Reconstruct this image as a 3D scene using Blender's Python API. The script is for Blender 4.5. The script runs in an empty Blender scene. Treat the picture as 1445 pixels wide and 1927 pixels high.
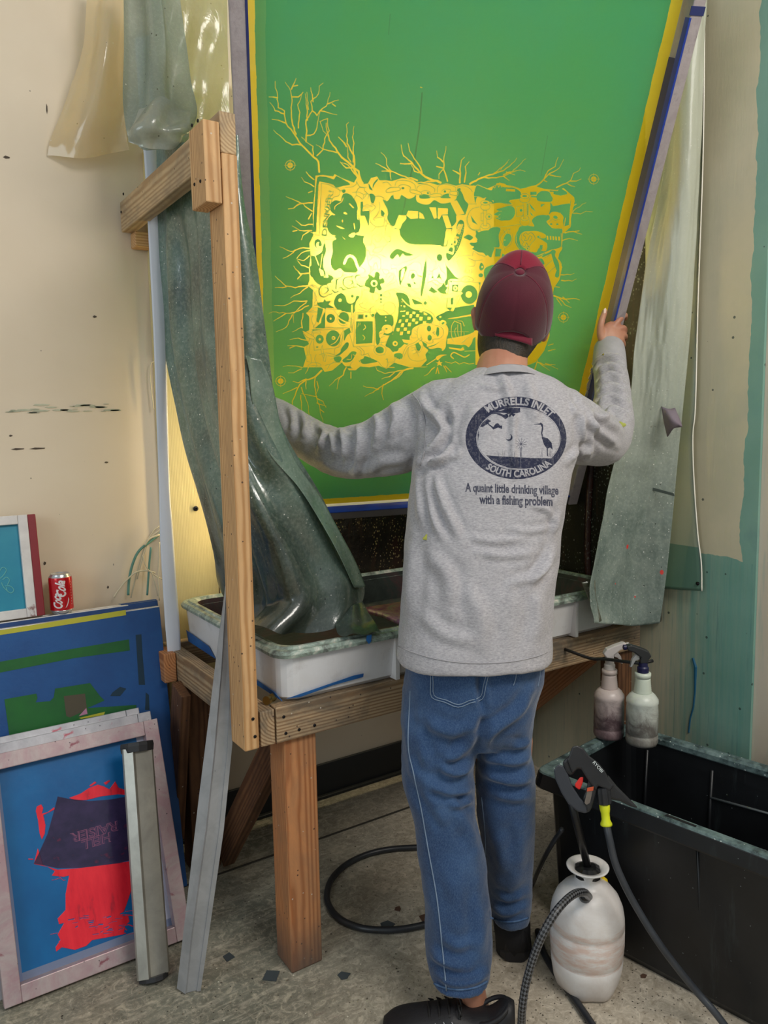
import bpy, bmesh, math, random
import numpy as np
from mathutils import Vector, Matrix, noise as mnoise
random.seed(7); np.random.seed(7)
C = bpy.context.scene.collection
SC = bpy.context.scene
# ---------------------------------------------------------------- camera
# the lens was recovered from the vanishing points of the wall and the stand
FPX = 1450.0; CX, CY = 722.5, 963.5; CAMH = 1.4
def _n(v): v = np.array(v, float); return v/np.linalg.norm(v)
_g = _n([238, 12900, FPX])
_ex = np.array([2208, 0, FPX], float); _ex[1] = -(_g[0]*_ex[0]+_g[2]*_ex[2])/_g[1]; _ex = _n(_ex)
_ez = -_g; _ey = np.cross(_ez, _ex)
MC = np.array([_ex, _ey, _ez])           # world = MC @ (right, down, forward)
CAM = np.array([0, 0, CAMH])
def ray(x, y): return MC @ np.array([(x-CX)/FPX, (y-CY)/FPX, 1.0])
def at(x, y, d): return CAM + ray(x, y)*d
def onz(x, y, z=0.0): r = ray(x, y); return CAM + r*((z-CAMH)/r[2])
def ony(x, y, Y): r = ray(x, y); return CAM + r*(Y/r[1])
def onx(x, y, X): r = ray(x, y); return CAM + r*(X/r[0])
def onpl(x, y, p0, nn): r = ray(x, y); return CAM + r*(np.dot(np.array(p0)-CAM, nn)/np.dot(r, nn))
cd = bpy.data.cameras.new('camera'); cam = bpy.data.objects.new('camera', cd); C.objects.link(cam)
_r = MC @ np.array([1, 0, 0]); _u = MC @ np.array([0, -1, 0]); _b = MC @ np.array([0, 0, -1])
cam.matrix_world = Matrix(((_r[0], _u[0], _b[0], 0), (_r[1], _u[1], _b[1], 0), (_r[2], _u[2], _b[2], CAMH), (0, 0, 0, 1)))
cd.sensor_fit = 'VERTICAL'; cd.sensor_height = 24; cd.lens = 24*FPX/1927; cd.clip_start = 0.05
SC.camera = cam
# ---------------------------------------------------------------- world and lights
SC.view_settings.view_transform = 'Standard'; SC.view_settings.look = 'None'
SC.view_settings.gamma = 1; SC.view_settings.use_curve_mapping = False
SC.view_settings.exposure = 0.0
w = bpy.data.worlds.new('world'); SC.world = w; w.use_nodes = True
w.node_tree.nodes['Background'].inputs[0].default_value = (0.80, 0.86, 0.88, 1)
w.node_tree.nodes['Background'].inputs[1].default_value = 0.42
def area(name, loc, target, sx, sy, power, col):
    l = bpy.data.lights.new(name, 'AREA'); l.shape = 'RECTANGLE'; l.size = sx; l.size_y = sy; l.energy = power; l.color = col
    o = bpy.data.objects.new(name, l); C.objects.link(o); o.location = loc
    o.rotation_euler = (Vector(target)-Vector(loc)).to_track_quat('-Z', 'Y').to_euler(); return o
area('ceiling_lamp', (1.35, -0.9, 3.3), (1.4, 1.6, 0.6), 1.6, 0.8, 62, (1.0, 0.95, 0.88))
area('left_window_light', (-2.6, 0.3, 2.2), (0.8, 1.9, 1.0), 1.4, 1.8, 28, (0.80, 0.92, 1.0))
# ---------------------------------------------------------------- helpers
def tag(o, label=None, cat=None, group=None, kind=None):
    if label: o['label'] = label
    if cat: o['category'] = cat
    if group: o['group'] = group
    if kind: o['kind'] = kind
    return o
def empty(name, loc, label=None, cat=None, group=None):
    o = bpy.data.objects.new(name, None); o.empty_display_size = 0.05; C.objects.link(o); o.location = Vector(loc)
    return tag(o, label, cat, group)
def wloc(o):
    v = Vector(o.location)
    while o.parent: o = o.parent; v += Vector(o.location)
    return v
class MB:
    """collects shapes in world coordinates and links them as one mesh object"""
    def __init__(s): s.v = []; s.f = []; s.uv = None
    def add(s, vs, fs):
        k = len(s.v); s.v += [tuple(map(float, p)) for p in vs]; s.f += [tuple(i+k for i in f) for f in fs]; return s
    def box(s, lo, hi):
        x0, y0, z0 = lo; x1, y1, z1 = hi
        return s.add([(x0,y0,z0),(x1,y0,z0),(x1,y1,z0),(x0,y1,z0),(x0,y0,z1),(x1,y0,z1),(x1,y1,z1),(x0,y1,z1)],
                     [(0,3,2,1),(4,5,6,7),(0,1,5,4),(1,2,6,5),(2,3,7,6),(3,0,4,7)])
    def obox(s, c, ax, ay, az, sx, sy, sz):
        c = np.array(c, float); vs = []
        for k in (-1, 1):
            for (i, j) in ((-1,-1),(1,-1),(1,1),(-1,1)):
                vs.append(c+np.array(ax)*i*sx/2+np.array(ay)*j*sy/2+np.array(az)*k*sz/2)
        return s.add(vs, [(0,3,2,1),(4,5,6,7),(0,1,5,4),(1,2,6,5),(2,3,7,6),(3,0,4,7)])
    def prism(s, poly, d):
        """poly: list of 3D points in a plane, extruded by vector d"""
        n = len(poly); d = np.array(d, float); P = [np.array(p, float) for p in poly]
        return s.add(P+[p+d for p in P], [tuple(range(n))[::-1], tuple(range(n, 2*n))]+[(i,(i+1)%n,n+(i+1)%n,n+i) for i in range(n)])
    def tube(s, pts, r, n=10, cap=True):
        P = [np.array(p, float) for p in pts]; m = len(P); R = r if hasattr(r, '__len__') else [r]*m
        t0 = _n(P[1]-P[0]); up = np.array([0,0,1.0]) if abs(t0[2]) < .9 else np.array([1.0,0,0])
        a = _n(np.cross(t0, up)); vs = []; fs = []
        for i in range(m):
            t = _n(P[min(i+1, m-1)]-P[max(i-1, 0)]); a = _n(a-t*np.dot(a, t)); b = np.cross(t, a)
            for k in range(n):
                th = 2*math.pi*k/n; vs.append(P[i]+R[i]*(math.cos(th)*a+math.sin(th)*b))
        for i in range(m-1):
            for k in range(n): fs.append((i*n+k, i*n+(k+1)%n, (i+1)*n+(k+1)%n, (i+1)*n+k))
        if cap: fs += [tuple(range(n))[::-1], tuple((m-1)*n+k for k in range(n))]
        return s.add(vs, fs)
    def lathe(s, c, prof, n=28, ax=(0,0,1), cap=True, sq=None):
        """prof: (radius, height) pairs along ax from c"""
        az = _n(ax); up = np.array([1.0,0,0]) if abs(az[0]) < .9 else np.array([0,1.0,0])
        bx = _n(np.cross(np.cross(az, up), az)); by = np.cross(az, bx); c = np.array(c, float); vs = []; fs = []
        for (r, h) in prof:
            for k in range(n):
                th = 2*math.pi*k/n; q = 1.0 if sq is None else sq(th, h)
                vs.append(c+az*h+r*q*(math.cos(th)*bx+math.sin(th)*by))
        m = len(prof)
        for i in range(m-1):
            for k in range(n): fs.append((i*n+k, i*n+(k+1)%n, (i+1)*n+(k+1)%n, (i+1)*n+k))
        if cap: fs += [tuple(range(n))[::-1], tuple((m-1)*n+k for k in range(n))]
        return s.add(vs, fs)
    def grid(s, G, thick=0.0):
        G = np.array(G, float); a, b = G.shape[:2]
        fs = [(i*b+j, i*b+j+1, (i+1)*b+j+1, (i+1)*b+j) for i in range(a-1) for j in range(b-1)]
        return s.add(G.reshape(-1, 3), fs)
    def loft(s, rings, cap=True, closed=False, ends=3):
        n = len(rings[0]); m = len(rings); vs = [p for r in rings for p in r]; fs = []
        for i in range(m if closed else m-1):
            j = (i+1) % m
            for k in range(n): fs.append((i*n+k, i*n+(k+1)%n, j*n+(k+1)%n, j*n+k))
        if cap and not closed:
            if ends & 1: fs.append(tuple(range(n))[::-1])
            if ends & 2: fs.append(tuple((m-1)*n+k for k in range(n)))
        return s.add(vs, fs)
    def build(s, name, mat=None, parent=None, smooth=False, bevel=0, solid=0, sub=0, origin=None, mods=(), uvf=None):
        V = np.array(s.v)
        if origin is None:
            origin = np.array([(V[:,0].min()+V[:,0].max())/2, (V[:,1].min()+V[:,1].max())/2, V[:,2].min()])
        if parent is not None: base = np.array(wloc(parent))
        else: base = np.zeros(3)
        me = bpy.data.meshes.new(name); me.from_pydata((V-np.array(origin)).tolist(), [], s.f); me.update()
        if uvf is not None:
            ul = me.uv_layers.new(name='UVMap'); li = np.zeros(len(me.loops), dtype=np.int32); me.loops.foreach_get('vertex_index', li)
            U = np.array([uvf(p) for p in V]); ul.data.foreach_set('uv', U[li].ravel().astype(np.float32))
        o = bpy.data.objects.new(name, me); C.objects.link(o)
        o.location = Vector(np.array(origin)-base)
        if parent is not None: o.parent = parent
        if mat: me.materials.append(mat)
        if bevel:
            m = o.modifiers.new('b', 'BEVEL'); m.width = bevel; m.segments = 2; m.limit_method = 'ANGLE'; m.angle_limit = 0.6
        if solid:
            m = o.modifiers.new('s', 'SOLIDIFY'); m.thickness = solid; m.offset = 0
        if sub:
            m = o.modifiers.new('u', 'SUBSURF'); m.levels = sub; m.render_levels = sub
        if smooth: me.polygons.foreach_set('use_smooth', [True]*len(me.polygons))
        return o
def cat_path(pts, per=8):
    """smooth curve through points"""
    P = [np.array(p, float) for p in pts]; P = [2*P[0]-P[1]]+P+[2*P[-1]-P[-2]]; out = []
    for i in range(1, len(P)-2):
        for k in range(per):
            t = k/per; a, b, c, d = P[i-1], P[i], P[i+1], P[i+2]
            out.append(.5*((2*b)+(c-a)*t+(2*a-5*b+4*c-d)*t*t+(3*b-a-3*c+d)*t**3))
    out.append(P[-2]); return out
def resample(pts, n):
    P = np.array(cat_path(pts, 8)); L = np.r_[0, np.cumsum(np.linalg.norm(np.diff(P, axis=0), axis=1))]
    t = np.linspace(0, L[-1], n); return np.stack([np.interp(t, L, P[:, k]) for k in range(P.shape[1])], 1)
def surface(rows, nu, nv):
    """rows of control points (any count each) -> smooth (nv, nu, 3) grid"""
    R = np.array([resample(r, nu) for r in rows]); out = np.zeros((nv, nu, 3))
    for j in range(nu):
        P = np.array(cat_path(R[:, j], 10)); t = np.linspace(0, len(P)-1, nv)
        for k in range(3): out[:, j, k] = np.interp(t, np.arange(len(P)), P[:, k])
    return out
def fold(G, fn):
    """push grid points along their normals by fn(u, v)"""
    G = G.copy(); a, b = G.shape[:2]
    du = np.gradient(G, axis=1); dv = np.gradient(G, axis=0); N = np.cross(du, dv); N /= np.linalg.norm(N, axis=2, keepdims=True)+1e-9
    for i in range(a):
        for j in range(b): G[i, j] += N[i, j]*fn(j/(b-1), i/(a-1))
    return G
def nz(x, y=0, z=0): return mnoise.noise(Vector((x, y, z)))
# ---------------------------------------------------------------- materials
def srgb(c):
    c = [x/255 for x in c]; return tuple((x/12.92 if x <= .04045 else ((x+.055)/1.055)**2.4) for x in c)+(1,)
class NT:
    def __init__(s, name):
        s.m = bpy.data.materials.new(name); s.m.use_nodes = True; s.t = s.m.node_tree; s.t.nodes.clear()
        s.out = s.t.nodes.new('ShaderNodeOutputMaterial')
    def n(s, typ, **kw):
        nd = s.t.nodes.new(typ)
        for k, v in kw.items():
            if k.startswith('_'): setattr(nd, k[1:], v)
        return nd
    def set(s, nd, key, v):
        if isinstance(v, bpy.types.NodeSocket): s.t.links.new(v, nd.inputs[key])
        elif v is not None:
            nd.inputs[key].default_value = v
    def coord(s, kind='Object', scale=(1,1,1), loc=(0,0,0), rot=(0,0,0)):
        tc = s.n('ShaderNodeTexCoord'); mp = s.n('ShaderNodeMapping'); s.t.links.new(tc.outputs[kind], mp.inputs[0])
        mp.inputs['Scale'].default_value = scale; mp.inputs['Location'].default_value = loc; mp.inputs['Rotation'].default_value = rot
        return mp.outputs[0]
    def noise(s, vec, scale=5, detail=4, rough=.55, dist=0):
        nd = s.n('ShaderNodeTexNoise'); s.t.links.new(vec, nd.inputs['Vector'])
        nd.inputs['Scale'].default_value = scale; nd.inputs['Detail'].default_value = detail; nd.inputs['Roughness'].default_value = rough; nd.inputs['Distortion'].default_value = dist
        return nd.outputs['Fac']
    def voro(s, vec, scale=20, feat='F1', rnd=1):
        nd = s.n('ShaderNodeTexVoronoi'); nd.feature = feat; s.t.links.new(vec, nd.inputs['Vector']); nd.inputs['Scale'].default_value = scale; nd.inputs['Randomness'].default_value = rnd
        return nd.outputs['Distance']
    def ramp(s, fac, stops, interp='LINEAR'):
        nd = s.n('ShaderNodeValToRGB'); s.t.links.new(fac, nd.inputs[0]); cr = nd.color_ramp; cr.interpolation = interp
        while len(cr.elements) < len(stops): cr.elements.new(0.5)
        for e, (p, c) in zip(cr.elements, stops):
            e.position = p; e.color = c if hasattr(c, '__len__') else (c, c, c, 1)
        return nd.outputs[0]
    def mix(s, f, a, b, mode='MIX'):
        nd = s.n('ShaderNodeMix'); nd.data_type = 'RGBA'; nd.blend_type = mode
        s.set(nd, 0, f); s.set(nd, 6, a); s.set(nd, 7, b); return nd.outputs[2]
    def math(s, op, a, b=None, c=None):
        nd = s.n('ShaderNodeMath'); nd.operation = op; s.set(nd, 0, a)
        if b is not None: s.set(nd, 1, b)
        if c is not None: s.set(nd, 2, c)
        return nd.outputs[0]
    def sep(s, vec):
        nd = s.n('ShaderNodeSeparateXYZ'); s.t.links.new(vec, nd.inputs[0]); return nd.outputs
    def bump(s, h, strength=.3, dist=.01):
        nd = s.n('ShaderNodeBump'); s.t.links.new(h, nd.inputs['Height']); nd.inputs['Strength'].default_value = strength; nd.inputs['Distance'].default_value = dist
        return nd.outputs[0]
    def bsdf(s, col, rough=.5, metal=0, normal=None, spec=.5, trans=0, coat=0, alpha=None, sheen=0, ior=None, emis=None, estr=0):
        p = s.n('ShaderNodeBsdfPrincipled'); s.set(p, 'Base Color', col); s.set(p, 'Roughness', rough); s.set(p, 'Metallic', metal)
        s.set(p, 'Specular IOR Level', spec); s.set(p, 'Transmission Weight', trans); s.set(p, 'Coat Weight', coat); s.set(p, 'Sheen Weight', sheen)
        if normal is not None: s.set(p, 'Normal', normal)
        if alpha is not None: s.set(p, 'Alpha', alpha)
        if emis is not None: s.set(p, 'Emission Color', emis); s.set(p, 'Emission Strength', estr)
        return p.outputs[0]
    def mixs(s, f, a, b):
        nd = s.n('ShaderNodeMixShader'); s.set(nd, 0, f); s.t.links.new(a, nd.inputs[1]); s.t.links.new(b, nd.inputs[2]); return nd.outputs[0]
    def adds(s, a, b):
        nd = s.n('ShaderNodeAddShader'); s.t.links.new(a, nd.inputs[0]); s.t.links.new(b, nd.inputs[1]); return nd.outputs[0]
    def simple(s, typ, col, normal=None):
        nd = s.n(typ); s.set(nd, 0, col)
        if normal is not None and 'Normal' in nd.inputs: s.set(nd, 'Normal', normal)
        return nd.outputs[0]
    def end(s, sh): s.t.links.new(sh, s.out.inputs[0]); return s.m
MATS = {}
def plain(name, col, rough=.5, metal=0, var=.12, scale=8, bump=0, bscale=60, spec=.5, coat=0, col2=None, sheen=0, trans=0):
    """plain paint or plastic with a slow tonal drift and fine relief"""
    if name in MATS: return MATS[name]
    T = NT(name); v = T.coord(); c = srgb(col)
    c2 = srgb(col2) if col2 else tuple(x*(1-var) for x in c[:3])+(1,)
    f = T.noise(v, scale, 5, .6); cc = T.ramp(f, [(.35, c), (.7, c2)])
    nm = T.bump(T.noise(v, bscale, 3), bump, .002) if bump else None
    MATS[name] = T.end(T.bsdf(cc, rough, metal, nm, spec, coat=coat, sheen=sheen, trans=trans)); return MATS[name]
# ---------------------------------------------------------------- the room
WY = 2.48; WX = 2.17
def mat_floor():
    T = NT('stained_concrete'); v = T.coord(); 
    n1 = T.noise(v, 2.2, 8, .62, .4); n2 = T.noise(v, 9, 8, .7, .8); n3 = T.noise(v, 34, 8, .75, 1.2)
    base = T.ramp(n1, [(.30, srgb((86,88,78))), (.48, srgb((126,126,112))), (.66, srgb((166,158,138)))])
    base = T.mix(T.ramp(n2, [(.42, 0.0), (.62, .75)]), base, srgb((108,104,90)))
    base = T.mix(T.ramp(n3, [(.5, 0.0), (.66, .7)]), base, srgb((198,188,166)))
    base = T.mix(T.ramp(T.noise(v, 5.5, 6, .7, 2), [(.6, 0.0), (.7, .7)]), base, srgb((58,56,52)))
    base = T.mix(T.ramp(T.noise(T.coord(loc=(3,7,1)), 4, 6, .7, 1), [(.66, 0.0), (.74, .5)]), base, srgb((120,72,74)))
    n5 = T.noise(v, 75, 6, .8, 1); base = T.mix(T.math('MULTIPLY', T.ramp(n5, [(.56,0.0),(.66,1.0)]), .5), base, srgb((70,64,54))); base = T.mix(T.math('MULTIPLY', T.ramp(n5, [(.34,1.0),(.44,0.0)]), .45), base, srgb((224,212,190)))
    sp = T.voro(v, 46); sm = T.math('LESS_THAN', sp, .1); base = T.mix(T.math('MULTIPLY', sm, .8), base, srgb((42,38,34)))
    sp2 = T.voro(T.coord(loc=(5,2,0)), 26); base = T.mix(T.math('LESS_THAN', sp2, .055), base, srgb((222,218,200)))
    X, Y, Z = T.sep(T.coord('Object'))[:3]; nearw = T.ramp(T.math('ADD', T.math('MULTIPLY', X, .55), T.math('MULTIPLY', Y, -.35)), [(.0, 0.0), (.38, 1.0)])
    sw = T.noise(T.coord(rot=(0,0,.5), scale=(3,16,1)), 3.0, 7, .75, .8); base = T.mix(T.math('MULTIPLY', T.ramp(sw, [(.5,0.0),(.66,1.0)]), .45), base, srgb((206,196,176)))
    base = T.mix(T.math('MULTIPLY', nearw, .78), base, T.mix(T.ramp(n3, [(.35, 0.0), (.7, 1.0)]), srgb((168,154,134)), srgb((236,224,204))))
    base = T.mix(T.math('MULTIPLY', T.math('LESS_THAN', T.voro(T.coord(loc=(2,9,0)), 85), .17), T.math('MULTIPLY', nearw, .85)), base, srgb((58,50,42)))
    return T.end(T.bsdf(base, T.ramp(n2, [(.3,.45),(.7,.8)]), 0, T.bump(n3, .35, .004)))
def mat_wall(name, col, warm, teal=False):
    T = NT(name); v = T.coord('Object')
    n1 = T.noise(v, 1.4, 5, .6, .3); n2 = T.noise(v, 38, 6, .7)
    base = T.mix(T.ramp(n1, [(.35,0.0),(.7,.55)]), srgb(col), srgb(warm))
    base = T.mix(T.math('MULTIPLY', T.math('LESS_THAN', T.voro(v, 13), .028), .6), base, srgb((70,62,50)))
    base = T.mix(T.math('MULTIPLY', T.math('LESS_THAN', T.voro(T.coord(loc=(4,1,2), scale=(1,1,.4)), 7), .014), .7), base, srgb((60,56,56)))
    return T.end(T.bsdf(base, .55, 0, T.bump(n2, .12, .003)))
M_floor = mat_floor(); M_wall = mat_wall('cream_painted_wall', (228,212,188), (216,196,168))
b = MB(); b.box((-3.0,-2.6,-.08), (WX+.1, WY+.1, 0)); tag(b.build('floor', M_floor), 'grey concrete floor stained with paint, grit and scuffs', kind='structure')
# saw cut and raised strip of the old slab along the back wall
b = MB(); b.box((-3.0, WY, 0), (WX+.1, WY+.1, 3.4)); tag(b.build('wall_back', M_wall), 'cream painted back wall with scuffs and chips', kind='structure')
# panelled right wall: bare wall and the stained board screwed on it
T = NT('bare_right_wall'); v = T.coord(); n = T.noise(v, 3, 5)
base = T.ramp(n, [(.3, srgb((214,202,184))), (.7, srgb((200,186,166)))])
st = T.noise(T.coord(scale=(1,14,1.2)), 3, 4, .6); base = T.mix(T.math('MULTIPLY', T.ramp(st, [(.55,0.0),(.7,1.0)]), .35), base, srgb((120,168,160)))
M_bare = T.end(T.bsdf(base, .6, 0, T.bump(T.noise(v, 50, 4), .15, .003)))
b = MB(); b.box((WX+.012, -2.6, 0), (WX+.11, WY, 3.4)); tag(b.build('wall_right', M_bare), 'pinkish cream right wall beyond the stained board', kind='structure')
def mat_board():
    T = NT('ink_stained_board'); v = T.coord('Object'); X, Y, Z = T.sep(v)[:3]
    n1 = T.noise(v, 2.4, 5, .6); n2 = T.noise(v, 30, 6, .7)
    base = T.ramp(n1, [(.3, srgb((214,202,174))), (.7, srgb((188,184,158)))])
    # Y: local, 0 at board centre; the right (near) side is teal, z local from 0
    wob = T.math('MULTIPLY', T.math('SUBTRACT', T.noise(v, 5, 4), .5), .07)
    zz = T.math('ADD', Z, wob); yy = T.math('ADD', Y, wob)
    low = T.math('LESS_THAN', zz, .972)
    near = T.math('LESS_THAN', yy, -.41)
    dr0 = T.noise(T.coord(scale=(1,30,.9), loc=(0,1,0)), 2.4, 4, .6); grad = T.ramp(T.math('ADD', T.math('MULTIPLY_ADD', yy, -3.4, -.75), T.math('MULTIPLY', T.math('SUBTRACT', dr0, .5), 1.1)), [(0, .10), (.25, .28), (.62, .85), (1, 1.0)])
    drip = T.noise(T.coord(scale=(1,26,1.0)), 2.2, 5, .6)
    side = T.math('MULTIPLY', low, T.math('ADD', T.math('MULTIPLY', grad, .88), T.math('MULTIPLY', T.ramp(drip, [(.45,0.0),(.75,1.0)]), .15)))
    tealc = T.ramp(T.noise(v, 4, 5), [(.3, srgb((78,148,138))), (.6, srgb((96,160,150))), (.8, srgb((60,126,132)))])
    right = T.math('LESS_THAN', yy, -.555)
    f = T.math('MAXIMUM', T.math('MULTIPLY', side, .9), T.math('MULTIPLY', right, .8))
    base = T.mix(f, base, tealc)
    base = T.mix(T.math('MULTIPLY', T.math('LESS_THAN', T.voro(v, 17), .07), .8), base, srgb((40,58,58)))
    dr = T.noise(T.coord(scale=(1,40,1.4), loc=(0,3,0)), 2.5, 6, .7)
    base = T.mix(T.math('MULTIPLY', T.math('MULTIPLY', T.ramp(dr, [(.56,0.0),(.68,1.0)]), low), .45), base, srgb((54,110,118)))
    return T.end(T.bsdf(base, .45, 0, T.bump(T.noise(T.coord(scale=(1,8,1)), 16, 5, .7), .15, .004)))
pb = onx(1425, 1000, WX); BY0 = pb[1]
b = MB(); b.box((WX, BY0, 0), (WX+.011, WY, 3.3))
tag(b.build('wall_panel', mat_board(), origin=(WX, (BY0+WY)/2, 0)), 'tall beige wall board on the right, stained teal below and dripping', 'wall panel')
# black rubber baseboard along the back wall
b = MB(); b.box((-3.0, WY-.012, 0), (WX, WY, .13)); b.box((-3.0, WY-.03, 0), (WX, WY-.012, .012))
tag(b.build('baseboard_back', plain('black_rubber', (38,40,42), .5), bevel=.003), 'black rubber baseboard behind the stand', kind='structure')
# raised dark floor seam parallel to the wall
b = MB(); b.box((-.2, 2.208, 0), (WX-.02, 2.214, .0035)); tag(b.build('trim_1', plain('seam_dark', (60,56,48), .8)), 'dark joint in the concrete floor', kind='structure')
# paint run down the board
pt = [(1242,1240),(1298,1245),(1306,1262),(1312,1290),(1310,1330),(1300,1360),(1298,1376)]
b = MB(); b.tube([onx(x,y,WX)-np.array([.0008,0,0]) for x,y in [(1304,1238),(1309,1255),(1308,1300),(1305,1330),(1299,1352),(1296,1378)]], [.004,.0055,.0035,.003,.0028,.003], 6)
tag(b.build('paint_run', plain('blue_paint', (30,92,124), .3)), 'thin blue paint run down the teal stained wall board', 'paint')
# peeling paint and gouges on the back wall
b = MB()
random.seed(3)
for i in range(26):
    x = random.uniform(15, 225); y = 768 + (x-100)*-.02 + random.uniform(-7, 8); p = ony(x, y, WY); s_ = random.uniform(.004, .016); q = [(-1,-.2),(-.3,-.5),(.8,-.3),(1,.2),(.1,.45),(-.8,.3)]
    b.prism([p+np.array([a*s_*1.6, -.0004, c*s_*.45]) for a, c in q], (0,-.0016,0))
tag(b.build('wall_paint_flakes', plain('flake', (206,204,178), .6, col2=(120,132,112))), 'curling flakes of paint in a row across the wall', 'paint', kind='stuff')
b = MB()
for x, y, w_, h_ in [(70,566+278,22,3),(20,820,5,3),(33,845,18,3),(200,870,6,3),(178,596,6,4),(12,296,9,4),(88,205,2,14),(203,1105,3,5),(84,1060,4,6)]:
    p = ony(x, y, WY); b.prism([p+np.array([a*w_*.001, -.0003, c*h_*.001]) for a, c in [(-1,-.3),(-.2,-1),(.9,-.4),(1,.5),(-.3,1)]], (0,-.0008,0))
tag(b.build('wall_gouges', plain('gouge', (86,74,62), .8)), 'small dark gouges scattered over the cream wall', 'scuffs', kind='stuff')
# ---------------------------------------------------------------- wooden stand
def mat_wood(name, light, dark, dirt=None, knots=True, foot=False):
    T = NT(name); v = T.coord('Object', (1,1,1)); X, Y, Z = T.sep(v)[:3]
    w1 = T.noise(T.coord('Object', (1.2, 7, 7)), 3.0, 3, .5)
    cb = T.n('ShaderNodeCombineXYZ'); T.set(cb, 0, T.math('MULTIPLY', X, .06)); 
    T.set(cb, 1, T.math('ADD', Y, T.math('MULTIPLY', w1, .018))); T.set(cb, 2, T.math('ADD', Z, T.math('MULTIPLY', w1, .018)))
    ad = T.n('ShaderNodeVectorMath'); ad.operation = 'ADD'; T.t.links.new(cb.outputs[0], ad.inputs[0]); ad.inputs[1].default_value = (0, .035, -.05)
    wv = T.n('ShaderNodeTexWave'); wv.wave_type = 'RINGS'; wv.rings_direction = 'X'; T.t.links.new(ad.outputs[0], wv.inputs[0])
    wv.inputs['Scale'].default_value = 42; wv.inputs['Distortion'].default_value = 1.4; wv.inputs['Detail'].default_value = 2; wv.inputs['Detail Scale'].default_value = 1.5
    ring = T.ramp(wv.outputs[1], [(.15, 0.0), (.75, .62), (.95, 1.0)])
    base = T.mix(ring, srgb(light), srgb(dark))
    fib = T.noise(T.coord('Object', (4, 160, 160)), 2, 3, .6); base = T.mix(T.math('MULTIPLY', fib, .22), base, srgb(dark))
    if dirt:
        dn = T.noise(T.coord('Object', (2, 5, 5)), 2.4, 6, .7, .6); base = T.mix(T.math('MULTIPLY', T.ramp(dn, [(.42, 0.0), (.66, 1.0)]), dirt[1]), base, srgb(dirt[0]))
        sp = T.voro(v, 38); base = T.mix(T.math('MULTIPLY', T.math('LESS_THAN', sp, .09), .8), base, srgb((52,44,44)))
        sp = T.voro(T.coord('Object', loc=(1,2,3)), 30); base = T.mix(T.math('MULTIPLY', T.math('LESS_THAN', sp, .06), .8), base, srgb((206,196,180)))
    if foot:
        fx = T.math('ADD', X, T.math('MULTIPLY', T.math('SUBTRACT', T.noise(T.coord('Object', (2,5,5)), 6, 5), .5), .12)); base = T.mix(T.ramp(T.math('ADD', fx, .4), [(.09,.80),(.24,.0)]), base, srgb((84,78,74)))
    return T.end(T.bsdf(base, .62, 0, T.bump(wv.outputs[1], .12, .002), .3))
W_new = mat_wood('pine', (222,180,130), (188,140,90), ((120,96,80), .25))
W_tan = mat_wood('smudged_pine', (206,178,138), (172,140,102), ((120,108,92), .55))
W_dirty = mat_wood('inky_pine', (186,160,126), (142,112,82), ((88,84,76), .8))
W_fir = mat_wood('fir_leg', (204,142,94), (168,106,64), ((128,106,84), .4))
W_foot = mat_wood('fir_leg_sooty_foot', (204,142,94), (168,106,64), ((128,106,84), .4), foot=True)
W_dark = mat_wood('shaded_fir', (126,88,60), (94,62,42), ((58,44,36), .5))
def board(name, p0, p1, w, h, mat, parent, upv=(0,0,1), bev=.003):
    """plank from p0 to p1 (centre line), w wide sideways, h along upv; grain runs along it"""
    p0 = np.array(p0, float); p1 = np.array(p1, float); ax = _n(p1-p0); L = np.linalg.norm(p1-p0)
    up = np.array(upv, float); up = _n(up-ax*np.dot(up, ax)); sd = np.cross(up, ax)
    me = bpy.data.meshes.new(name); m = MB(); m.box((-L/2, -w/2, -h/2), (L/2, w/2, h/2)); me.from_pydata(m.v, [], m.f)
    o = bpy.data.objects.new(name, me); C.objects.link(o); me.materials.append(mat)
    c = (p0+p1)/2; par = np.array(wloc(parent)) if parent else 0; c = c-par
    R = Matrix(((ax[0], sd[0], up[0]), (ax[1], sd[1], up[1]), (ax[2], sd[2], up[2])))
    o.rotation_euler = R.to_euler(); o.location = Vector(c)
    if parent: o.parent = parent
    bv = o.modifiers.new('b', 'BEVEL'); bv.width = bev; bv.segments = 2
    o['bl'] = 0; del o['bl']
    return o
stand = empty('wooden_stand', (1.44, 2.05, 0), 'pine timber stand carrying the white washout tub, with one tall post and a crossbeam', 'stand')
M_screw = plain('screw_black', (32,30,34), .4, .6)
board('front_beam', (.770,1.679,.676), (2.132,1.679,.676), .038, .090, W_dirty, stand)
board('side_beam', (.747,1.66,.676), (.747,2.42,.676), .038, .088, W_dirty, stand)
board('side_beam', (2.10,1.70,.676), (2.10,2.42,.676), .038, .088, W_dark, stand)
board('back_beam', (.768,2.40,.676), (2.08,2.40,.676), .038, .088, W_dirty, stand)
for x in (1.1,1.45,1.8): board('joist', (x,1.70,.70), (x,2.38,.70), .038, .036, W_dirty, stand)
post = board('post', (.704,1.70,.632), (.704,1.70,2.0), .038, .084, W_new, stand, upv=(0,1,0), bev=.0035)
xb = board('crossbeam', (.704,1.66,2.044), (.704,2.465,2.044), .038, .088, W_tan, stand)
W_blk = W_new
blk = board('block', (.664,1.70,1.89), (.664,1.70,2.062), .038, .088, W_blk, stand, upv=(0,1,0))
board('block', (.707,2.27,.676), (.707,2.36,.676), .038, .09, W_fir, stand)
board('wall_cleat', (.715,2.452,1.978), (.86,2.452,1.978), .05, .045, W_new, stand)
board('leg', (.842,1.722,0), (.842,1.722,.632), .09, .09, W_foot, stand, upv=(0,1,0), bev=.005)
board('leg', (.79,2.30,0), (.79,2.30,.632), .09, .09, W_dark, stand, upv=(0,1,0), bev=.005)
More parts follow.
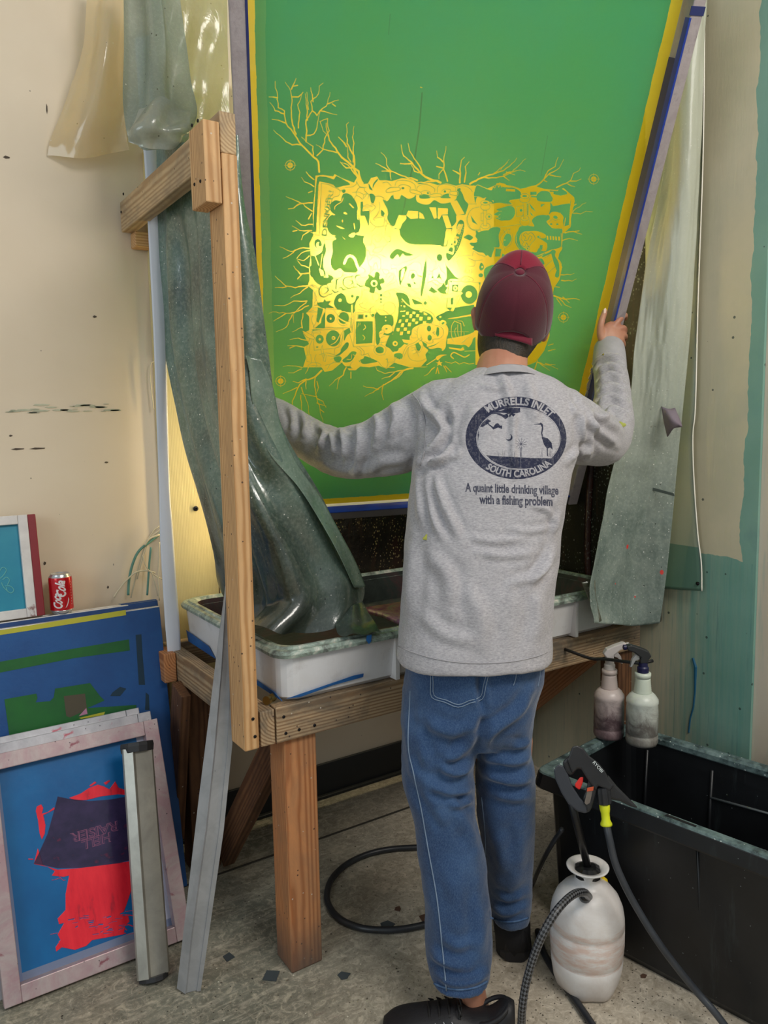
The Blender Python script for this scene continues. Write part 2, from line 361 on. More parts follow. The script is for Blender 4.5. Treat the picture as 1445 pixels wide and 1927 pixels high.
board('leg', (2.085,1.722,.0), (2.085,1.722,.632), .065, .085, W_dark, stand, upv=(0,1,0), bev=.005)
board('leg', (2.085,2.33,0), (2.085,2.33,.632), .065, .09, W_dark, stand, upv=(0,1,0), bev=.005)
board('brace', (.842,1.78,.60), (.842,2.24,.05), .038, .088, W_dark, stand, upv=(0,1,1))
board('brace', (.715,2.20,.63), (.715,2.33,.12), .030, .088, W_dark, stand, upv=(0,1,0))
board('brace', (1.18,2.365,.60), (2.05,2.365,.22), .034, .088, W_fir, stand, upv=(0,0,1))
board('brace', (2.03,1.80,.60), (2.03,2.33,.12), .034, .088, W_fir, stand, upv=(0,1,1))
def screws(pts, nrm, parent, r=.004):
    for p in pts:
        b = MB(); b.lathe(np.array(p)-np.array(nrm)*.0012, [(r*.2,.0),(r,.0),(r,.0022),(r*.55,.0030),(r*.45,.0022)], 8, ax=nrm)
        o = b.build('screw', M_screw, None); p0 = Vector(o.location); o.parent = parent
        o.matrix_parent_inverse = (Matrix.Translation(Vector(wloc(stand))) @ Matrix.Translation(parent.location) @ parent.rotation_euler.to_matrix().to_4x4()).inverted()
fb = [o for o in stand.children if o.name.startswith('front_beam')][0]
screws([ony(x,y,1.659) for x,y in [(534,1349),(538,1380),(563,1373),(592,1365)]], (0,-1,0), fb)
screws([onx(x,y,.6445) for x,y in [(361,236),(372,227),(366,347),(377,341)]], (-1,0,0), blk)
screws([onx(x,y,.6845) for x,y in [(232,365),(218,378),(228,399)]], (-1,0,0), xb)
screws([ony(x,y,1.657) for x,y in [(476,1353),(480,1386)]], (0,-1,0), post)
# ---------------------------------------------------------------- washout tub
T = NT('tub_plastic'); v = T.coord(); n = T.noise(v, 5, 5)
M_tub = T.end(T.bsdf(T.mix(T.ramp(T.noise(v, 18, 6, .7), [(.55,0.0),(.75,.35)]), T.ramp(n, [(.3, srgb((226,226,228))), (.75, srgb((206,200,196)))]), srgb((150,140,134))), .32))
T = NT('inked_rim'); v = T.coord(); 
base = T.ramp(T.noise(v, 26, 6, .7, .6), [(.3, srgb((216,212,200))), (.46, srgb((148,166,154))), (.58, srgb((112,120,112))), (.68, srgb((70,74,72))), (.8, srgb((160,130,128)))])
M_rim = T.end(T.bsdf(base, .4, 0, T.bump(T.noise(v, 60, 5), .4, .003)))
T = NT('inked_basin'); v = T.coord(); 
base = T.ramp(T.noise(v, 7, 7, .7, .5), [(.3, srgb((34,34,34))), (.5, srgb((58,66,62))), (.66, srgb((96,62,66))), (.8, srgb((70,110,120)))])
M_basin = T.end(T.bsdf(base, .3, 0, T.bump(T.noise(v, 40, 5), .3, .004)))
def rrect(x0, x1, y0, y1, z, r=.05, k=5):
    out = []
    for cx, cy, a0 in ((x1-r,y1-r,0),(x0+r,y1-r,90),(x0+r,y0+r,180),(x1-r,y0+r,270)):
        for i in range(k+1):
            a = math.radians(a0+90*i/k); out.append((cx+r*math.cos(a), cy+r*math.sin(a), z))
    return out
TX0, TX1, TY0, TY1 = .772, 2.075, 1.638, 2.375
tub = empty('washout_tub', (1.42, 2.0, .72), 'long white plastic washout tub with an ink crusted rim, set on the timber stand', 'tub')
b = MB(); b.loft([rrect(TX0+.03,TX1-.03,TY0+.045,TY1-.03,.722), rrect(TX0+.018,TX1-.018,TY0+.03,TY1-.018,.735), rrect(TX0+.01,TX1-.01,TY0+.014,TY1-.01,.845)], cap=True, ends=1)
for x in (1.115, 1.80): b.box((x, TY0+.008, .726), (x+.012, TY0+.04, .846))
b.build('tub_wall', M_tub, tub, smooth=False)
b = MB(); b.loft([rrect(TX0,TX1,TY0,TY1,.843), rrect(TX0-.002,TX1+.002,TY0-.002,TY1+.002,.852), rrect(TX0+.004,TX1-.004,TY0+.004,TY1-.004,.860), rrect(TX0+.014,TX1-.014,TY0+.014,TY1-.014,.861),
    rrect(TX0+.018,TX1-.018,TY0+.018,TY1-.018,.866), rrect(TX0+.027,TX1-.027,TY0+.027,TY1-.027,.866), rrect(TX0+.031,TX1-.031,TY0+.031,TY1-.031,.860), rrect(TX0+.036,TX1-.036,TY0+.036,TY1-.036,.852), rrect(TX0+.04,TX1-.04,TY0+.04,TY1-.04,.843)], cap=False)
b.build('rim', M_rim, tub, smooth=False)
b = MB(); b.loft([rrect(TX0+.038,TX1-.038,TY0+.038,TY1-.038,.858), rrect(TX0+.05,TX1-.05,TY0+.05,TY1-.05,.76), rrect(TX0+.08,TX1-.08,TY0+.08,TY1-.08,.745)][::-1], cap=True, ends=1)
b.build('basin', M_basin, tub)
M_tape = plain('blue_tape', (38,104,168), .55, col2=(26,74,140))
y_ = TY0+.024
for P_, d_ in (([(.80,y_,.7385),(.99,y_-.004,.7600),(1.02,y_-.0046,.7598),(1.02,y_-.002,.7500),(.93,y_,.7455),(.84,y_+.001,.7345)], (0,-.0015,0)),
  ([(TX0+.0165,1.66,.735),(TX0+.0165,1.90,.735),(TX0+.014,1.90,.752),(TX0+.014,1.70,.748)], (-.0015,0,0)), ([(TX0+.0165,2.10,.733),(TX0+.0165,2.33,.733),(TX0+.011,2.33,.77),(TX0+.011,2.14,.762)], (-.0015,0,0))):
    b = MB(); b.prism(P_, d_); tag(b.build('tape', M_tape, tub), 'blue masking tape')
b = MB(); b.prism([ony(x,y,TY0-.003) for x,y in [(690,1196),(699,1194),(698,1207),(694,1212),(689,1205)]], (0,-.001,0)); tag(b.build('tape', M_tape, tub), 'small blue tape tag')
# crusted ink ledge
b = MB(); G = [[(1.16+ i*.045, 1.675+j*.05, .862+.006*nz(i*.9, j*.7)+.004) for i in range(9)] for j in range(5)]
T = NT('ink_crust'); v = T.coord(); M_crust = T.end(T.bsdf(T.ramp(T.noise(v, 22, 6, .7, 1), [(.3, srgb((58,108,110))), (.45, srgb((150,128,116))), (.58, srgb((120,52,110))), (.7, srgb((96,100,70)))]), .35, 0, T.bump(T.noise(v, 50, 4), .8, .005)))
b.grid(G); b.build('ink_crust', M_crust, tub, solid=.012, smooth=True)
fit = MB(); pf = onz(512, 1322, .72)
fit.lathe(pf+np.array([-.02,-.01,.012]), [(.006,0),(.011,0),(.011,.010),(.007,.011),(.007,.028),(.009,.029),(.009,.034),(.005,.036)], 14, ax=(.8,.5,-.1))
for k in range(5): fit.lathe(pf+np.array([-.012+.004*k,-.006+.0025*k,.012]), [(.007,0),(.0095,.001),(.0095,.0018),(.007,.0025)], 12, ax=(.8,.5,-.1))
tag(fit.build('hose_fitting', plain('brass', (160,140,84), .3, .9), smooth=False), 'small brass hose fitting lying on the corner of the stand', 'fitting')
# ---------------------------------------------------------------- booth panels
def mat_inked(name, c1, c2, c3, sc=4, gold=True, rgh=.22):
    T = NT(name); v = T.coord(); Z = T.sep(v)[2]
    base = T.ramp(T.noise(v, sc, 7, .68, .6), [(.32, srgb(c1)), (.52, srgb(c2)), (.72, srgb(c3))])
    st = T.noise(T.coord(scale=(16,16,1.2)), 3, 6, .7, .4)
    base = T.mix(T.math('MULTIPLY', T.ramp(st, [(.55,0.0),(.75,1.0)]), .35), base, srgb((96,62,40)))
    s1 = T.voro(T.coord(scale=(1,1,.7)), 120); f = T.ramp(T.noise(T.coord(scale=(3,3,1)), 3, 5, .7), [(.47, 0.0), (.62, 1.0)])
    base = T.mix(T.math('MULTIPLY', T.math('LESS_THAN', s1, .27), f), base, srgb((226,200,140) if gold else (150,160,150)))  # gold specks put backlight shining through scratched ink into the base colour
    s2 = T.voro(T.coord(loc=(3,1,2)), 34); base = T.mix(T.math('LESS_THAN', s2, .055), base, srgb((214,206,190)))
    return T.end(T.bsdf(base, rgh, 0, T.bump(T.noise(v, 26, 6, .7), .5, .006), .5 if rgh < .4 else .2))
M_back = mat_inked('inked_back_panel', (20,18,18), (42,36,30), (78,36,36), 3.2)
b = MB(); b.box((1.05, 2.400, .725), (2.125, 2.412, 1.55))
tag(b.build('back_panel', M_back), 'dark glossy splash panel behind the tub, crusted with ink and painted gold specks of backlight', 'panel')
M_side = mat_inked('inked_side_panel', (20,22,17), (32,34,25), (42,28,22), 2.4, False, .55)
b = MB(); b.box((2.150, 1.60, .73), (2.162, 2.42, 2.75))
sp_ = tag(b.build('side_panel', M_side), 'dark olive side panel of the booth seen between screen and right curtain', 'panel')
for y0, zt in ((1.74,1.28),(1.90,1.60),(2.10,1.60)):
    b = MB(); b.tube(cat_path([(2.148,y0,.76),(2.147,y0+.01,1.0),(2.148,y0-.01,zt-.1),(2.150,y0+.03,zt)]), .013, 8); b.build('rib', mat_inked('brown_rib%d' % int(y0*100), (34,22,20), (58,34,28), (96,76,48), 3, False), sp_, smooth=True)
# wash light behind the screen
lp = ony(738, 508, 2.40)
lampo = empty('wash_light', (lp[0], 2.48, lp[2]-.08), 'warm tube light fixture on the wall glowing behind the big green screen', 'lamp')
b = MB(); b.box((lp[0]-.36, 2.466, lp[2]-.06), (lp[0]+.36, 2.479, lp[2]+.06)); b.build('housing', plain('white_metal', (228,226,218), .4), lampo, bevel=.003)
T = NT('glowing_diffuser'); em = T.n('ShaderNodeEmission'); em.inputs[0].default_value = (1.0, .84, .50, 1); em.inputs[1].default_value = 112.0; M_glow = T.end(em.outputs[0])
b = MB(); b.tube([(lp[0]-.31, 2.452, lp[2]), (lp[0]+.31, 2.452, lp[2])], .014, 12); b.build('tube', M_glow, lampo, smooth=True)
# milky splash sheet the light shines through
T = NT('milky_backlit_sheet'); v = T.coord(); tr_ = T.n('ShaderNodeBsdfTranslucent'); tr_.inputs[0].default_value = (.95,.90,.66,1); M_milk = T.end(T.mixs(.80, T.bsdf(srgb((206,204,170)), .35), tr_.outputs[0]))
b = MB(); b.grid([[(1.03+1.09*i/12, 2.385, 1.53+1.0*j/10) for i in range(13)] for j in range(11)]); tag(b.build('milky_splash_sheet', M_milk), 'milky translucent splash sheet behind the big screen, lit from behind by the wash light', 'panel')
# short upright tube light behind the left curtain, washing the ribbed board
tl = empty('tube_light', (1.01, 2.36, .93), 'upright warm tube light hidden behind the left curtain, washing the ribbed board', 'lamp')
b = MB(); b.box((.995, 2.375, .93), (1.025, 2.395, 1.60)); b.build('housing', plain('white_metal', (228,226,218), .4), tl, bevel=.003)
T = NT('glowing_tube'); em = T.n('ShaderNodeEmission'); em.inputs[0].default_value = (1.0, .78, .36, 1); em.inputs[1].default_value = 30.0
b = MB(); b.tube([(1.01,2.360,.95),(1.01,2.360,1.58)], .012, 12); b.build('tube', T.end(em.outputs[0]), tl, smooth=True)
# ---------------------------------------------------------------- white strip panel on the left
b = MB(); M_white = plain('white_strip', (226,228,236), .35, var=.05, bump=.05)
cl = [(262,290,262,290),(272,310,300,302),(281,480,307,480),(289,640,312,640),(294,780,315,780),(299,920,319,920),(301,1010,325,1000),(306,1100,331,1090),(311,1180,337,1170),(318,1256,342,1272)]
Gs = []
for x0, y0, x1, y1 in cl[1:]:
    Gs.append([ony(x0,y0,2.30), ony((x0+x1)/2,(y0+y1)/2,2.296), ony(x1,y1,2.30)])
top_ = [p+np.array([-.01,0,.34]) for p in Gs[0]]; Gs.insert(0, [p+np.array([-.005,0,.10]) for p in Gs[0]]); Gs.insert(0, top_)
b.grid(surface(Gs, 7, 40)); ws = b.build('plastic_strip', M_white, solid=.004, smooth=True)
tag(ws, 'long bent white plastic strip hanging behind the crossbeam on the left', 'plastic strip')
b = MB(); q = ony(328,1239,2.283); b.lathe(q, [(.0005,0),(.005,0),(.005,.003),(.003,.004)], 10, ax=(0,-1,0)); b.build('screw', M_screw, ws)
# booth side board lit from behind
T = NT('ribbed_cream_board'); v = T.coord(); wv = T.n('ShaderNodeTexWave'); wv.bands_direction = 'X'; T.t.links.new(T.coord(scale=(1,1,.02)), wv.inputs[0]); wv.inputs['Scale'].default_value = 60; wv.inputs['Distortion'].default_value = 1.5
M_ribb = T.end(T.bsdf(T.ramp(T.noise(v, 4, 5), [(.3, srgb((222,206,150))), (.7, srgb((206,190,142)))]), .5, 0, T.bump(wv.outputs[1], .25, .002)))
b = MB(); b.box((.765, 2.462, .5), (1.10, 2.479, 2.25)); wl = b.build('wall_board', M_ribb); tag(wl, 'cream ribbed board on the back wall glowing yellow beside the strip', 'board')
b = MB(); q = ony(368,957,2.458); b.lathe(q, [(.001,0),(.0085,0),(.0085,.004),(.004,.006),(.003,.003)], 12, ax=(0,-1,0)); b.build('bolt', M_screw, wl)
b = MB(); b.box((.946, 2.4600, .5), (.949, 2.4625, 2.25)); b.build('seam', plain('dark_seam', (90,76,50), .8), wl)
# ---------------------------------------------------------------- plastic curtains
def mat_sheet(name, cols, sc=5, spk=None, clear=.12, transl=.35, rough=.28, tint=None, bumps=.25, red=False, milky=None, dark=False):
    T = NT(name); v = T.coord(); base = T.ramp(T.noise(v, sc, 6, .62, .5), [(.30, srgb(cols[0])), (.50, srgb(cols[1])), (.70, srgb(cols[2]))])
    fine = T.noise(v, 110, 4, .7); base = T.mix(T.math('MULTIPLY', T.ramp(fine, [(.45,0.0),(.7,1.0)]), .22), base, srgb((206,214,200)))
    if spk:
        f = T.ramp(T.noise(v, 6, 4), [(.4, .2), (.6, 1.0)])
        base = T.mix(T.math('MULTIPLY', T.math('LESS_THAN', T.voro(v, 70), spk), f), base, srgb((226,228,220)))
        base = T.mix(T.math('LESS_THAN', T.voro(T.coord(loc=(2,3,1)), 24), .05), base, srgb((236,238,232)))
        base = T.mix(T.math('LESS_THAN', T.voro(T.coord(loc=(7,3,1)), 28), .055), base, srgb((26,34,34)))
    if red:
        zr = T.ramp(T.sep(T.coord('Object'))[2], [(.0,1.0),(.42,0.0)])
        base = T.mix(T.ramp(T.sep(T.coord('Object'))[2], [(.35,.0),(.95,.8)]), base, srgb((196,198,178)))
        rn = T.math('LESS_THAN', T.voro(T.coord(loc=(1,8,1), scale=(1,1,.8)), 16), .11); base = T.mix(T.math('MULTIPLY', rn, T.math('GREATER_THAN', zr, .25)), base, srgb((226,74,66)))
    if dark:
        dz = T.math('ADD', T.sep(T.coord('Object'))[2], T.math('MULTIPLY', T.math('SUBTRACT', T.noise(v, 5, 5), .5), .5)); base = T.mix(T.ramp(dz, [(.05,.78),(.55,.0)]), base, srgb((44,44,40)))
    nm = T.bump(T.noise(T.coord(scale=(1,1,.5)), 16, 5, .6, .6), bumps, .012)
    d = T.bsdf(base, .55 if red else rough, 0, nm, .3 if red else .6); tr = T.simple('ShaderNodeBsdfTranslucent', tint and srgb(tint) or base, nm)
    sh = T.mixs(transl, d, tr)
    tp = T.n('ShaderNodeBsdfTransparent'); tp.inputs[0].default_value = (.86,.93,.88,1)
    fac = T.math('MULTIPLY', T.ramp(T.noise(T.coord(loc=(2,2,2)), 3, 4), [(.3,.35),(.7,1.0)]), clear*1.4)
    gl = T.n('ShaderNodeBsdfGlossy'); gl.inputs['Roughness'].default_value = .12; T.set(gl, 'Normal', nm)
    return T.end(T.mixs(.015 if red else .05, T.mixs(fac, sh, tp.outputs[0]), gl.outputs[0]))
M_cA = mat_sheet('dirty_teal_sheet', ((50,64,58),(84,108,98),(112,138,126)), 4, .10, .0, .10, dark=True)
M_cR = mat_sheet('dirty_grey_sheet', ((96,112,106),(128,142,134),(152,162,152)), 5, .13, .0, .10, .4, red=True)
M_cT = mat_sheet('yellowed_sheet', ((150,160,126),(178,184,148),(196,198,160)), 3, .05, .10, .55, .3, tint=(236,226,150), bumps=.35)
M_cD = mat_sheet('dusty_teal_sheet', ((136,150,140),(156,168,156),(176,180,164)), 3, .05, .16, .42, .3)
M_film = mat_sheet('dusty_clear_film', ((232,214,178),(226,206,170),(214,190,158)), 4, .03, .22, .50, .35, tint=(250,226,176), bumps=.12)
def pt(p):
    x, y, k, v_ = p
    return ony(x, y, v_) if k == 'Y' else onx(x, y, v_)
def sheet(rows, nu, nv, fn=None):
    G = surface([[pt(p) if len(p) == 4 else np.array(p) for p in r] for r in rows], nu, nv)
    return fold(G, fn) if fn else G
# left curtain wraps the corner of the stand and drapes into the tub
rows = [[(294,262,'X',.745),(340,268,'X',.745),(400,262,'X',.745),(444,255,'Y',1.79),(447,250,'Y',1.80)],
 [(296,380,'X',.745),(345,380,'X',.748),(405,380,'X',.745),(447,380,'Y',1.77),(459,380,'Y',1.79)],
 [(300,490,'X',.745),(350,490,'X',.755),(410,490,'X',.742),(452,480,'Y',1.765),(480,480,'Y',1.77)],
 [(305,640,'X',.745),(352,640,'X',.760),(415,640,'X',.740),(462,640,'Y',1.755),(503,650,'Y',1.765)],
 [(330,790,'X',.745),(372,790,'X',.765),(425,790,'X',.745),(476,790,'Y',1.75),(529,800,'Y',1.76)],
 [(366,925,'X',.755),(400,930,'X',.77),(445,930,'X',.76),(500,940,'Y',1.73),(603,930,'Y',1.77)],
 [(396,1040,'X',.78),(420,1050,'X',.80),(465,1065,'X',.80),(545,1060,'Y',1.72),(656,1038,'Y',1.775)],
 [(404,1110,'X',.82),(432,1122,'X',.83),(480,1140,'X',.84),(570,1130,'Y',1.715),(686,1106,'Y',1.75)],
 [(418,1145,'X',.85),(446,1160,'X',.86),(496,1186,'Y',1.735),(575,1195,'Y',1.715),(668,1168,'Y',1.715)]]
def fA(u, v):
    e = min(1, v*4)*min(1, (1-u)*8+.15)
    return e*(.012*math.sin(u*17+2*v+1.5*math.sin(v*4))*(.4+v) + .007*math.sin(u*31-4*v) + .018*nz(u*3.2, v*3, 2)*(.4+v) + .006*nz(u*9, v*8, 5))
b = MB(); b.grid(sheet(rows, 150, 170, fA))
# the corner thrown over the front rim
G = surface([[ony(640,1150,1.715), ony(664,1140,1.72), ony(682,1130,1.735)], [ony(632,1172,1.70), ony(668,1160,1.69), ony(694,1156,1.695)],
 [ony(636,1191,1.668), ony(672,1180,1.662), ony(706,1176,1.665)], [ony(650,1198,1.628), ony(684,1192,1.624), ony(714,1190,1.626)]], 24, 24)
b.grid(fold(G, lambda u, v: .004*math.sin(u*9+v*3)))
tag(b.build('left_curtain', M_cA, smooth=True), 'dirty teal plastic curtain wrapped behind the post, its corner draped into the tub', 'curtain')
# folded edge hanging in front of the arm
rows = [[(462,668,'Y',1.742),(490,676,'Y',1.742)],[(470,700,'Y',1.740),(512,728,'Y',1.742)],[(478,770,'Y',1.735),(528,800,'Y',1.742)],[(505,850,'Y',1.727),(560,872,'Y',1.744)],[(560,918,'Y',1.72),(605,935,'Y',1.75)],[(604,988,'Y',1.712),(640,1000,'Y',1.752)],[(640,1050,'Y',1.71),(668,1058,'Y',1.75)],[(668,1105,'Y',1.715),(686,1106,'Y',1.74)]]
b = MB(); b.grid(sheet(rows, 14, 60, lambda u, v: .004*math.sin(u*4+v*7)))
tag(b.build('curtain_hem', mat_sheet('pale_green_sheet', ((100,124,108),(118,142,126),(134,156,140)), 6, .08, .05, .2), smooth=True, solid=.001), 'pale green folded hem running down the front edge of the left curtain', 'curtain')
b = MB(); b.prism([ony(289,272,2.40), ony(304,272,2.40), ony(306,500,2.40), ony(303,655,2.40), ony(297,640,2.40), ony(292,480,2.40)], (0,.008,0))
tag(b.build('panel_edge', mat_inked('inked_edge', (30,28,22), (70,64,48), (110,96,60), 14, True)), 'dark ink crusted panel edge between the white strip and left curtain', 'panel')
# yellowed sheet behind the top left corner
rows = [[(282,-40,'Y',2.26),(350,-40,'Y',2.25),(428,-40,'Y',2.22)],[(290,60,'Y',2.26),(355,60,'Y',2.24),(428,60,'Y',2.22)],[(300,160,'Y',2.26),(360,160,'Y',2.25),(430,160,'Y',2.22)],[(300,280,'Y',2.26),(360,280,'Y',2.24),(432,280,'Y',2.2)],[(312,400,'Y',2.24),(352,400,'Y',2.22),(420,400,'Y',2.2)]]
b = MB(); b.grid(sheet(rows, 50, 80, lambda u, v: .014*nz(u*3, v*5, 1)+.006*math.sin(u*14+v*9)))
tag(b.build('yellowed_sheet', M_cT, smooth=True), 'yellowed translucent plastic sheet behind the crossbeam, left of the big screen', 'curtain')
rows = [[(234,-40,'Y',2.20),(270,-40,'Y',2.23),(300,-40,'Y',2.16),(328,-40,'Y',2.2)],[(238,70,'Y',2.20),(272,70,'Y',2.22),(312,70,'Y',2.15),(340,70,'Y',2.2)],[(234,160,'Y',2.19),(268,160,'Y',2.20),(310,160,'Y',2.14),(352,160,'Y',2.19)],[(233,220,'Y',2.18),(268,222,'Y',2.16),(316,220,'Y',2.12),(362,215,'Y',2.17)],[(240,262,'Y',2.18),(272,268,'Y',2.16),(315,262,'Y',2.13),(350,252,'Y',2.16)],[(246,269,'Y',2.18),(275,279,'Y',2.17),(312,281,'Y',2.15),(345,262,'Y',2.16)]]
b = MB(); b.grid(sheet(rows, 60, 70, lambda u, v: .02*math.sin(u*10+1.5*v)*(1-.4*v)+.012*nz(u*4, v*3, 3)))
tag(b.build('teal_sheet', M_cD, smooth=True), 'dusty teal plastic sheet bunched above the left end of the crossbeam', 'curtain')
rows = [[(262,205,'Y',2.13),(290,186,'Y',2.11),(330,196,'Y',2.10),(358,206,'Y',2.10)],[(240,240,'Y',2.12),(285,230,'Y',2.06),(325,235,'Y',2.05),(352,240,'Y',2.07)],[(245,268,'Y',2.12),(282,280,'Y',2.08),(318,279,'Y',2.08),(345,258,'Y',2.08)]]
b = MB(); b.grid(sheet(rows, 30, 24, lambda u, v: .01*math.sin(u*9+v*4)+.01*nz(u*4, v*4, 8)))
tag(b.build('folded_film', mat_sheet('grey_film', ((190,186,168),(176,180,166),(160,168,156)), 5, .03, .3, .4), smooth=True), 'crumpled grey film tucked over the crossbeam', 'plastic film')
# dusty clear film hung against the wall
rows = [[(168,-40,'Y',2.40),(205,-40,'Y',2.36),(240,-40,'Y',2.40)],[(156,70,'Y',2.40),(198,70,'Y',2.35),(240,70,'Y',2.38)],[(128,165,'Y',2.42),(185,165,'Y',2.37),(236,165,'Y',2.38)],[(96,250,'Y',2.45),(168,250,'Y',2.40),(238,250,'Y',2.38)],[(88,291,'Y',2.462),(160,297,'Y',2.43),(244,282,'Y',2.39)]]
b = MB(); b.grid(sheet(rows, 50, 60, lambda u, v: .012*math.sin(u*7+v*2)+.008*nz(u*4, v*4, 6)))
tag(b.build('clear_film', M_film, smooth=True), 'dusty clear film hanging flat against the cream wall, top left', 'plastic film')
# right curtain
rows = [[(1288,-30,'Y',1.58),(1308,-30,'X',2.06),(1330,-30,'X',2.09)],[(1262,150,'Y',1.59),(1292,150,'X',2.05),(1324,150,'X',2.09)],[(1244,330,'Y',1.59),(1284,330,'X',2.04),(1317,330,'X',2.09)],[(1216,480,'Y',1.59),(1262,480,'X',2.03),(1308,500,'X',2.09)],[(1195,640,'Y',1.585),(1245,640,'X',2.03),(1298,640,'X',2.085)],[(1187,750,'Y',1.58),(1235,760,'X',2.03),(1286,760,'X',2.08)],[(1160,880,'Y',1.575),(1215,880,'X',2.02),(1274,880,'X',2.08)],[(1137,1000,'Y',1.57),(1196,1000,'X',2.01),(1262,1010,'X',2.08)],[(1117,1105,'Y',1.56),(1180,1110,'X',2.0),(1250,1110,'X',2.07)],[(1124,1172,'Y',1.54),(1185,1178,'X',1.99),(1242,1174,'X',2.06)]]
b = MB(); b.grid(sheet(rows, 70, 150, lambda u, v: .012*math.sin(u*6+v*2)+.012*nz(u*3, v*5, 4)+.003*nz(u*14, v*22, 4)))
rc = b.build('right_curtain', M_cR, smooth=True, solid=.002)
tag(rc, 'stiff grey green plastic curtain right of the person, spattered white and red', 'curtain')
rows = [[(1094,1096,'Y',1.60),(1120,1092,'Y',1.58)],[(1104,1120,'Y',1.60),(1122,1125,'Y',1.575)],[(1124,1172,'Y',1.56),(1132,1168,'Y',1.56)]]
b = MB(); b.grid(sheet(rows, 8, 12)); b.build('folded_corner', mat_sheet('olive_underside', ((70,74,60),(96,98,80),(110,110,92)), 6, .06, .0, .2), rc, smooth=True, solid=.002)
b = MB(); b.grid(surface([[onx(1245,765,2.03), onx(1258,770,2.02), onx(1270,768,2.03)],[onx(1249,790,2.01), onx(1262,786,1.99), onx(1283,800,2.01)],[onx(1256,822,2.03), onx(1268,806,2.0), onx(1282,803,2.02)]], 10, 10)); b.build('cloth_tag', plain('mauve_scrap', (128,116,126), .8), rc, smooth=True, solid=.003)
b = MB(); b.prism([onx(x,y,2.035) for x,y in [(1216,914),(1268,928),(1270,934),(1214,919)]], (-.002,0,0)); b.build('tape', plain('grey_tape', (96,106,102), .5), rc)
# clear splash guard standing off the right wall, with the light along its cut edge painted white
edge = [(1327,-40),(1326,80),(1323,300),(1314,560),(1309,760),(1304,820),(1306,900),(1313,1000),(1320,1060),(1321,1112)]
def mat_guard():
    T = NT('cloudy_guard'); v = T.coord(); Z = T.sep(v)[2]
    base = T.ramp(T.noise(v, 3, 5, .6), [(.3, srgb((168,172,148))), (.7, srgb((150,160,140)))])
    low = T.math('LESS_THAN', Z, .16); base = T.mix(T.math('MULTIPLY', low, .85), base, srgb((84,128,112)))
    base = T.mix(T.math('LESS_THAN', T.voro(v, 20), .06), base, srgb((40,60,60)))
    return T.end(T.bsdf(base, .3, 0, T.bump(T.noise(v, 12, 4), .1, .004)))
b = MB(); Gg = surface([[onx(1215,y-8,2.150), onx((1215+x)/2,y-3,2.147), onx(x,y,2.142)] for x, y in edge], 12, 80); b.grid(Gg)
gd = b.build('splash_guard', mat_guard(), smooth=True, solid=.003)
tag(gd, 'cloudy plastic splash guard with its edge light painted in white on the right wall', 'splash guard')
b = MB(); b.tube([p+np.array([-.003,-.001,0]) for p in Gg[:, -1]], .0022, 6); b.build('cut_edge', plain('painted_edge_light', (250,246,232), .3, var=.02), gd, smooth=True)
b = MB(); b.lathe(onx(1313,1098,2.140), [(.001,0),(.006,0),(.006,.003),(.003,.005)], 10, ax=(-1,0,0)); b.build('screw', M_screw, gd)
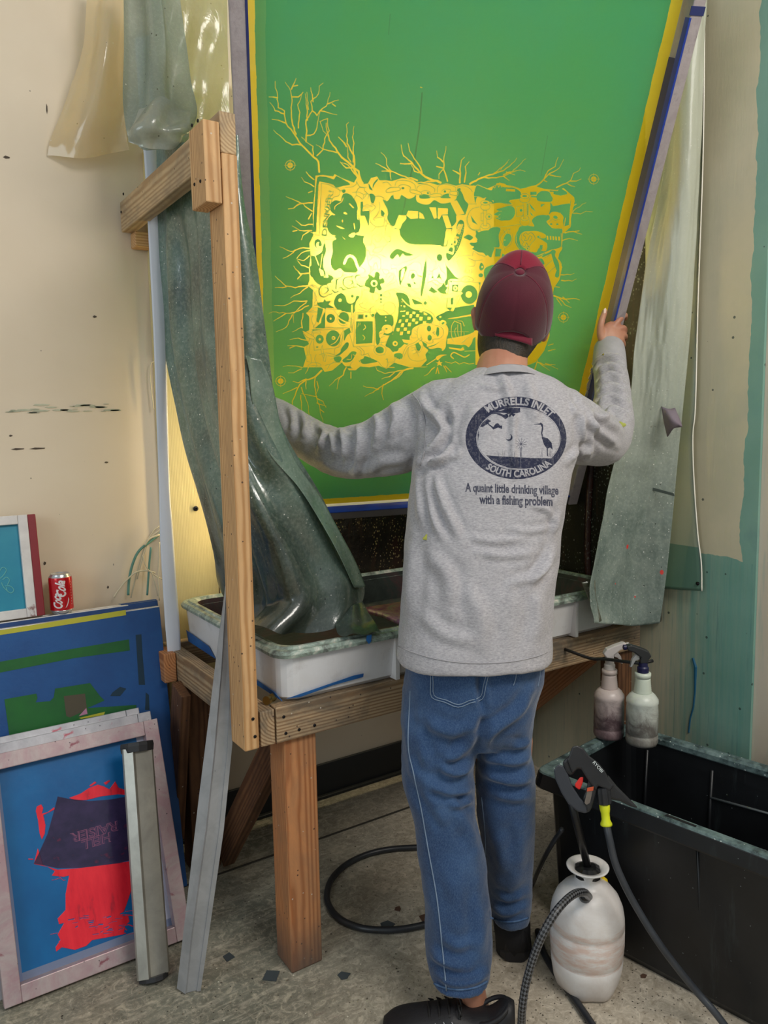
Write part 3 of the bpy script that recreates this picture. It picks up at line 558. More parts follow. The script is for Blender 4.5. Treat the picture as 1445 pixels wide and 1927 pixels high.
# ---------------------------------------------------------------- raster drawing of flat print (no files: pixels are computed here)
class Raster:
    def __init__(s, w, h, tf): s.a = np.zeros((h, w), np.float32); s.w = w; s.h = h; s.tf = tf
    def poly(s, P, val, raw=False):
        P = np.array([s.tf(*p) for p in P]) if not raw else np.array(P, float)
        y0 = max(0, int(P[:,1].min())); y1 = min(s.h-1, int(P[:,1].max())+1)
        x0 = max(0, int(P[:,0].min())-1); x1 = min(s.w-1, int(P[:,0].max())+2)
        if y1 <= y0 or x1 <= x0: return
        xs = np.arange(x0, x1+1)+.5; cov = np.zeros((y1-y0+1, len(xs)), np.float32); Q = np.roll(P, -1, 0)
        for sub in (.17, .5, .83):
            ys = np.arange(y0, y1+1)+sub; cnt = np.zeros_like(cov)
            for (ax, ay), (bx, by) in zip(P, Q):
                if ay == by: continue
                lo, hi = min(ay, by), max(ay, by); i0 = max(0, int(math.ceil(lo-sub-y0))); i1 = min(len(ys)-1, int(math.floor(hi-sub-y0)))
                if i1 < i0: continue
                yy = ys[i0:i1+1]; xx = ax+(yy-ay)*(bx-ax)/(by-ay); cnt[i0:i1+1] += (xs[None, :] > xx[:, None])
            cov += (cnt % 2)/3
        R = s.a[y0:y1+1, x0:x1+1]; R += cov*(val-R)
    def stroke(s, P, r, val, raw=False, taper=False):
        P = np.array([s.tf(*p) for p in P]) if not raw else np.array(P, float); n = len(P)-1
        for i in range(n):
            a, b = P[i], P[i+1]; ra = r*(1-.75*i/n) if taper else r; d = b-a; L2 = d@d+1e-9
            x0 = max(0, int(min(a[0], b[0])-ra-2)); x1 = min(s.w, int(max(a[0], b[0])+ra+3)); y0 = max(0, int(min(a[1], b[1])-ra-2)); y1 = min(s.h, int(max(a[1], b[1])+ra+3))
            if x1 <= x0 or y1 <= y0: continue
            X, Y = np.meshgrid(np.arange(x0, x1)+.5, np.arange(y0, y1)+.5); t = np.clip(((X-a[0])*d[0]+(Y-a[1])*d[1])/L2, 0, 1)
            D = np.hypot(X-a[0]-t*d[0], Y-a[1]-t*d[1]); cov = np.clip(ra+.5-D, 0, 1).astype(np.float32)
            R = s.a[y0:y1, x0:x1]; R += cov*(val-R)
    def text(s, body, fn, val, bold=0.0, spacing=1.0, shear=0.0):
        """fn maps font units (x: 0..1 along the word, y in cap heights, x_abs) to raster source coordinates"""
        cu = bpy.data.curves.new('t', 'FONT'); cu.body = body; cu.size = 1; cu.offset = bold; cu.space_character = spacing; cu.resolution_u = 4; cu.shear = shear
        ob = bpy.data.objects.new('t', cu); C.objects.link(ob); bpy.context.view_layer.update()
        me = ob.evaluated_get(bpy.context.evaluated_depsgraph_get()).to_mesh(); V = np.array([v.co[:2] for v in me.vertices]); 
        x0, x1 = V[:,0].min(), V[:,0].max(); me.calc_loop_triangles(); T = [tuple(t.vertices) for t in me.loop_triangles]
        W = np.array([s.tf(*fn((x-x0)/(x1-x0), y/.70)) for x, y in V]); tmp = s.a; s.a = np.zeros_like(tmp)
        for t in T:
            P = W[list(t)]; y0_ = max(0, int(P[:,1].min())-1); y1_ = min(s.h, int(P[:,1].max())+2); x0_ = max(0, int(P[:,0].min())-1); x1_ = min(s.w, int(P[:,0].max())+2)
            if y1_ <= y0_ or x1_ <= x0_: continue
            X, Y = np.meshgrid(np.arange(x0_, x1_)+.5, np.arange(y0_, y1_)+.5); sg = np.full(X.shape, 1e9); ar = (P[1][0]-P[0][0])*(P[2][1]-P[0][1])-(P[1][1]-P[0][1])*(P[2][0]-P[0][0])
            o_ = 1 if ar > 0 else -1
            for k in range(3):
                a, b = P[k], P[(k+1) % 3]; L = math.hypot(*(b-a))+1e-9; sg = np.minimum(sg, o_*((b[0]-a[0])*(Y-a[1])-(b[1]-a[1])*(X-a[0]))/L)
            R = s.a[y0_:y1_, x0_:x1_]; np.maximum(R, np.clip(sg+.5, 0, 1), out=R)
        cov = s.a; s.a = tmp+cov*(val-tmp); C.objects.unlink(ob); bpy.data.objects.remove(ob)
def make_image(name, chans):
    h, w_ = chans[0].shape; im = bpy.data.images.new(name, w_, h, alpha=False, float_buffer=False); im.colorspace_settings.name = 'Non-Color'
    px = np.ones((h, w_, 4), np.float32)
    for i, c in enumerate(chans): px[:, :, i] = np.clip(c, 0, 1)
    im.pixels.foreach_set(px[::-1].ravel()); im.update(); im.pack(); return im
# ---------------------------------------------------------------- the big screen: its plane in the room
dv = MC @ _n(np.array([567-CX, 2967-CY, FPX])); _b2 = np.array([7200, -25-.065*7200, FPX]); dh = MC @ _b2; dh = _n(dh-dv*np.dot(dh, dv)); sn = np.cross(dh, dv)
SBL = at(497, 952, 2.6)
def SP(u, v, w_=0.0): return SBL+dh*u-dv*v-sn*w_      # u right, v up the screen, w_ towards the person
def SUV(x, y): q = onpl(x, y, SBL, sn)-SBL; return q@dh, -(q@dv)
SW, SH, SV0 = 1.090, 1.56, -.010; RES = 1250.0
def tfS(x, y): u, v = SUV(x, y); return (u*RES, (SH-v)*RES)
art = Raster(int(SW*RES), int((SH-SV0)*RES), tfS)
CROPS = dict(A=(480,130,3.4405), B=(480,450,3.4405), C=(800,250,3.8026), D=(570,310,6.881), E=(720,310,6.881), G=(880,310,6.881), H=(560,500,6.881), I=(710,480,6.881))
def draw(R, txt, crops, sc=1.0):
    for ln in txt.strip().split('\n'):
        ln = ln.split('#')[0].strip()
        if not ln: continue
        a = ln.split(); ox, oy, k = crops[a[0][0]]; op = a[0][1]; val = float(a[0][2]); wd = float(a[0][3:] or 8)/k
        P = [tuple(float(t) for t in q.split(',')) for q in a[1:]]
        if op == 'E':   # centre, radii, [angle]
            (cx, cy), (rx, ry) = P[0], P[1]; an = math.radians(P[2][0]) if len(P) > 2 else 0
            P = [(cx+rx*math.cos(t)*math.cos(an)-ry*math.sin(t)*math.sin(an), cy+rx*math.cos(t)*math.sin(an)+ry*math.sin(t)*math.cos(an)) for t in np.linspace(0, 2*math.pi, 25)[:-1]]
            P = [(ox+x/k, oy+y/k) for x, y in P]; R.poly(P, val)
            if a[0][3:]: R.stroke(P+[P[0]], wd/2*sc, 1-val)
            continue
        P = [(ox+x/k, oy+y/k) for x, y in P]
        if op in 'SC' and len(P) > 2:
            if op == 'S': Q = P[-1:]+P+P[:2]; Z = cat_path(Q, 5); P = [tuple(p) for p in Z[5:-5]]
            else: P = [tuple(p) for p in cat_path(P, 5)]
        if op in 'FS':
            R.poly(P, val)
            if a[0][3:]: R.stroke(P+[P[0]], wd/2*sc, 1-val)
        elif op in 'LC': R.stroke(P, wd/2*sc, val)
        elif op == 'T': R.stroke(P, wd/2*sc, val, taper=True)
ART = '''
AF1 390,690 440,685 505,695 515,680 560,705 640,735 660,700 700,745 730,740 750,705 790,695 805,720 850,720 885,725 950,705 1020,715 1060,745 1130,735 1180,750 1240,740 1300,755 1340,745 1440,760 1500,900 1500,1300 1445,1445 1445,1900 1330,1910 1240,1900 1160,1920 1100,1930 1000,1930 900,1900 850,1940 800,1920 740,1930 680,1925 650,1950 610,1950 560,1900 500,1950 450,1960 430,1930 380,1930 310,1930 330,1870 315,1800 350,1780 310,1710 350,1690 350,1600 330,1580 370,1540 375,1430 340,1400 350,1370 350,1280 360,1200 350,1130 375,1080 375,900 385,800
CF1 345,375 440,400 500,375 530,355 570,365 590,380 680,400 740,390 800,385 850,400 940,410 990,395 1030,430 1065,460 1070,490 1050,570 1030,680 1010,700 985,720 980,830 960,860 950,900 980,960 960,1050 920,1110 900,1250 880,1350 890,1450 850,1560 790,1640 740,1660 350,1660 150,1640 100,1640 100,1100 100,500
# sign and arrow
DF0 185,165 210,150 300,155 400,190 430,145 480,165 600,235 610,260 520,275 430,300 400,270 320,240 215,215 200,260 170,870 130,870 150,500 165,300
DL17 222,240 205,560 195,980 395,965
DL07 240,235 222,560 212,970 400,960
DL07 240,240 330,255 520,350
DL17 225,225 330,240 400,265
DS0 520,380 570,370 620,395 680,470 710,560 700,620 735,720 740,800 730,870 680,900 790,920 830,895 790,930 780,1000 810,1060 815,1180 780,1270 740,1320 690,1390 610,1395 530,1385 480,1340 420,1370 370,1330 355,1250 385,1130 380,1000 430,960 390,920 330,860 315,780 320,700 370,650 420,650 370,610 350,560 360,500 420,460 490,470 500,430
DC112 410,575 415,540 450,510 500,480 520,430
DL17 345,540 355,600 400,655
DF1 590,500 610,500 668,560 645,560
DS1 525,620 550,612 575,640 540,638
DE1 512,728 8,18
DS1 428,788 480,800 540,826 490,825
DC116 660,760 665,800 668,830
DS1 590,920 640,880 680,885 650,940
DF1 500,925 550,965 540,965
DS1 690,880 720,870 740,820 725,915
DS1 700,640 712,640 718,710 705,700
DS1 716,570 735,590 735,640 712,610
DE1 400,920 22,8
DF1 730,670 800,660 785,760 800,830 820,760 845,840 860,770 900,820 850,880 780,890 750,800
DF1 790,935 860,880 880,1000
DC07 450,300 480,345 460,400 400,420 370,470
DC07 500,420 560,380 620,395 655,440
DC07 660,450 690,400 740,420 770,450
DC07 545,295 640,285 690,250 695,215 710,250 740,285 820,295
DC07 695,345 725,300 790,300 800,340 830,370 780,440
DC07 640,360 720,355 780,380
DL07 690,340 690,390
DS0 500,330 545,320 550,350 520,365
DS0 850,245 880,290 900,330 860,310
DS0 910,245 960,185 970,200 930,250 905,300
DS0 860,380 900,375 930,400 935,440 910,500 880,480 870,430
DS1 780,490 820,470 860,490 820,505
DC07 780,430 790,385 850,380 840,440
DS16 780,535 830,520 900,535 830,545
DS16 780,580 830,565 870,590 810,600
DF0 745,480 775,475 780,530 770,600 860,600 855,700 850,790 800,660 745,660
DC07 890,430 940,410 1010,410 1070,460 1095,560 1095,620 1060,700 1040,790 950,800 880,750 860,680 870,620 940,550 880,500
DC07 990,480 995,560 960,650 910,700 930,720
DF0 1010,580 1040,600 1060,630 1040,670 1010,660
DC07 940,690 1060,670
DC07 880,880 940,810 990,800 1080,790
DC07 890,920 960,890 1020,930 1000,980 960,1000 930,960
DC07 1010,880 1040,930 1090,990 1130,990
DC07 820,1040 880,1030 900,900
DC07 940,1080 1000,1060 1060,1050 1100,1010
DC07 890,1000 940,1060 900,1120 990,1130 1050,1060
DC07 1060,900 1080,780 1120,770 1160,820
DC07 1070,920 1130,930 1130,990 1090,1000
# chain
ES0 0,450 60,470 130,380 150,440 220,440 240,390 330,440 400,420 430,390 440,470 520,510 600,510 660,460 700,470 760,500 860,490 950,440 960,330 1010,310 1060,450 1110,520 1080,640 960,650 950,740 880,800 850,640 780,560 720,545 600,545 480,600 330,590 210,640 140,800 60,700 70,600
EC07 0,235 60,225 110,270
EC07 160,270 180,215 240,200 330,210 410,250 425,310
EC07 205,285 230,262 300,262 360,290 350,320
EC07 440,370 450,290 520,255 600,265 670,310 670,350
EC07 500,350 540,335 600,345 620,385
EC07 705,360 710,290 770,255 860,260 940,290 945,340
EC07 760,345 800,315 870,320 885,345
EC07 965,330 980,280 1060,275 1130,310 1160,350
EE0 262,303 18,14
EE0 585,365 14,14
EE0 805,345 16,16
EC120 160,385 180,430 205,420 230,400
EC124 330,410 370,420 390,400
EC128 30,440 90,400 125,385
EC130 450,430 480,465 560,480 640,460 645,440
EC132 715,430 730,470 820,470 910,440 930,400
ES0 480,390 540,380 620,400 610,430 540,440 480,430
ES0 760,400 850,370 860,410 880,430 760,430
ES07 40,330 100,290 220,295 225,330 120,355 50,360
ES17 45,330 110,297 215,297 218,330 120,352 55,358
ES07 350,330 400,320 490,350 505,390 400,375 355,355
ES17 355,330 400,325 490,355 495,388 400,370 358,352
ES07 605,390 660,372 760,378 760,410 660,425 610,415
ES17 610,392 665,376 755,380 755,408 660,420 614,412
ES07 865,350 900,340 970,345 965,400 900,395 868,380
ES17 870,352 905,345 962,350 958,394 900,390 872,378
EC108 1050,290 1160,370 1215,500
EF1 1000,320 1120,325 1210,490 1110,500
EF1 870,475 960,460 1060,635 955,650
EF0 1110,505 1215,505 1220,540 1110,545
EF1 1115,510 1225,510 1225,550 1090,640 1065,700 955,720 960,660 1070,645
# stone oval
ES0 210,640 330,580 480,580 600,540 720,545 860,560 850,640 900,820 860,900 830,1050 780,1060 700,1040 560,1035 400,1030 300,1000 220,900 210,830 150,820
EF1 150,815 175,730 210,650 300,655 308,700 255,760 225,830
EF1 305,655 330,595 460,600 455,695 360,700
EF1 475,610 520,640 545,700 470,692
EF1 600,550 690,552 700,690 665,700 635,620
EF1 715,560 845,565 842,640 770,645 730,705 710,690
EF1 770,652 842,655 895,815 825,822
EF1 822,830 893,832 850,950 820,1045 790,1045
EF1 140,835 215,840 230,920 275,990 205,1050 155,960
EF1 210,1070 285,1000 400,1040 395,1155 300,1130
EF1 415,1045 575,1045 575,1155 405,1150
EF1 585,1045 750,1040 770,1080 765,1150 585,1165
EF1 780,1060 820,1050 815,1165 775,1160
ES0 90,1180 180,1090 300,1130 400,1165 300,1180 260,1150 220,1200 190,1160 130,1220
EE0 735,1200 36,46
ES0 820,1150 900,1000 950,900 960,780 1000,715 1050,740 1050,850 1010,1000 960,1120 900,1200 850,1240
EC06 20,690 60,760
EC06 150,690 90,790
EL06 30,720 60,710 
EL06 110,720 150,740
EL06 35,740 60,730
# skateboard
EC07 1110,640 1085,700 1110,800 1180,850 1250,850
GS0 80,370 120,270 300,330 320,290 400,260 470,290 600,300 680,350 690,400 670,440 540,460 580,510 420,490 330,500 300,480 250,470 200,440 120,420 100,500
GC110 75,370 115,265 200,290 300,325 330,285 350,300 380,240 400,290 420,240 440,290 460,245 490,265 600,285 690,320 730,340
GF1 495,310 610,318 612,348 492,342
GL16 80,410 140,410 210,440
GF1 145,455 180,470 205,440 215,465 240,420
GF1 310,455 335,465 335,490
GC07 150,545 60,570 5,640 0,740 50,830 150,840 180,830
GC07 290,505 420,490 580,530
GF0 530,470 600,525 680,455 600,470
GF1 530,475 680,455 690,480 610,530
GF1 590,525 680,460 740,500 830,490 920,540 900,640 870,690 800,720 680,770 500,790 620,720 640,620 620,560
GC07 310,810 480,800 680,770
GS0 340,640 400,600 370,580 430,560 480,545 540,530 600,560 610,640 560,710 480,720 420,720 360,690 400,680 380,660
GL16 360,600 440,600
GL16 360,680 420,640
GL16 370,710 420,690
GF0 35,650 130,780 60,740
GF0 790,490 860,570 880,610 820,560
GF0 800,600 860,670 820,650
GE17 228,545 62,42
GE17 228,492 62,32
GE07 228,490 34,16
GE17 228,825 70,60
GE17 228,790 60,36
GF17 200,590 245,590 245,790 200,790
GF17 172,625 205,625 200,725 172,725
GE17 272,672 40,36
GE07 278,672 18,18
GE17 735,450 66,42
GE17 735,405 56,34
GE07 737,405 34,16
GE17 740,740 66,56
GE17 740,690 52,34
GF17 715,490 758,490 752,700 720,700
GF17 632,540 720,530 715,660 632,670
GE0 690,590 18,18
GF0 770,500 785,500 785,650 770,650
# eye column, BONY
GS0 110,850 160,890 230,890 300,820 420,820 400,920 410,1060 350,1080 300,1200 280,1150 240,1180 200,1140 130,1130 70,1080 100,1040 20,1020 120,1000 100,940
GL114 10,1030 150,1050 350,1075 440,1075
GC07 480,1110 440,1000 420,960 450,900 500,850 550,830
GS0 460,1000 480,920 520,890 560,920 560,980 510,1050 470,1050
GC110 430,1000 460,910 520,830
GL06 455,840 500,900
GL06 500,830 520,900
GL06 545,830 545,910
GC06 480,1090 560,1020 580,900
GE1 480,975 9,9
GF07 360,1080 440,1090 420,1190 350,1190
GS0 450,1150 500,1180 540,1130 600,1180 560,1230 450,1230
GC018 690,800 630,900 620,1000 680,1100 780,1180 900,1190 1000,1150
GS0 680,800 780,790 860,795 830,720 900,660 1040,650 1060,700 1020,740 1100,820 1200,830 1210,900 1200,1060 1080,1100 960,1150 880,1180 760,1160 660,1060 630,960 650,860
GS1 670,930 720,870 800,860 900,860 1000,900 1005,945 940,950 920,920 900,940 1020,1010 1015,1110 960,1115 920,1080 890,1130 840,1130 800,1120 720,1070 680,1020
GC09 700,900 690,960 720,1000 700,1040 740,1060 760,1010 790,1060 830,1010 870,960 850,900 810,880 780,900 750,880 720,910 750,940 730,980 780,970 800,920 830,940 800,990
GC07 895,945 930,920 950,960 1020,1010
GE17 775,1085 26,26
GE0 775,1085 9,12
GF0 935,1040 970,1040 965,1100 925,1100
GF1 1020,920 1040,920 1045,970 1025,970
GF1 1060,920 1080,925 1082,970 1064,970
GF1 1095,925 1115,928 1118,974 1100,974
GF1 1130,928 1150,930 1154,978 1136,978
GF1 1168,930 1192,932 1194,980 1172,980
GF0 900,640 1050,640 1080,530 1320,520 1340,430 1320,600 1310,780 1240,800 1230,690 1200,620 1100,620 1060,640
GF0 1070,480 1100,530 1320,500 1320,560 1070,600
GS0 900,380 960,340 1050,350 1080,400 1100,440 1070,480 920,470 890,430
GF0 810,350 890,350 890,390 810,390
GF0 820,400 890,405 890,425 820,420
GF1 930,480 1070,480 1065,585 990,560 1030,590 920,600 930,560 1010,510 930,510
GF0 945,510 1000,510 945,550
GF1 920,620 1050,605 1030,655 925,640
GF1 1115,370 1170,385 1210,410 1310,385 1315,490 1170,525 1100,535 1130,480 1095,490 1130,440
GF0 1060,350 1110,350 1110,380 1200,400 1290,380 1280,350 1200,300 1160,340 1060,330
GE1 1150,670 95,58 20
GE0 1135,680 30,20 20
GF1 1020,740 1080,700 1130,720 1200,690 1215,810 1090,820 1060,780
GE0 1080,768 16,11
GE0 1160,770 16,11
GL06 1050,745 1100,700 1130,720 1200,700
GL114 1265,690 1235,870
GF0 1200,830 1225,820 1225,1060 1200,1070
GC116 1220,830 1320,810 1330,700 1335,600 1370,430 1320,430 1290,370
GC114 1210,890 1215,1000 1200,1080 1090,1100 
GS0 960,1190 1060,1130 1100,1100 1140,1120 1130,1180 1180,1280 1180,1445 1130,1445 1140,1360 1100,1260
GF1 970,1200 1080,1150 1110,1260 1150,1370 1120,1445 1070,1420 980,1300
GL010 1000,1320 1090,1240
GL010 1040,1400 1130,1320
GL07 990,1210 1060,1170
GS0 870,1230 960,1215 990,1290 900,1270
GC114 1170,1110 1160,1200 1210,1290 1190,1445
# left swirl and rope
DC110 100,870 180,900 270,900
DS0 105,1180 150,1180 240,1130 270,1020 300,1060 290,1180 260,1300 290,1445 105,1445 110,1300
DE16 195,1010 78,96
DE06 192,1020 48,60
DE1 200,1040 30,40
DE0 222,1030 20,28
DC116 120,1090 170,1210 215,1330 240,1445
DL110 250,1160 225,1330 
DC06 100,950 130,900 180,895
HS0 165,0 290,0 270,90 340,150 400,140 330,0 460,150 440,190 400,230 330,250 270,240 210,180 170,90
HF1 275,40 330,60 350,130 300,130
# white hook
DS1 290,1000 370,990 380,1040 375,1140 360,1230 370,1320 420,1370 480,1345 525,1390 500,1445 400,1445 300,1400 265,1300 270,1200 300,1120
DC148 535,1275 570,1200 620,1180 670,1220 700,1300 740,1370 800,1400
DC07 500,1445 525,1395
DC07 820,1080 830,1150 850,1290 900,1340 880,1400
DC07 800,1110 850,1110 870,1170 940,1160 1020,1170 1080,1200
DC07 860,1240 930,1180 1000,1220 1000,1340 970,1360 950,1270 920,1290 910,1360 940,1350
DC07 760,1330 790,1345 810,1380 790,1390
# CRACK surroundings
HC07 290,260 370,250 440,200 530,170 600,120 660,110
HC07 540,60 590,90 560,150 420,165
HC07 740,30 780,130 860,155 930,110 950,0
HS0 880,200 920,150 910,110 960,130 990,150 1010,80 1060,100 1060,170 1110,160 1120,220 1070,240 1090,300 1050,320 1010,280 990,350 930,340 930,290 870,260
HE17 990,228 46,46
HE06 990,230 24,28
HL05 980,210 985,250
HS0 480,430 510,380 570,355 620,400 640,470 690,490 740,460 760,390 800,400 760,460 740,520 700,540 690,600 640,600 560,590 500,550 470,490
HE1 548,446 22,22
HE0 708,394 18,18
HF0 250,480 330,470 350,430 370,460 430,455 400,500 480,550 370,545 350,600 310,680 300,740 220,810 350,810 360,560 270,530
HL06 215,340 235,430 215,520
HC06 245,320 220,400 260,480 235,510
HC06 205,330 250,420 215,480
HF16 200,600 110,600 200,580 250,600
HF16 200,520 260,510 300,535 200,545
HC07 200,640 180,700 215,800
HC07 240,640 240,720 200,800
HF0 260,540 330,555 310,640 270,740 245,720
# speakers
HF17 358,560 560,570 690,690 690,800 352,798
HE0 427,682 56,58
HE1 428,684 14,14
HE16 590,680 82,94
HE0 596,676 68,78
HC122 375,575 450,580 540,680 640,735 680,740
HC06 375,562 460,570 550,670 680,730
HC116 510,760 580,790 690,770
HF17 200,840 590,812 585,920 520,1060 215,1095 205,960
HF0 175,825 215,825 340,815 200,842
HE0 285,950 52,58
HE1 287,952 15,16
HE0 460,940 94,106
HE17 465,936 28,26
HE0 462,936 12,10
HF07 235,1045 270,1040 268,1062 238,1064
HC114 430,1025 500,980 560,870 600,820 680,800
HC06 440,1035 510,990 575,860
HF0 600,840 670,800 690,860 640,900 600,980
# tv
HF17 745,605 1000,600 990,1035 725,1050 735,800
HF0 760,720 970,718 975,870 965,1000 755,1015 750,860
HF17 775,628 852,625 850,690 775,690
HF0 782,634 845,632 843,684 782,684
HE06 888,652 18,20
HC110 865,765 880,800 850,830
HC110 845,900 870,930 855,960
HL16 790,740 780,790
HL16 812,740 806,770
HF0 690,600 740,450 740,590 700,640
HF16 690,510 712,500 720,700 700,840
HC07 670,870 720,1040
HC07 695,680 720,720 705,850 690,860
HC07 700,590 690,690 680,790
HC07 740,590 780,480 830,400 830,270
HC07 780,560 900,590 930,560 990,520
HC07 850,480 800,500 830,540 900,560
HL06 830,490 870,430
HL06 850,510 900,460
HL06 880,530 910,480
HC07 840,280 860,320 900,290 920,340
HC07 985,440 965,390 990,350 1040,360 1050,420 1010,460
HS0 1000,640 1030,600 1080,640 1220,640 1240,760 1200,800 1240,860 1190,900 1080,900 1060,1000 1015,1000 1005,720
HE0 1080,380 16,18
HE0 1080,432 14,15
HE0 1078,470 12,12
HE1 1140,665 9,9
HE1 1140,710 9,9
HE17 1160,820 74,60
HE06 1150,815 18,12
HS17 1050,870 1100,830 1120,870 1070,940
HL06 1050,890 1110,860
HF17 1070,940 1150,900 1210,900 1190,980 1080,995
HC07 950,540 940,620 980,670 1020,620 1010,560
HE0 975,640 20,20
HC07 1110,360 1150,330 1200,370 1170,410 1110,390
HC07 1040,560 1120,580 1170,620 1200,640
HC07 1110,560 1120,500 1180,470 1250,500 1260,580 1200,640
HC07 1190,310 1280,330 1310,440
HC07 1150,470 1110,510 1070,520
HC07 1060,600 1160,620
# checker flag field
HS0 1280,350 1445,430 1445,980 1340,980 1240,900 1250,820 1290,700 1310,520 1300,430
IS0 240,500 330,560 440,690 560,720 640,740 720,800 700,880 640,880 540,900 450,960 430,1040 340,1080 240,1050 230,920 280,800 270,700 290,600
IF1 285,835 312,832 302,875 270,880
IF1 375,735 412,732 402,772 368,770
IF1 420,765 452,765 445,815 412,812
IF1 455,728 495,735 488,765 450,760
IF1 508,762 545,768 532,805 498,800
IF1 455,820 492,820 484,862 446,858
IF1 366,828 402,825 392,868 358,868
IF1 548,795 590,798 580,845 540,845
IF1 400,875 440,872 430,920 392,920
IF1 312,885 350,880 340,930 300,930
IF1 250,945 290,942 280,988 246,985
IF1 342,940 385,936 378,980 340,980
IF1 295,990 335,990 326,1035 288,1035
IF1 388,982 425,980 420,1018 384,1015
IF1 495,860 530,858 520,890 486,890
IF1 590,855 635,855 625,895 585,895
IF1 600,735 650,765 640,780 598,770
IF1 650,795 690,800 690,835 645,838
IF1 300,720 325,718 320,735 292,735
IF1 330,720 365,715 358,732 325,735
IF1 545,722 590,725 580,742 545,738
IF1 325,782 362,780 355,795 322,795
IF1 335,650 365,655 362,675 338,672
IE1 310,655 8,8
IE1 320,605 7,7
# bone over the flag
IC118 320,570 400,650 500,690 620,720 700,770 740,840 740,880
IC06 310,580 390,670 500,705 610,735 690,790 720,850 720,880
IC06 310,550 400,610 480,670 620,700 720,760 760,850
# central skull, hat and letters
IC06 180,110 260,130 340,100 500,30 560,0
IC06 180,140 180,180 240,170 260,250 280,260 300,180 380,140
IS0 280,200 310,180 370,140 380,180 350,260 310,360 290,380 275,280
IS1 310,210 350,170 340,260 305,330
IC06 385,160 370,250 300,370 330,400 400,420 440,430 510,430
IC06 400,140 480,90 560,110 570,180 590,270 540,420
IC06 400,290 420,200 500,210 520,260 540,290 600,280
IS0 430,280 450,235 480,240 485,280 450,310
IF0 470,350 500,355 495,380 465,365
IF0 380,360 430,370 440,420 400,410
IF0 520,255 590,270 560,285
IS0 585,280 600,160 630,60 635,200 620,330 575,530 560,480
IC06 640,0 700,60 760,80 740,170 700,210 650,180
IC06 650,350 660,260 710,240 720,190 760,180 790,120
IC07 650,350 750,320 800,360 840,370 740,390
IF0 690,300 720,260 730,300
IF0 760,310 800,230 840,330 800,290
IC06 800,130 830,200 870,230 900,320 850,340
IF0 890,130 1000,270 1060,310 940,310 910,380 880,400 870,350 900,290
IC06 870,0 890,150 930,220 1000,260
IC06 620,500 630,390 700,340 760,380 790,400
IF0 660,460 700,410 750,450 790,480 740,500
IF0 770,440 830,400 860,350 880,400 910,420 880,470 900,500 840,500 800,480
IF1 740,490 800,470 810,520 760,530
IC06 250,330 280,410 380,430 480,460 500,490 560,470
IC06 110,410 150,380 240,330 210,220 
IC06 130,460 260,430 400,510 480,530
IC06 90,300 140,230 200,230
IC06 60,180 130,190 150,230 90,240 60,180
IC06 120,330 160,270 210,250 200,310 120,380
IF0 440,560 540,600 600,630 480,640
IC06 470,610 500,550 540,560 560,600
# skeleton hand, bones
IE16 620,620 42,54
IE06 620,620 22,26
IC06 640,520 720,560 800,600 
IC07 660,540 700,600 760,620
IL06 700,520 760,600
IL06 740,520 800,580
IL06 650,560 740,610
IF17 840,520 1080,470 1110,490 1090,510 860,560
IE16 848,540 24,20
IF17 1060,520 1085,530 960,760 930,740
IE16 1095,495 20,20
# boombox
IF07 920,330 1340,350 1300,600 1260,640 1240,760 1000,810 960,740 890,680
IF1 930,338 1330,356 1290,600 1255,640 1000,680 900,680
IL07 900,690 1260,670
IF0 970,380 1046,380 1040,476 965,470
IE16 1008,428 30,36
IE0 1008,428 12,16
IE0 955,342 11,13
IE0 1322,368 11,13
IE0 1188,510 108,122
IE1 1182,510 42,42
IF17 848,520 1080,470 1112,492 1090,512 862,562
IF17 1055,525 1085,530 965,760 930,740
IS17 1080,310 1150,270 1230,300 1240,330 1170,345 1100,340
IE0 1155,300 7,7
IE0 1185,315 7,7
IE0 1130,320 7,7
IF0 950,560 985,540 980,640 950,640
IS0 850,750 920,720 1000,740 1010,800 920,820 860,860 800,850 760,800
IE1 815,800 14,10
ES0 1160,1080 1250,1130 1300,1110 1400,1200 1420,1090 1440,1070 1420,860 1230,880 1240,1000 1130,1010 1180,1060 1400,1075
EF1 1150,860 1210,880 1200,930 1230,970 1180,1000 1140,1000
ES0 1050,940 1110,905 1170,940 1130,980 1110,970
EC07 1160,1180 1180,1120 1240,1160 1330,1190
EC07 960,1190 1140,1170
EC07 920,1260 990,1140 1000,1160 950,1250
EC07 1110,1210 1200,1240 1290,1230
EC07 1080,1310 1180,1310 1200,1240
EC07 1080,1300 1060,1390
EC07 1090,1350 1090,1400
EC07 1120,1350 1120,1400
EC07 1150,1340 1150,1400
ES0 1250,1330 1270,1270 1300,1290 1310,1340 1270,1370
EE1 1288,1322 11,13
EE0 1270,1430 30,26
EC07 960,1260 1000,1330
# skull with crossed jaw
IS0 780,840 860,870 920,960 900,1060 860,1090 1240,1000 1260,800 1000,820
IS17 520,960 560,910 640,905 690,880 720,900 800,920 850,960 850,1030 800,1080 720,1090 720,1130 660,1140 620,1120 560,1110 520,1060
IE0 668,950 28,38
IE0 676,1070 28,38
IF0 710,1005 740,985 745,995 715,1008 745,1020 740,1030
IC110 720,900 780,905 850,930 860,1010 820,1080 760,1100
IF0 770,930 800,940 800,1030 780,1060 755,1020
IL06 770,960 800,965
IL06 768,990 800,990
IE17 848,878 46,40
IE0 850,880 22,14 -40
IC06 450,960 480,920 540,910
IC06 450,960 440,1060 500,1070
IC06 470,1000 510,1030
IC06 480,970 520,1000
# ribs
IC19 1000,850 960,920 960,1040 1000,1120
IC06 990,850 945,930 945,1040 985,1120
IC19 1010,860 1060,880 1080,900 1080,1060 1010,1110
IC17 1040,850 1100,860 1120,920
IC17 1020,940 1000,990 1030,1090
IC17 1040,900 1040,1000 1060,1070
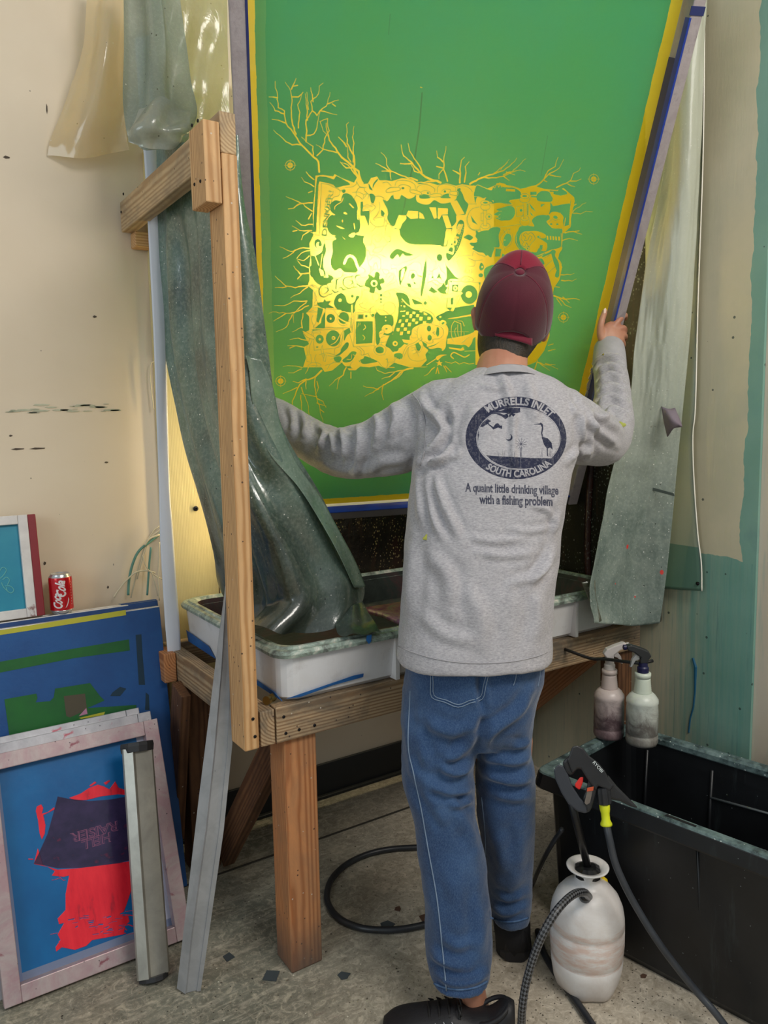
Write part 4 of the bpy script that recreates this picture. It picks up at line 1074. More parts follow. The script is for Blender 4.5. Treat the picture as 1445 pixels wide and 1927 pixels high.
IL14 880,990 1180,990
IL14 1130,900 1130,920
IC17 1090,1090 1120,1040 1120,1000
IL09 930,860 920,1000 900,1140
IE17 912,1180 26,26
IF17 920,1190 1080,1210 1110,1190 1130,1230 1080,1240 930,1210
IE16 1105,1210 24,20
IL110 1130,1240 1270,1235
# flames
IF0 560,1000 570,1110 640,1150 640,1190 760,1150 850,1090 900,1060 900,1150 1060,1160 1180,1060 1270,1050 1270,1445 560,1445 640,1360 620,1290 660,1230 600,1180 580,1130
IS1 660,1195 740,1170 820,1110 880,1070 900,1040 890,1120 880,1200 840,1240 830,1210 780,1200 700,1215
IS1 1060,1160 1120,1120 1160,1080 1230,1035 1275,1050 1240,1080 1220,1140 1180,1190 1150,1150
IS1 1070,1165 1130,1160 1180,1190 1160,1140
IC122 985,1340 950,1300 990,1260 1060,1290 1130,1320 1190,1290
IS1 760,1320 820,1290 900,1290 840,1310 780,1360
IL118 640,1420 760,1340 800,1310
IF0 900,1240 1270,1245 1265,1250 910,1250
IF16 920,1190 1080,1210 1110,1185 1130,1230 1080,1240 930,1210
IL110 1130,1243 1270,1238
IF17 800,1350 815,1385 850,1385 825,1405 840,1440 800,1420 770,1440 780,1405 750,1385 785,1385
IL113 880,1380 960,1400 1010,1380 1060,1410 1120,1390 1190,1410 1250,1400
# bottom eye face and flowers
HS0 1150,1000 1200,960 1190,900 1260,920 1300,900 1330,950 1380,1000 1330,1060 1280,1070 1240,1120 1190,1070 1140,1040
HE17 1264,1008 34,34
HE06 1262,1008 14,14
IS0 160,1040 230,1030 290,1060 320,1110 350,1150 290,1180 260,1240 200,1240 170,1180 110,1170
IE17 230,1145 36,36
IE06 232,1145 18,18
IF1 320,1090 420,1100 430,1150 340,1130
IC06 350,1050 380,1080 440,1100
IC07 320,1300 380,1180 480,1130 570,1060
IC07 340,1320 400,1200 500,1150 590,1080
IC06 400,1190 400,1300 450,1360 560,1370 640,1330
IC06 510,1200 540,1260 580,1200 600,1130
IF0 490,1150 530,1130 570,1190 545,1240 510,1230
IL06 440,1240 520,1210
IL06 460,1280 530,1250
IL06 480,1200 540,1310
IL06 440,1200 500,1190
IS0 220,1280 300,1270 330,1310 300,1350 230,1330
IE1 240,1330 10,10
IE1 265,1345 10,10
IE1 300,1350 10,10
IC07 0,1100 60,1160 30,1200
IC07 0,1200 40,1260 100,1290 60,1200
HC07 910,1140 960,1210 1040,1240 1090,1300 1140,1320 1170,1270 1150,1200
HE16 1065,1090 80,68
HE06 1062,1090 56,46
HS0 1050,1130 1060,1060 1100,1080 1110,1120
HL06 1000,1040 1040,1130
HC07 1140,1215 1165,1205 1165,1230
HC07 1150,1245 1250,1240 1260,1160
HC07 760,1060 820,1100 830,1160 920,1130
HC07 800,1050 860,1110 850,1160
HS0 870,1170 960,1200 1030,1240 950,1260 850,1270 790,1230 850,1200
# flames bottom left
HC07 590,870 560,1030 480,1080 470,1190 430,1210
HS0 560,1080 620,1000 660,1000 650,1060 600,1110 540,1160 480,1170 550,1120
HS0 470,1190 540,1170 570,1200 540,1250 490,1240
HS0 580,1220 640,1170 700,1110 760,1120 740,1170 700,1230 650,1250 600,1250
HC110 640,1210 690,1210 700,1150
HC112 720,1150 790,1200 830,1270 910,1305
HC07 380,1340 430,1270 520,1250 570,1260
HC07 360,1290 450,1260 490,1200
HC07 480,1330 570,1290 580,1250
HC07 710,1330 680,1290 720,1230
HF0 620,1300 680,1300 700,1330 630,1330
# barbed wire
HC07 215,800 150,960 120,1050 130,1160
HC07 190,960 150,1060 150,1140
HS17 60,840 150,880 220,930 200,950 120,920
HF16 180,850 290,850 300,870 200,870
HF16 110,1160 170,1150 180,1250 120,1240
HF16 300,1080 320,1030 350,1220 320,1170
HS16 130,1300 200,1250 290,1270 290,1300 210,1290
HC07 240,1150 220,1210 250,1290 230,1310
HC07 280,1150 370,1130 480,1150
HC07 390,1165 480,1175
HF16 120,240 230,270 280,300 180,260
HF16 180,240 280,280 220,280
HF16 330,1230 350,1150 370,1160 360,1240
# lower right corner, mostly hidden by the head
CS0 420,980 560,940 660,1010 680,1120 600,1180 480,1150
CE17 550,1060 60,60
CE0 550,1060 26,26
CC09 700,960 760,1040 740,1140 800,1220
CC09 740,950 800,1040 790,1140 850,1220
CS0 420,1240 560,1220 640,1290 600,1380 470,1400 400,1330
CC112 430,1320 520,1270 610,1310
CC112 440,1360 520,1330 590,1350
CE0 760,1290 52,40
CE1 760,1290 20,16
CF0 660,1420 800,1400 830,1500 700,1560 640,1500
CC112 670,1480 740,1440 800,1480
CC09 420,1440 520,1480 600,1460
CC09 400,1500 500,1560 620,1540
CF09 880,1020 910,1100 900,1200 870,1150
# outline ring bumps
HF0 30,1100 90,1000 60,960 90,900 20,830 0,860 0,1100
'''
draw(art, ART, CROPS, 1.3)
def wtext(body, crop, p0, p1, h, val, bold=0.0, arc=0.0, flip=1, spacing=1.0, shear=0.0, R=None):
    ox, oy, k = CROPS[crop]; p0 = np.array([ox+p0[0]/k, oy+p0[1]/k]); p1 = np.array([ox+p1[0]/k, oy+p1[1]/k]); d = p1-p0; L = np.linalg.norm(d); t = d/L; n_ = np.array([t[1], -t[0]])*flip
    (R or art).text(body, lambda u, v: tuple(p0+d*u+n_*(v*h/k+arc/k*4*u*(1-u))), val, bold, spacing, shear)
wtext('DENVER!', 'D', (305,925), (395,340), 62, 0, .01)
wtext('DENVER', 'D', (303,920), (360,420), 64, 0, .0)
wtext('CRACK', 'H', (290,420), (870,250), 132, 0, .09, 30)
wtext('CRACK', 'H', (305,412), (860,248), 122, 1, .045, 30)
wtext('Dorsa', 'E', (905,1165), (1040,770), 86, 1, .04)
for i in range(12): art.stroke([(720+(948+i*9)/6.881, 310+(1120-i*28)/6.881)]*2, .7*1.0*0+1.3, 1)
BR = '''
AT112 415,665 410,600 380,570 350,540 300,490 260,430 200,350 190,270 150,250 145,170 130,120 130,80
AT18 300,490 240,490 200,470 160,430 120,395
AT19 265,420 240,340 235,270 240,200 230,140 195,85
AT17 240,180 280,180 310,150
AT17 235,130 265,60
AT16 250,110 275,105
AT17 200,350 150,330 110,325
AT17 190,290 130,270 95,215
AT16 145,185 90,180
AT19 330,470 335,400 330,330 370,270 360,210 410,160 415,110 440,90
AT17 370,270 400,300 420,270 460,240 485,150
AT16 470,225 540,200
AT16 500,225 520,240
AT17 375,210 360,120
AT16 420,270 500,290 530,295
AT17 330,430 380,420 400,380 420,280
AT17 340,330 335,250 325,160
AT16 345,260 335,150
AT17 280,380 290,280 275,230 310,150
AT17 375,570 375,500 330,470 300,440
AT17 400,560 440,520 450,450 480,400 470,370 470,320 420,340 440,400 480,450
AT116 695,740 660,690 640,640 600,600 560,570 530,530 480,460 465,400 460,350
AT112 685,720 670,660 640,640 640,560 595,480 590,360 605,345
AT19 635,600 640,480 630,440 640,370
AT19 640,640 590,640 550,600
AT19 590,500 560,460 540,440
AT17 530,540 450,520 395,490
AT110 660,690 600,620 555,605
AT16 620,600 600,570 600,500
AT114 1200,735 1130,710 1080,680 1010,600 960,560 945,490
AT110 1080,680 1060,620 1030,580 1000,530 990,480
AT19 1020,610 940,610
AT18 1080,670 1030,660 1010,620
AT110 1050,720 950,690 880,660 850,620 850,580 815,540
AT18 880,660 820,630 780,610
AT17 880,665 820,660
AT16 875,670 880,715
AT19 1245,725 1220,650 1220,590 1235,500
AT18 1215,600 1180,570 1175,530
AT17 1215,640 1175,630
AT16 1215,650 1190,680 1190,710
AT112 1325,735 1325,650 1335,590 1355,570
AT19 1325,680 1280,655
AT110 1355,730 1365,670 1360,630 1385,600
AT112 1160,725 1050,735
AT17 380,760 320,730 300,700
AT17 380,715 350,690 330,665
AT16 370,790 345,800
AT18 370,865 300,870 260,850 200,825
AT18 290,870 250,900 215,905
AT17 370,920 340,900 310,870 270,880
AT17 365,935 345,970
AT18 370,1005 300,1010 265,980
AT18 365,1045 290,1045 240,1015
AT17 350,1050 310,1075 300,1105
AT17 270,1045 245,1050
AT18 355,1160 290,1160 230,1180 160,1150
AT17 260,1170 230,1200 180,1225
AT17 350,1175 300,1190 270,1225
AT17 350,1210 315,1240 275,1230
AT18 345,1285 300,1270 275,1240
AT110 350,1320 290,1325 250,1275
AT17 300,1330 275,1358
AT110 350,1400 260,1415 200,1405 130,1340
AT17 200,1410 130,1415
BT18 340,310 290,350 230,380
BT18 335,400 250,400 190,430 125,430
BT17 330,410 290,440 250,480 250,540
BT18 345,430 280,465 200,480 115,470 90,480
BT17 200,480 170,500 120,530
BT17 240,490 200,570 135,600
BT17 310,480 300,530 305,570 240,600
BT17 300,540 305,575
BT18 345,655 280,640 225,650
BT18 320,700 270,690 210,690
BT17 260,690 225,705
BT16 305,830 240,820 180,825
BT16 300,840 250,865 215,865
BT16 345,830 325,870
BT114 430,850 390,890 330,910 290,940 265,990 240,1050 240,1100
BT19 330,905 280,930 245,920
BT17 270,960 230,980 180,1000
BT18 390,890 385,950 400,1030 420,1100 440,1190
BT17 400,1020 350,1010 300,1000
BT17 330,920 330,970
BT17 400,920 410,960 395,1000
BT17 400,1030 440,1050 460,1090
BT17 300,960 340,1060 350,1140
BT17 400,1060 460,1080
BT17 295,1010 300,1080 310,1130
BT16 420,1100 445,1120
BT110 590,830 570,880 540,910 530,970
BT17 560,890 520,910 480,950
BT17 620,860 620,900
BT114 1020,835 960,850 900,900 840,940 790,970 700,950
BT18 800,970 740,1000 710,1018
BT18 830,940 820,1000 830,1040
BT18 960,850 930,890 860,930
BT110 1010,835 900,860 840,870 790,850 780,825
BT18 900,865 870,890 820,905
BT17 900,830 850,830
BT18 1160,830 1130,860 1095,885
BT17 1180,830 1170,870
BT17 1180,830 1190,870
BT17 1220,820 1240,860
BT17 1230,820 1270,860
CT114 320,365 380,330 460,300 560,270 620,220 655,180
CT110 400,320 480,320 560,310 620,280 720,185
CT18 560,300 600,280 680,265 715,275
CT17 380,300 390,285
CT16 540,260 600,190
CT18 560,310 600,340
CT16 490,290 560,240 590,210
CT17 580,280 640,300
CT114 730,395 790,380 850,330 880,270 930,240 950,175
CT19 850,330 890,290 960,250 990,190
CT18 890,300 930,310 970,315
CT17 850,340 870,350
CT110 940,390 1010,360 1040,340 1060,290 1100,270 1110,250
CT17 1040,345 1080,345 1115,330
CT17 1020,365 1070,385
CT17 1050,575 1080,540 1150,500
CT17 1060,575 1110,580 1150,560 1195,565
CT17 1060,520 1080,510
CT110 1000,715 1060,705 1120,725
CT18 1070,705 1100,700
CT18 980,770 1030,755 1090,770
CT18 970,1015 1040,1015 1065,1005
CT19 975,1055 1050,1060 1080,1045
CT17 930,1100 960,1105
CT112 920,1165 960,1180 1000,1190 1060,1185 1105,1195
CT18 960,1185 1000,1230 1045,1250
CT17 940,1185 975,1235
CT18 985,1175 1030,1215
CT18 880,1560 930,1548
CT17 880,1520 915,1510
CT112 780,1700 800,1640 805,1600
CT19 800,1640 850,1660 900,1665 950,1690
CT17 820,1650 890,1700
CT18 860,1650 930,1660
'''
random.seed(11)
def jitter_branches(txt):
    for ln in txt.strip().split('\n'):
        a = ln.split(); ox, oy, k = CROPS[a[0][0]]; wd = float(a[0][3:])/k
        P = [(ox+float(q.split(',')[0])/k, oy+float(q.split(',')[1])/k) for q in a[1:]]; Q = []
        for (x0, y0), (x1, y1) in zip(P, P[1:]):
            L = math.hypot(x1-x0, y1-y0); m = max(1, int(L/6))
            for i in range(m):
                t = i/m; j = (random.random()-.5)*2.4 if i else 0; Q.append((x0+(x1-x0)*t-(y1-y0)/L*j, y0+(y1-y0)*t+(x1-x0)/L*j))
        Q.append(P[-1]); T_ = np.array([tfS(*q) for q in Q]); art.stroke(T_, wd*.42*RES*.00165, 1, raw=True, taper=len(Q) > 2)
jitter_branches(BR)
# registration marks
for x, y in ((546,311),(1117,337),(1060,597),(528,717)):
    P = lambda r: [(x+r*math.cos(t), y+r*math.sin(t)) for t in np.linspace(0, 2*math.pi, 24)]
    art.stroke(P(9), .8, 1); art.poly(P(5.2)[:-1], 1); art.stroke([(x-11,y),(x+11,y)], .6, 1); art.stroke([(x,y-11),(x,y+11)], .6, 1); art.stroke([(x-5,y),(x+5,y)], .5, 0); art.stroke([(x,y-5),(x,y+5)], .5, 0)
art.stroke([(791,164),(794,165)], 1.2, 1)
# open mesh margins round the coating, and thickness differences of the coating
m_ = art.a; H_, W_ = m_.shape
uu = (np.arange(W_)+.5)/RES; vv = SH-(np.arange(H_)+.5)/RES; U_, V_ = np.meshgrid(uu, vv)
rng = np.random.RandomState(3); wob = np.interp(np.arange(H_), np.linspace(0, H_, 50), rng.rand(50))*.003; wobx = np.interp(np.arange(W_), np.linspace(0, W_, 50), rng.rand(50))*.003
edge = ((U_ < .016+wob[:, None]) | (U_ > SW-.034+wob[:, None]) | (V_ < .012+wobx[None, :])).astype(np.float32); m_ = np.maximum(m_, edge)
thin = ((U_ < .040+wob[:, None]*1.5) | (V_ < .012)).astype(np.float32)
streak = Raster(W_, H_, tfS)
for P in ([(794,175),(789,240),(780,300)],[(780,300),(770,340),(760,390)]): streak.stroke(P, 2.4, 1)
for P in ([(734,27),(731,65)],[(1030,256),(1018,330)],[(775,330),(752,420)],[(1143,600),(1146,640)]): streak.stroke(P, 1.5, .6)
IMG_S = make_image('stencil_mask', [m_, thin, streak.a])
def mat_stencil():
    T = NT('screen_mesh_and_emulsion'); uvn = T.n('ShaderNodeUVMap'); uvn.uv_map = 'UVMap'; ti = T.n('ShaderNodeTexImage'); ti.image = IMG_S; ti.extension = 'EXTEND'; T.t.links.new(uvn.outputs[0], ti.inputs[0])
    sc_ = T.n('ShaderNodeSeparateColor'); T.t.links.new(ti.outputs[0], sc_.inputs[0]); R, G_, B_ = sc_.outputs[0], sc_.outputs[1], sc_.outputs[2]
    v = T.coord('UV'); cl_ = T.noise(v, 3, 4, .5)
    em = T.mix(T.math('MULTIPLY', T.ramp(cl_, [(.35,0.0),(.7,1.0)]), .8), srgb((42,160,112)), srgb((34,158,130)))
    em = T.mix(B_, em, srgb((12,104,100))); em = T.mix(T.math('MULTIPLY', G_, .0), em, srgb((80,150,60)))
    rear = T.n('ShaderNodeBsdfTranslucent'); T.set(rear, 0, T.mix(G_, srgb((140,196,44)), srgb((180,216,70))))
    dif = T.bsdf(em, .38, 0, T.bump(T.noise(T.coord('UV', (1,1,1)), 400, 2), .08, .001), .4)
    et = T.n('ShaderNodeBsdfTransparent'); et.inputs[0].default_value = (.45,.85,.08,1)
    emul = T.mixs(.02, T.mixs(.30, dif, rear.outputs[0]), et.outputs[0])
    # open yellow mesh
    tr = T.n('ShaderNodeBsdfTranslucent'); tr.inputs[0].default_value = srgb((255,222,60)); tp = T.n('ShaderNodeBsdfTransparent'); tp.inputs[0].default_value = (1.0,.86,.38,1)
    dm = T.bsdf(srgb((250,226,24)), .45)
    mesh = T.mixs(.30, T.mixs(.36, dm, tr.outputs[0]), tp.outputs[0])
    return T.end(T.mixs(R, emul, mesh))
# ---------------------------------------------------------------- build the screen
scr = empty('printing_screen', SP(SW/2, 0, 0), 'very large screen with green emulsion and yellow illustrated stencil, held by the person', 'printing screen')
b = MB(); nU, nV = 24, 34
b.grid([[SP(SW*i/nU, SV0+(SH-SV0)*j/nV, 0.0) for i in range(nU+1)] for j in range(nV+1)])
b.build('mesh', mat_stencil(), scr, uvf=lambda p: ((np.array(p)-SBL)@dh/SW, (-((np.array(p)-SBL)@dv)-SV0)/(SH-SV0)))
T = NT('wrinkled_grey_frame'); v = T.coord(); M_fr = T.end(T.bsdf(T.mix(T.math('LESS_THAN', T.voro(v, 30), .06), T.ramp(T.noise(v, 14, 7, .7, .8), [(.3, srgb((146,136,138))), (.55, srgb((164,155,156))), (.75, srgb((126,118,122)))]), srgb((40,50,110))), .5, 0, T.bump(T.noise(T.coord(scale=(1,1,1)), 18, 6, .7), .5, .006)))
FD, FW = .055, .034
def bar(u0, u1, v0, v1, w0=0.0, w1=FD, name='frame_bar', mat=None, bevel=.003, lab=None):
    b = MB(); b.add([SP(u, v, w_) for w_ in (w0, w1) for (u, v) in ((u0,v0),(u1,v0),(u1,v1),(u0,v1))], [(0,3,2,1),(4,5,6,7),(0,1,5,4),(1,2,6,5),(2,3,7,6),(3,0,4,7)])
    o = b.build(name, mat or M_fr, scr, bevel=bevel)
    if lab: o['label'] = lab
    return o
bar(-FW-.008, 0.0, -.045, SH+.03, .001, .036); bar(SW, SW+FW, -.045, SH+.03, .001)
M_dk = plain('dark_grey_bar', (92,90,92), .5, var=.3); 
bar(0.0005, SW-.0005, -.042, -.011, .001, FD*.9, mat=M_dk); bar(.0005, SW-.0005, SH+.001, SH+.04, .001)
M_navy = plain('navy_tape', (26,38,100), .5, col2=(40,50,92)); M_bt = plain('bright_blue_tape', (28,66,168), .35, col2=(22,44,130)); M_wt = plain('glue_white', (236,232,214), .5, var=.1)
bar(-.006, .0004, 0, SH, .002, .0372, 'tape', M_navy, .0005, 'thin navy tape edge')
bar(SW-.0015, SW-.0003, .12, 1.36, .001, FD*.70, 'tape', M_navy, 0, 'dark navy tape inside the right bar')
bar(SW-.0017, SW+.004, .33, 1.45, FD*.62, FD+.0012, 'tape', M_bt, .0005, 'bright blue tape strip')
bar(0, SW, -.011, -.0085, .0012, .016, 'glue_line', M_wt, 0); bar(0, SW, -.0118, -.0095, .014, FD*.92, 'tape', M_bt, 0, 'blue tape along the bottom bar')
b = MB(); random.seed(5)
for i in range(46):
    v0 = .02+i*.0105; s_ = random.uniform(.003, .009); b.prism([SP(SW-.004+random.uniform(-.003,.003)+a*s_, v0+c*s_*1.6, .0015) for a, c in ((-1,-.4),(0,-1),(.9,-.2),(.6,.9),(-.5,.7))], -sn*random.uniform(.001,.004))
b.build('dried_glue', plain('cracked_glue', (206,200,170), .4, col2=(60,60,80)), scr)['kind'] = 'stuff'
bar(SW-.004, SW+FW+.001, 1.455, 1.475, FD-.001, FD+.0015, 'tape', M_navy, .0005, 'dark blue tape wrapped round the frame corner')
# ---------------------------------------------------------------- screens leaning on the left
def plane_frame(BL, BRt, TR):
    """corner points -> origin, right, up (unit), W, H, normal towards the viewer"""
    BL = np.array(BL, float); r = _n(np.array(BRt)-BL); W = np.linalg.norm(np.array(BRt)-BL); u = np.array(TR, float)-np.array(BRt); u = u-r*(u@r); H = np.linalg.norm(u); u = u/H
    n_ = np.cross(r, u); return BL, r, u, W, H, n_
class Pl:
    def __init__(s, o, r, u, n_): s.o, s.r, s.u, s.n = np.array(o, float), r, u, n_
    def P(s, a, b, w_=0.0): return s.o+s.r*a+s.u*b+s.n*w_
    def px(s, x, y, w_=0.0): return onpl(x, y, s.o+s.n*w_, s.n)
    def ab(s, x, y): q = onpl(x, y, s.o, s.n)-s.o; return q@s.r, q@s.u
    def bar(s, name, a0, a1, b0, b1, w0, w1, mat, parent, bevel=.002, label=None):
        b = MB(); b.add([s.P(a, c, w_) for w_ in (w0, w1) for (a, c) in ((a0,b0),(a1,b0),(a1,b1),(a0,b1))], [(0,3,2,1),(4,5,6,7),(0,1,5,4),(1,2,6,5),(2,3,7,6),(3,0,4,7)])
        o = b.build(name, mat, parent, bevel=bevel)
        if label: o['label'] = label
        return o
    def patch(s, name, pts, mat, parent, w_=.0006, t=.0006, label=None, raw=False):
        b = MB(); b.prism([s.px(x, y, w_) if not raw else s.P(x, y, w_) for x, y in pts], s.n*t)
        o = b.build(name, mat, parent)
        if label: o['label'] = label
        return o
def mat_metal(name, c1, c2, stain=None, amt=.6, rough=.38, metal=.55):
    T = NT(name); v = T.coord(); n = T.noise(v, 11, 6, .65, .6); base = T.ramp(n, [(.35, srgb(c1)), (.7, srgb(c2))])
    if stain:
        base = T.mix(T.math('MULTIPLY', T.ramp(T.noise(T.coord(loc=(1,2,0)), 9, 7, .7, 1.2), [(.4,0.0),(.6,1.0)]), amt), base, srgb(stain[0]))
        base = T.mix(T.ramp(T.noise(T.coord(loc=(4,2,7)), 14, 6, .7, 1.5), [(.63,0.0),(.7,.8)]), base, srgb(stain[1]))
        base = T.mix(T.math('MULTIPLY', T.math('LESS_THAN', T.voro(v, 40), .07), .8), base, srgb((48,40,52)))
    return T.end(T.bsdf(base, rough, metal, T.bump(T.noise(v, 40, 5), .12, .002)))
M_pink = mat_metal('pink_stained_aluminium', (198,184,182), (172,154,156), ((176,124,136),(132,44,66)), .5, .42, .3)
M_alu = mat_metal('scuffed_aluminium', (196,196,200), (160,160,166), ((150,140,150),(176,60,80)), .3, .35, .5)
M_alu2 = mat_metal('brushed_rail', (182,184,188), (158,160,164), None, 0, .4, .5)
def screen_frame(root, pl, W, H, bw, d, mat, mesh=None, back=False):
    pl.bar('frame_bar', 0, bw, 0, H, 0, d, mat, root); pl.bar('frame_bar', W-bw, W, 0, H, 0, d, mat, root)
    pl.bar('frame_bar', bw, W-bw, 0, bw, 0, d, mat, root); pl.bar('frame_bar', bw, W-bw, H-bw, H, 0, d, mat, root)
# front pink stained screen
BL = onz(4, 1886); BR = onz(345, 1745); BR[1] = BL[1] = 1.985; 
TR = ony(325, 1345, 2.20); TR[0] = BR[0]+.006
o_, r_, u_, W1, H1, n1 = plane_frame(BL, BR, TR); d1 = .034
pl = Pl(o_-0*n1, r_, u_, n1)
pk = empty('printing_screen', (o_+r_*W1/2), 'small printing screen in a pink stained aluminium frame, blue emulsion smeared with fluorescent red ink', 'printing screen', 'screens leaning at the left wall')
screen_frame(pk, pl, W1, H1, .040, d1, M_pink)
CR2 = dict(P=(0,1380,3.7056))
ink = Raster(int(W1*1400), int(H1*1400), lambda x, y: (pl.ab(x, y)[0]*1400, (H1-pl.ab(x, y)[1])*1400))
draw(ink, '''
PF1 480,450 560,420 620,380 680,358 720,370 760,390 800,335 825,380 870,395 880,430 820,425 700,440 600,465 520,468
PF1 620,365 660,335 670,345 630,372
PF1 720,345 760,325 765,335 735,360
PF1 255,510 285,495 300,520 290,560 330,550 375,515 380,530 300,570 315,640 310,700 290,740 275,700 262,600 248,540
PF1 262,800 235,910 330,930 380,960 360,990 440,1000 480,990 455,1120 455,1230 400,1290 410,1330 445,1320 400,1400 420,1440 385,1490 390,1520 430,1490 520,1508 600,1480 640,1440 860,1400 870,1340 900,1310 890,1270 850,1270 880,1190 910,1100 920,1000 910,890 700,920 540,940 400,950 300,920
PF1 195,872 230,874 230,880 197,880
PL15 360,1024 420,1008
PL15 380,970 440,1025 455,1022
PL14 350,1400 400,1390
''', CR2)
random.seed(8)
for i in range(44):
    x = random.uniform(395, 880); y = 1250+random.random()*190-(x-600)*.08; draw(ink, 'PL1%d %f,%f %f,%f %f,%f' % (random.choice((4,7,11)), x, y, x+random.uniform(15,60), y-random.uniform(2,14), x+random.uniform(40,90), y+random.uniform(-10,6)), CR2)
for i in range(34):
    x = random.uniform(410, 850); y = 1265+random.random()*150-(x-600)*.1; draw(ink, 'PL0%d %f,%f %f,%f' % (random.choice((5,8,13)), x, y, x+random.uniform(12,46), y-random.uniform(0,9)), CR2)
film = Raster(ink.w, ink.h, ink.tf)
draw(film, '''
PF1 400,440 470,455 620,472 760,462 885,440 915,880 830,905 720,918 560,938 400,940 330,925 232,908 262,850 330,700 380,520
''', CR2)
txt2 = Raster(ink.w, ink.h, ink.tf)
for body, p0, p1, hh in (('RAISER', (815,612), (485,702), -62), ('HELL', (765,690), (562,752), -62)):
    a_ = np.array([0+p0[0]/3.7056, 1380+p0[1]/3.7056]); b_ = np.array([0+p1[0]/3.7056, 1380+p1[1]/3.7056]); t_ = b_-a_; nn = np.array([-.10, -1.0])
    # the lettering on the film is seen rotated
    txt2.text(body, lambda u, v: tuple(a_+t_*u+nn*(v*hh/3.7056*1.0)), 1, .035); txt2.text(body, lambda u, v: tuple(a_+t_*u+nn*(v*hh/3.7056)), 0, -.006)
bl2 = np.clip(ink.a, 0, 1)
IMG_P = make_image('red_ink_mask', [ink.a, film.a, txt2.a])
def mat_inkscreen():
    T = NT('blue_emulsion_red_ink'); uvn = T.n('ShaderNodeUVMap'); uvn.uv_map = 'UVMap'; ti = T.n('ShaderNodeTexImage'); ti.image = IMG_P; T.t.links.new(uvn.outputs[0], ti.inputs[0])
    s_ = T.n('ShaderNodeSeparateColor'); T.t.links.new(ti.outputs[0], s_.inputs[0]); v = T.coord('UV')
    blue = T.ramp(T.noise(v, 3, 4), [(.3, srgb((8,108,170))), (.7, srgb((4,86,146)))])
    ed = T.sep(v); e1 = T.math('GREATER_THAN', ed[0], .872); blue = T.mix(e1, blue, srgb((176,178,196))); blue = T.mix(T.math('LESS_THAN', ed[1], .098), blue, srgb((120,132,160))); blue = T.mix(T.math('LESS_THAN', ed[0], .105), blue, srgb((110,124,158)))
    red = T.ramp(T.noise(T.coord('UV', (7,2,1)), 3, 5, .6), [(.35, srgb((250,44,60))), (.6, srgb((236,30,52))), (.78, srgb((150,30,50)))])
    c = T.mix(s_.outputs[0], blue, red)
    fl = T.ramp(T.noise(T.coord('UV', (3,5,1)), 2.5, 5, .6), [(.35, srgb((66,50,84))), (.62, srgb((50,38,66))), (.78, srgb((150,34,60)))])
    c = T.mix(T.math('MULTIPLY', s_.outputs[1], .96), c, fl); c = T.mix(T.math('MULTIPLY', s_.outputs[2], .85), c, srgb((150,90,120)))
    return T.end(T.bsdf(c, T.mix(s_.outputs[1], (.35,)*3+(1,), (.16,)*3+(1,)), 0, T.bump(T.math('ADD', s_.outputs[0], T.math('MULTIPLY', T.noise(v, 20, 4), .3)), .5, .003)))
b = MB(); k = 10; b.grid([[pl.P(.02+(W1-.04)*i/k, .02+(H1-.04)*j/k, .004) for i in range(k+1)] for j in range(k+1)])
b.build('mesh', mat_inkscreen(), pk, uvf=lambda p: (((np.array(p)-pl.o)@pl.r)/W1, ((np.array(p)-pl.o)@pl.u)/H1))
# two more frames right behind it
for k, (dy, dz, dx, lab) in enumerate(((.036, .012, -.006, 'aluminium framed screen directly behind the red inked one, only its top bar showing'), (.068, .018, -.030, 'second aluminium framed screen behind the red inked one, in front of the blue ones'))):
    q = Pl(o_+np.array([dx, dy, 0]), r_, u_, n1); e = empty('printing_screen', o_+r_*W1/2+np.array([dx, dy, 0]), lab, 'printing screen', 'screens leaning at the left wall')
    screen_frame(e, q, W1, H1+dz, .038, .030, M_alu)
    q.bar('mesh', .038, W1-.038, .038, H1+dz-.038, .002, .004, plain('blue_mesh', (20,70,130), .5), e, 0)
# blue taped screens
TRb = ony(287, 1141, 2.372); BW = .80
M_bface = plain('blue_tape_face', (28,84,146), .55, scale=6, col2=(20,66,124), bump=.25, bscale=120)
M_bface2 = plain('blue_tape_face_dark', (20,66,126), .5, col2=(16,52,104))
M_side = mat_metal('pale_frame', (206,204,202), (180,178,176), None, 0, .4, .4)
bs = []
for k, (dy, dx, dz) in enumerate(((0,0,0),(.034,.005,.010),(.068,.012,.006))):
    top = TRb+np.array([dx, dy, dz]); bot = np.array([TRb[0]+dx+.012, 2.235+dy*.9, 0]); o2, r2, u2, W2, H2, n2 = plane_frame(bot-np.array([BW,0,0]), bot, top+np.array([.012,0,0]))
    q = Pl(o2, r2, u2, n2); e = empty('printing_screen', o2+r2*BW/2, ('blue taped screen with yellow and green tape strips, frontmost of the blue ones', 'middle one of the three blue taped screens under the soda can', 'blue taped screen nearest the wall, rearmost of the three')[k], 'printing screen', 'screens leaning at the left wall')
    screen_frame(e, q, BW, H2, .042, .030, M_side)
    q.bar('tape_face', .0, BW, .0, H2-.003, .0302, .0315, M_bface if k == 0 else M_bface2, e, .0008, 'blue masking tape over the whole face')
    if k: q.bar('tape_wrap', BW-.07-.02*k, BW+.001, H2-.02, H2+.0012, -.001, .0302, M_bface2, e, .0005, 'blue tape wrapped over the top corner')
    bs.append((q, e, H2))
q, e, H2 = bs[0]
M_ye = plain('yellow_tape', (196,190,58), .5, col2=(176,172,50)); M_gr = plain('green_stain', (28,104,42), .5, col2=(22,84,44)); M_br = plain('brown_patch', (84,76,60), .6); M_dst = plain('dark_streak', (18,52,72), .6)
K = lambda s: [(float(a.split(',')[0])/4.25, 950+float(a.split(',')[1])/4.25) for a in s.split()]
q.patch('tape', K('-40,1010 600,905 1005,840 1008,882 600,948 -40,1048'), M_ye, e, .0316, .0004, 'yellow tape strip')
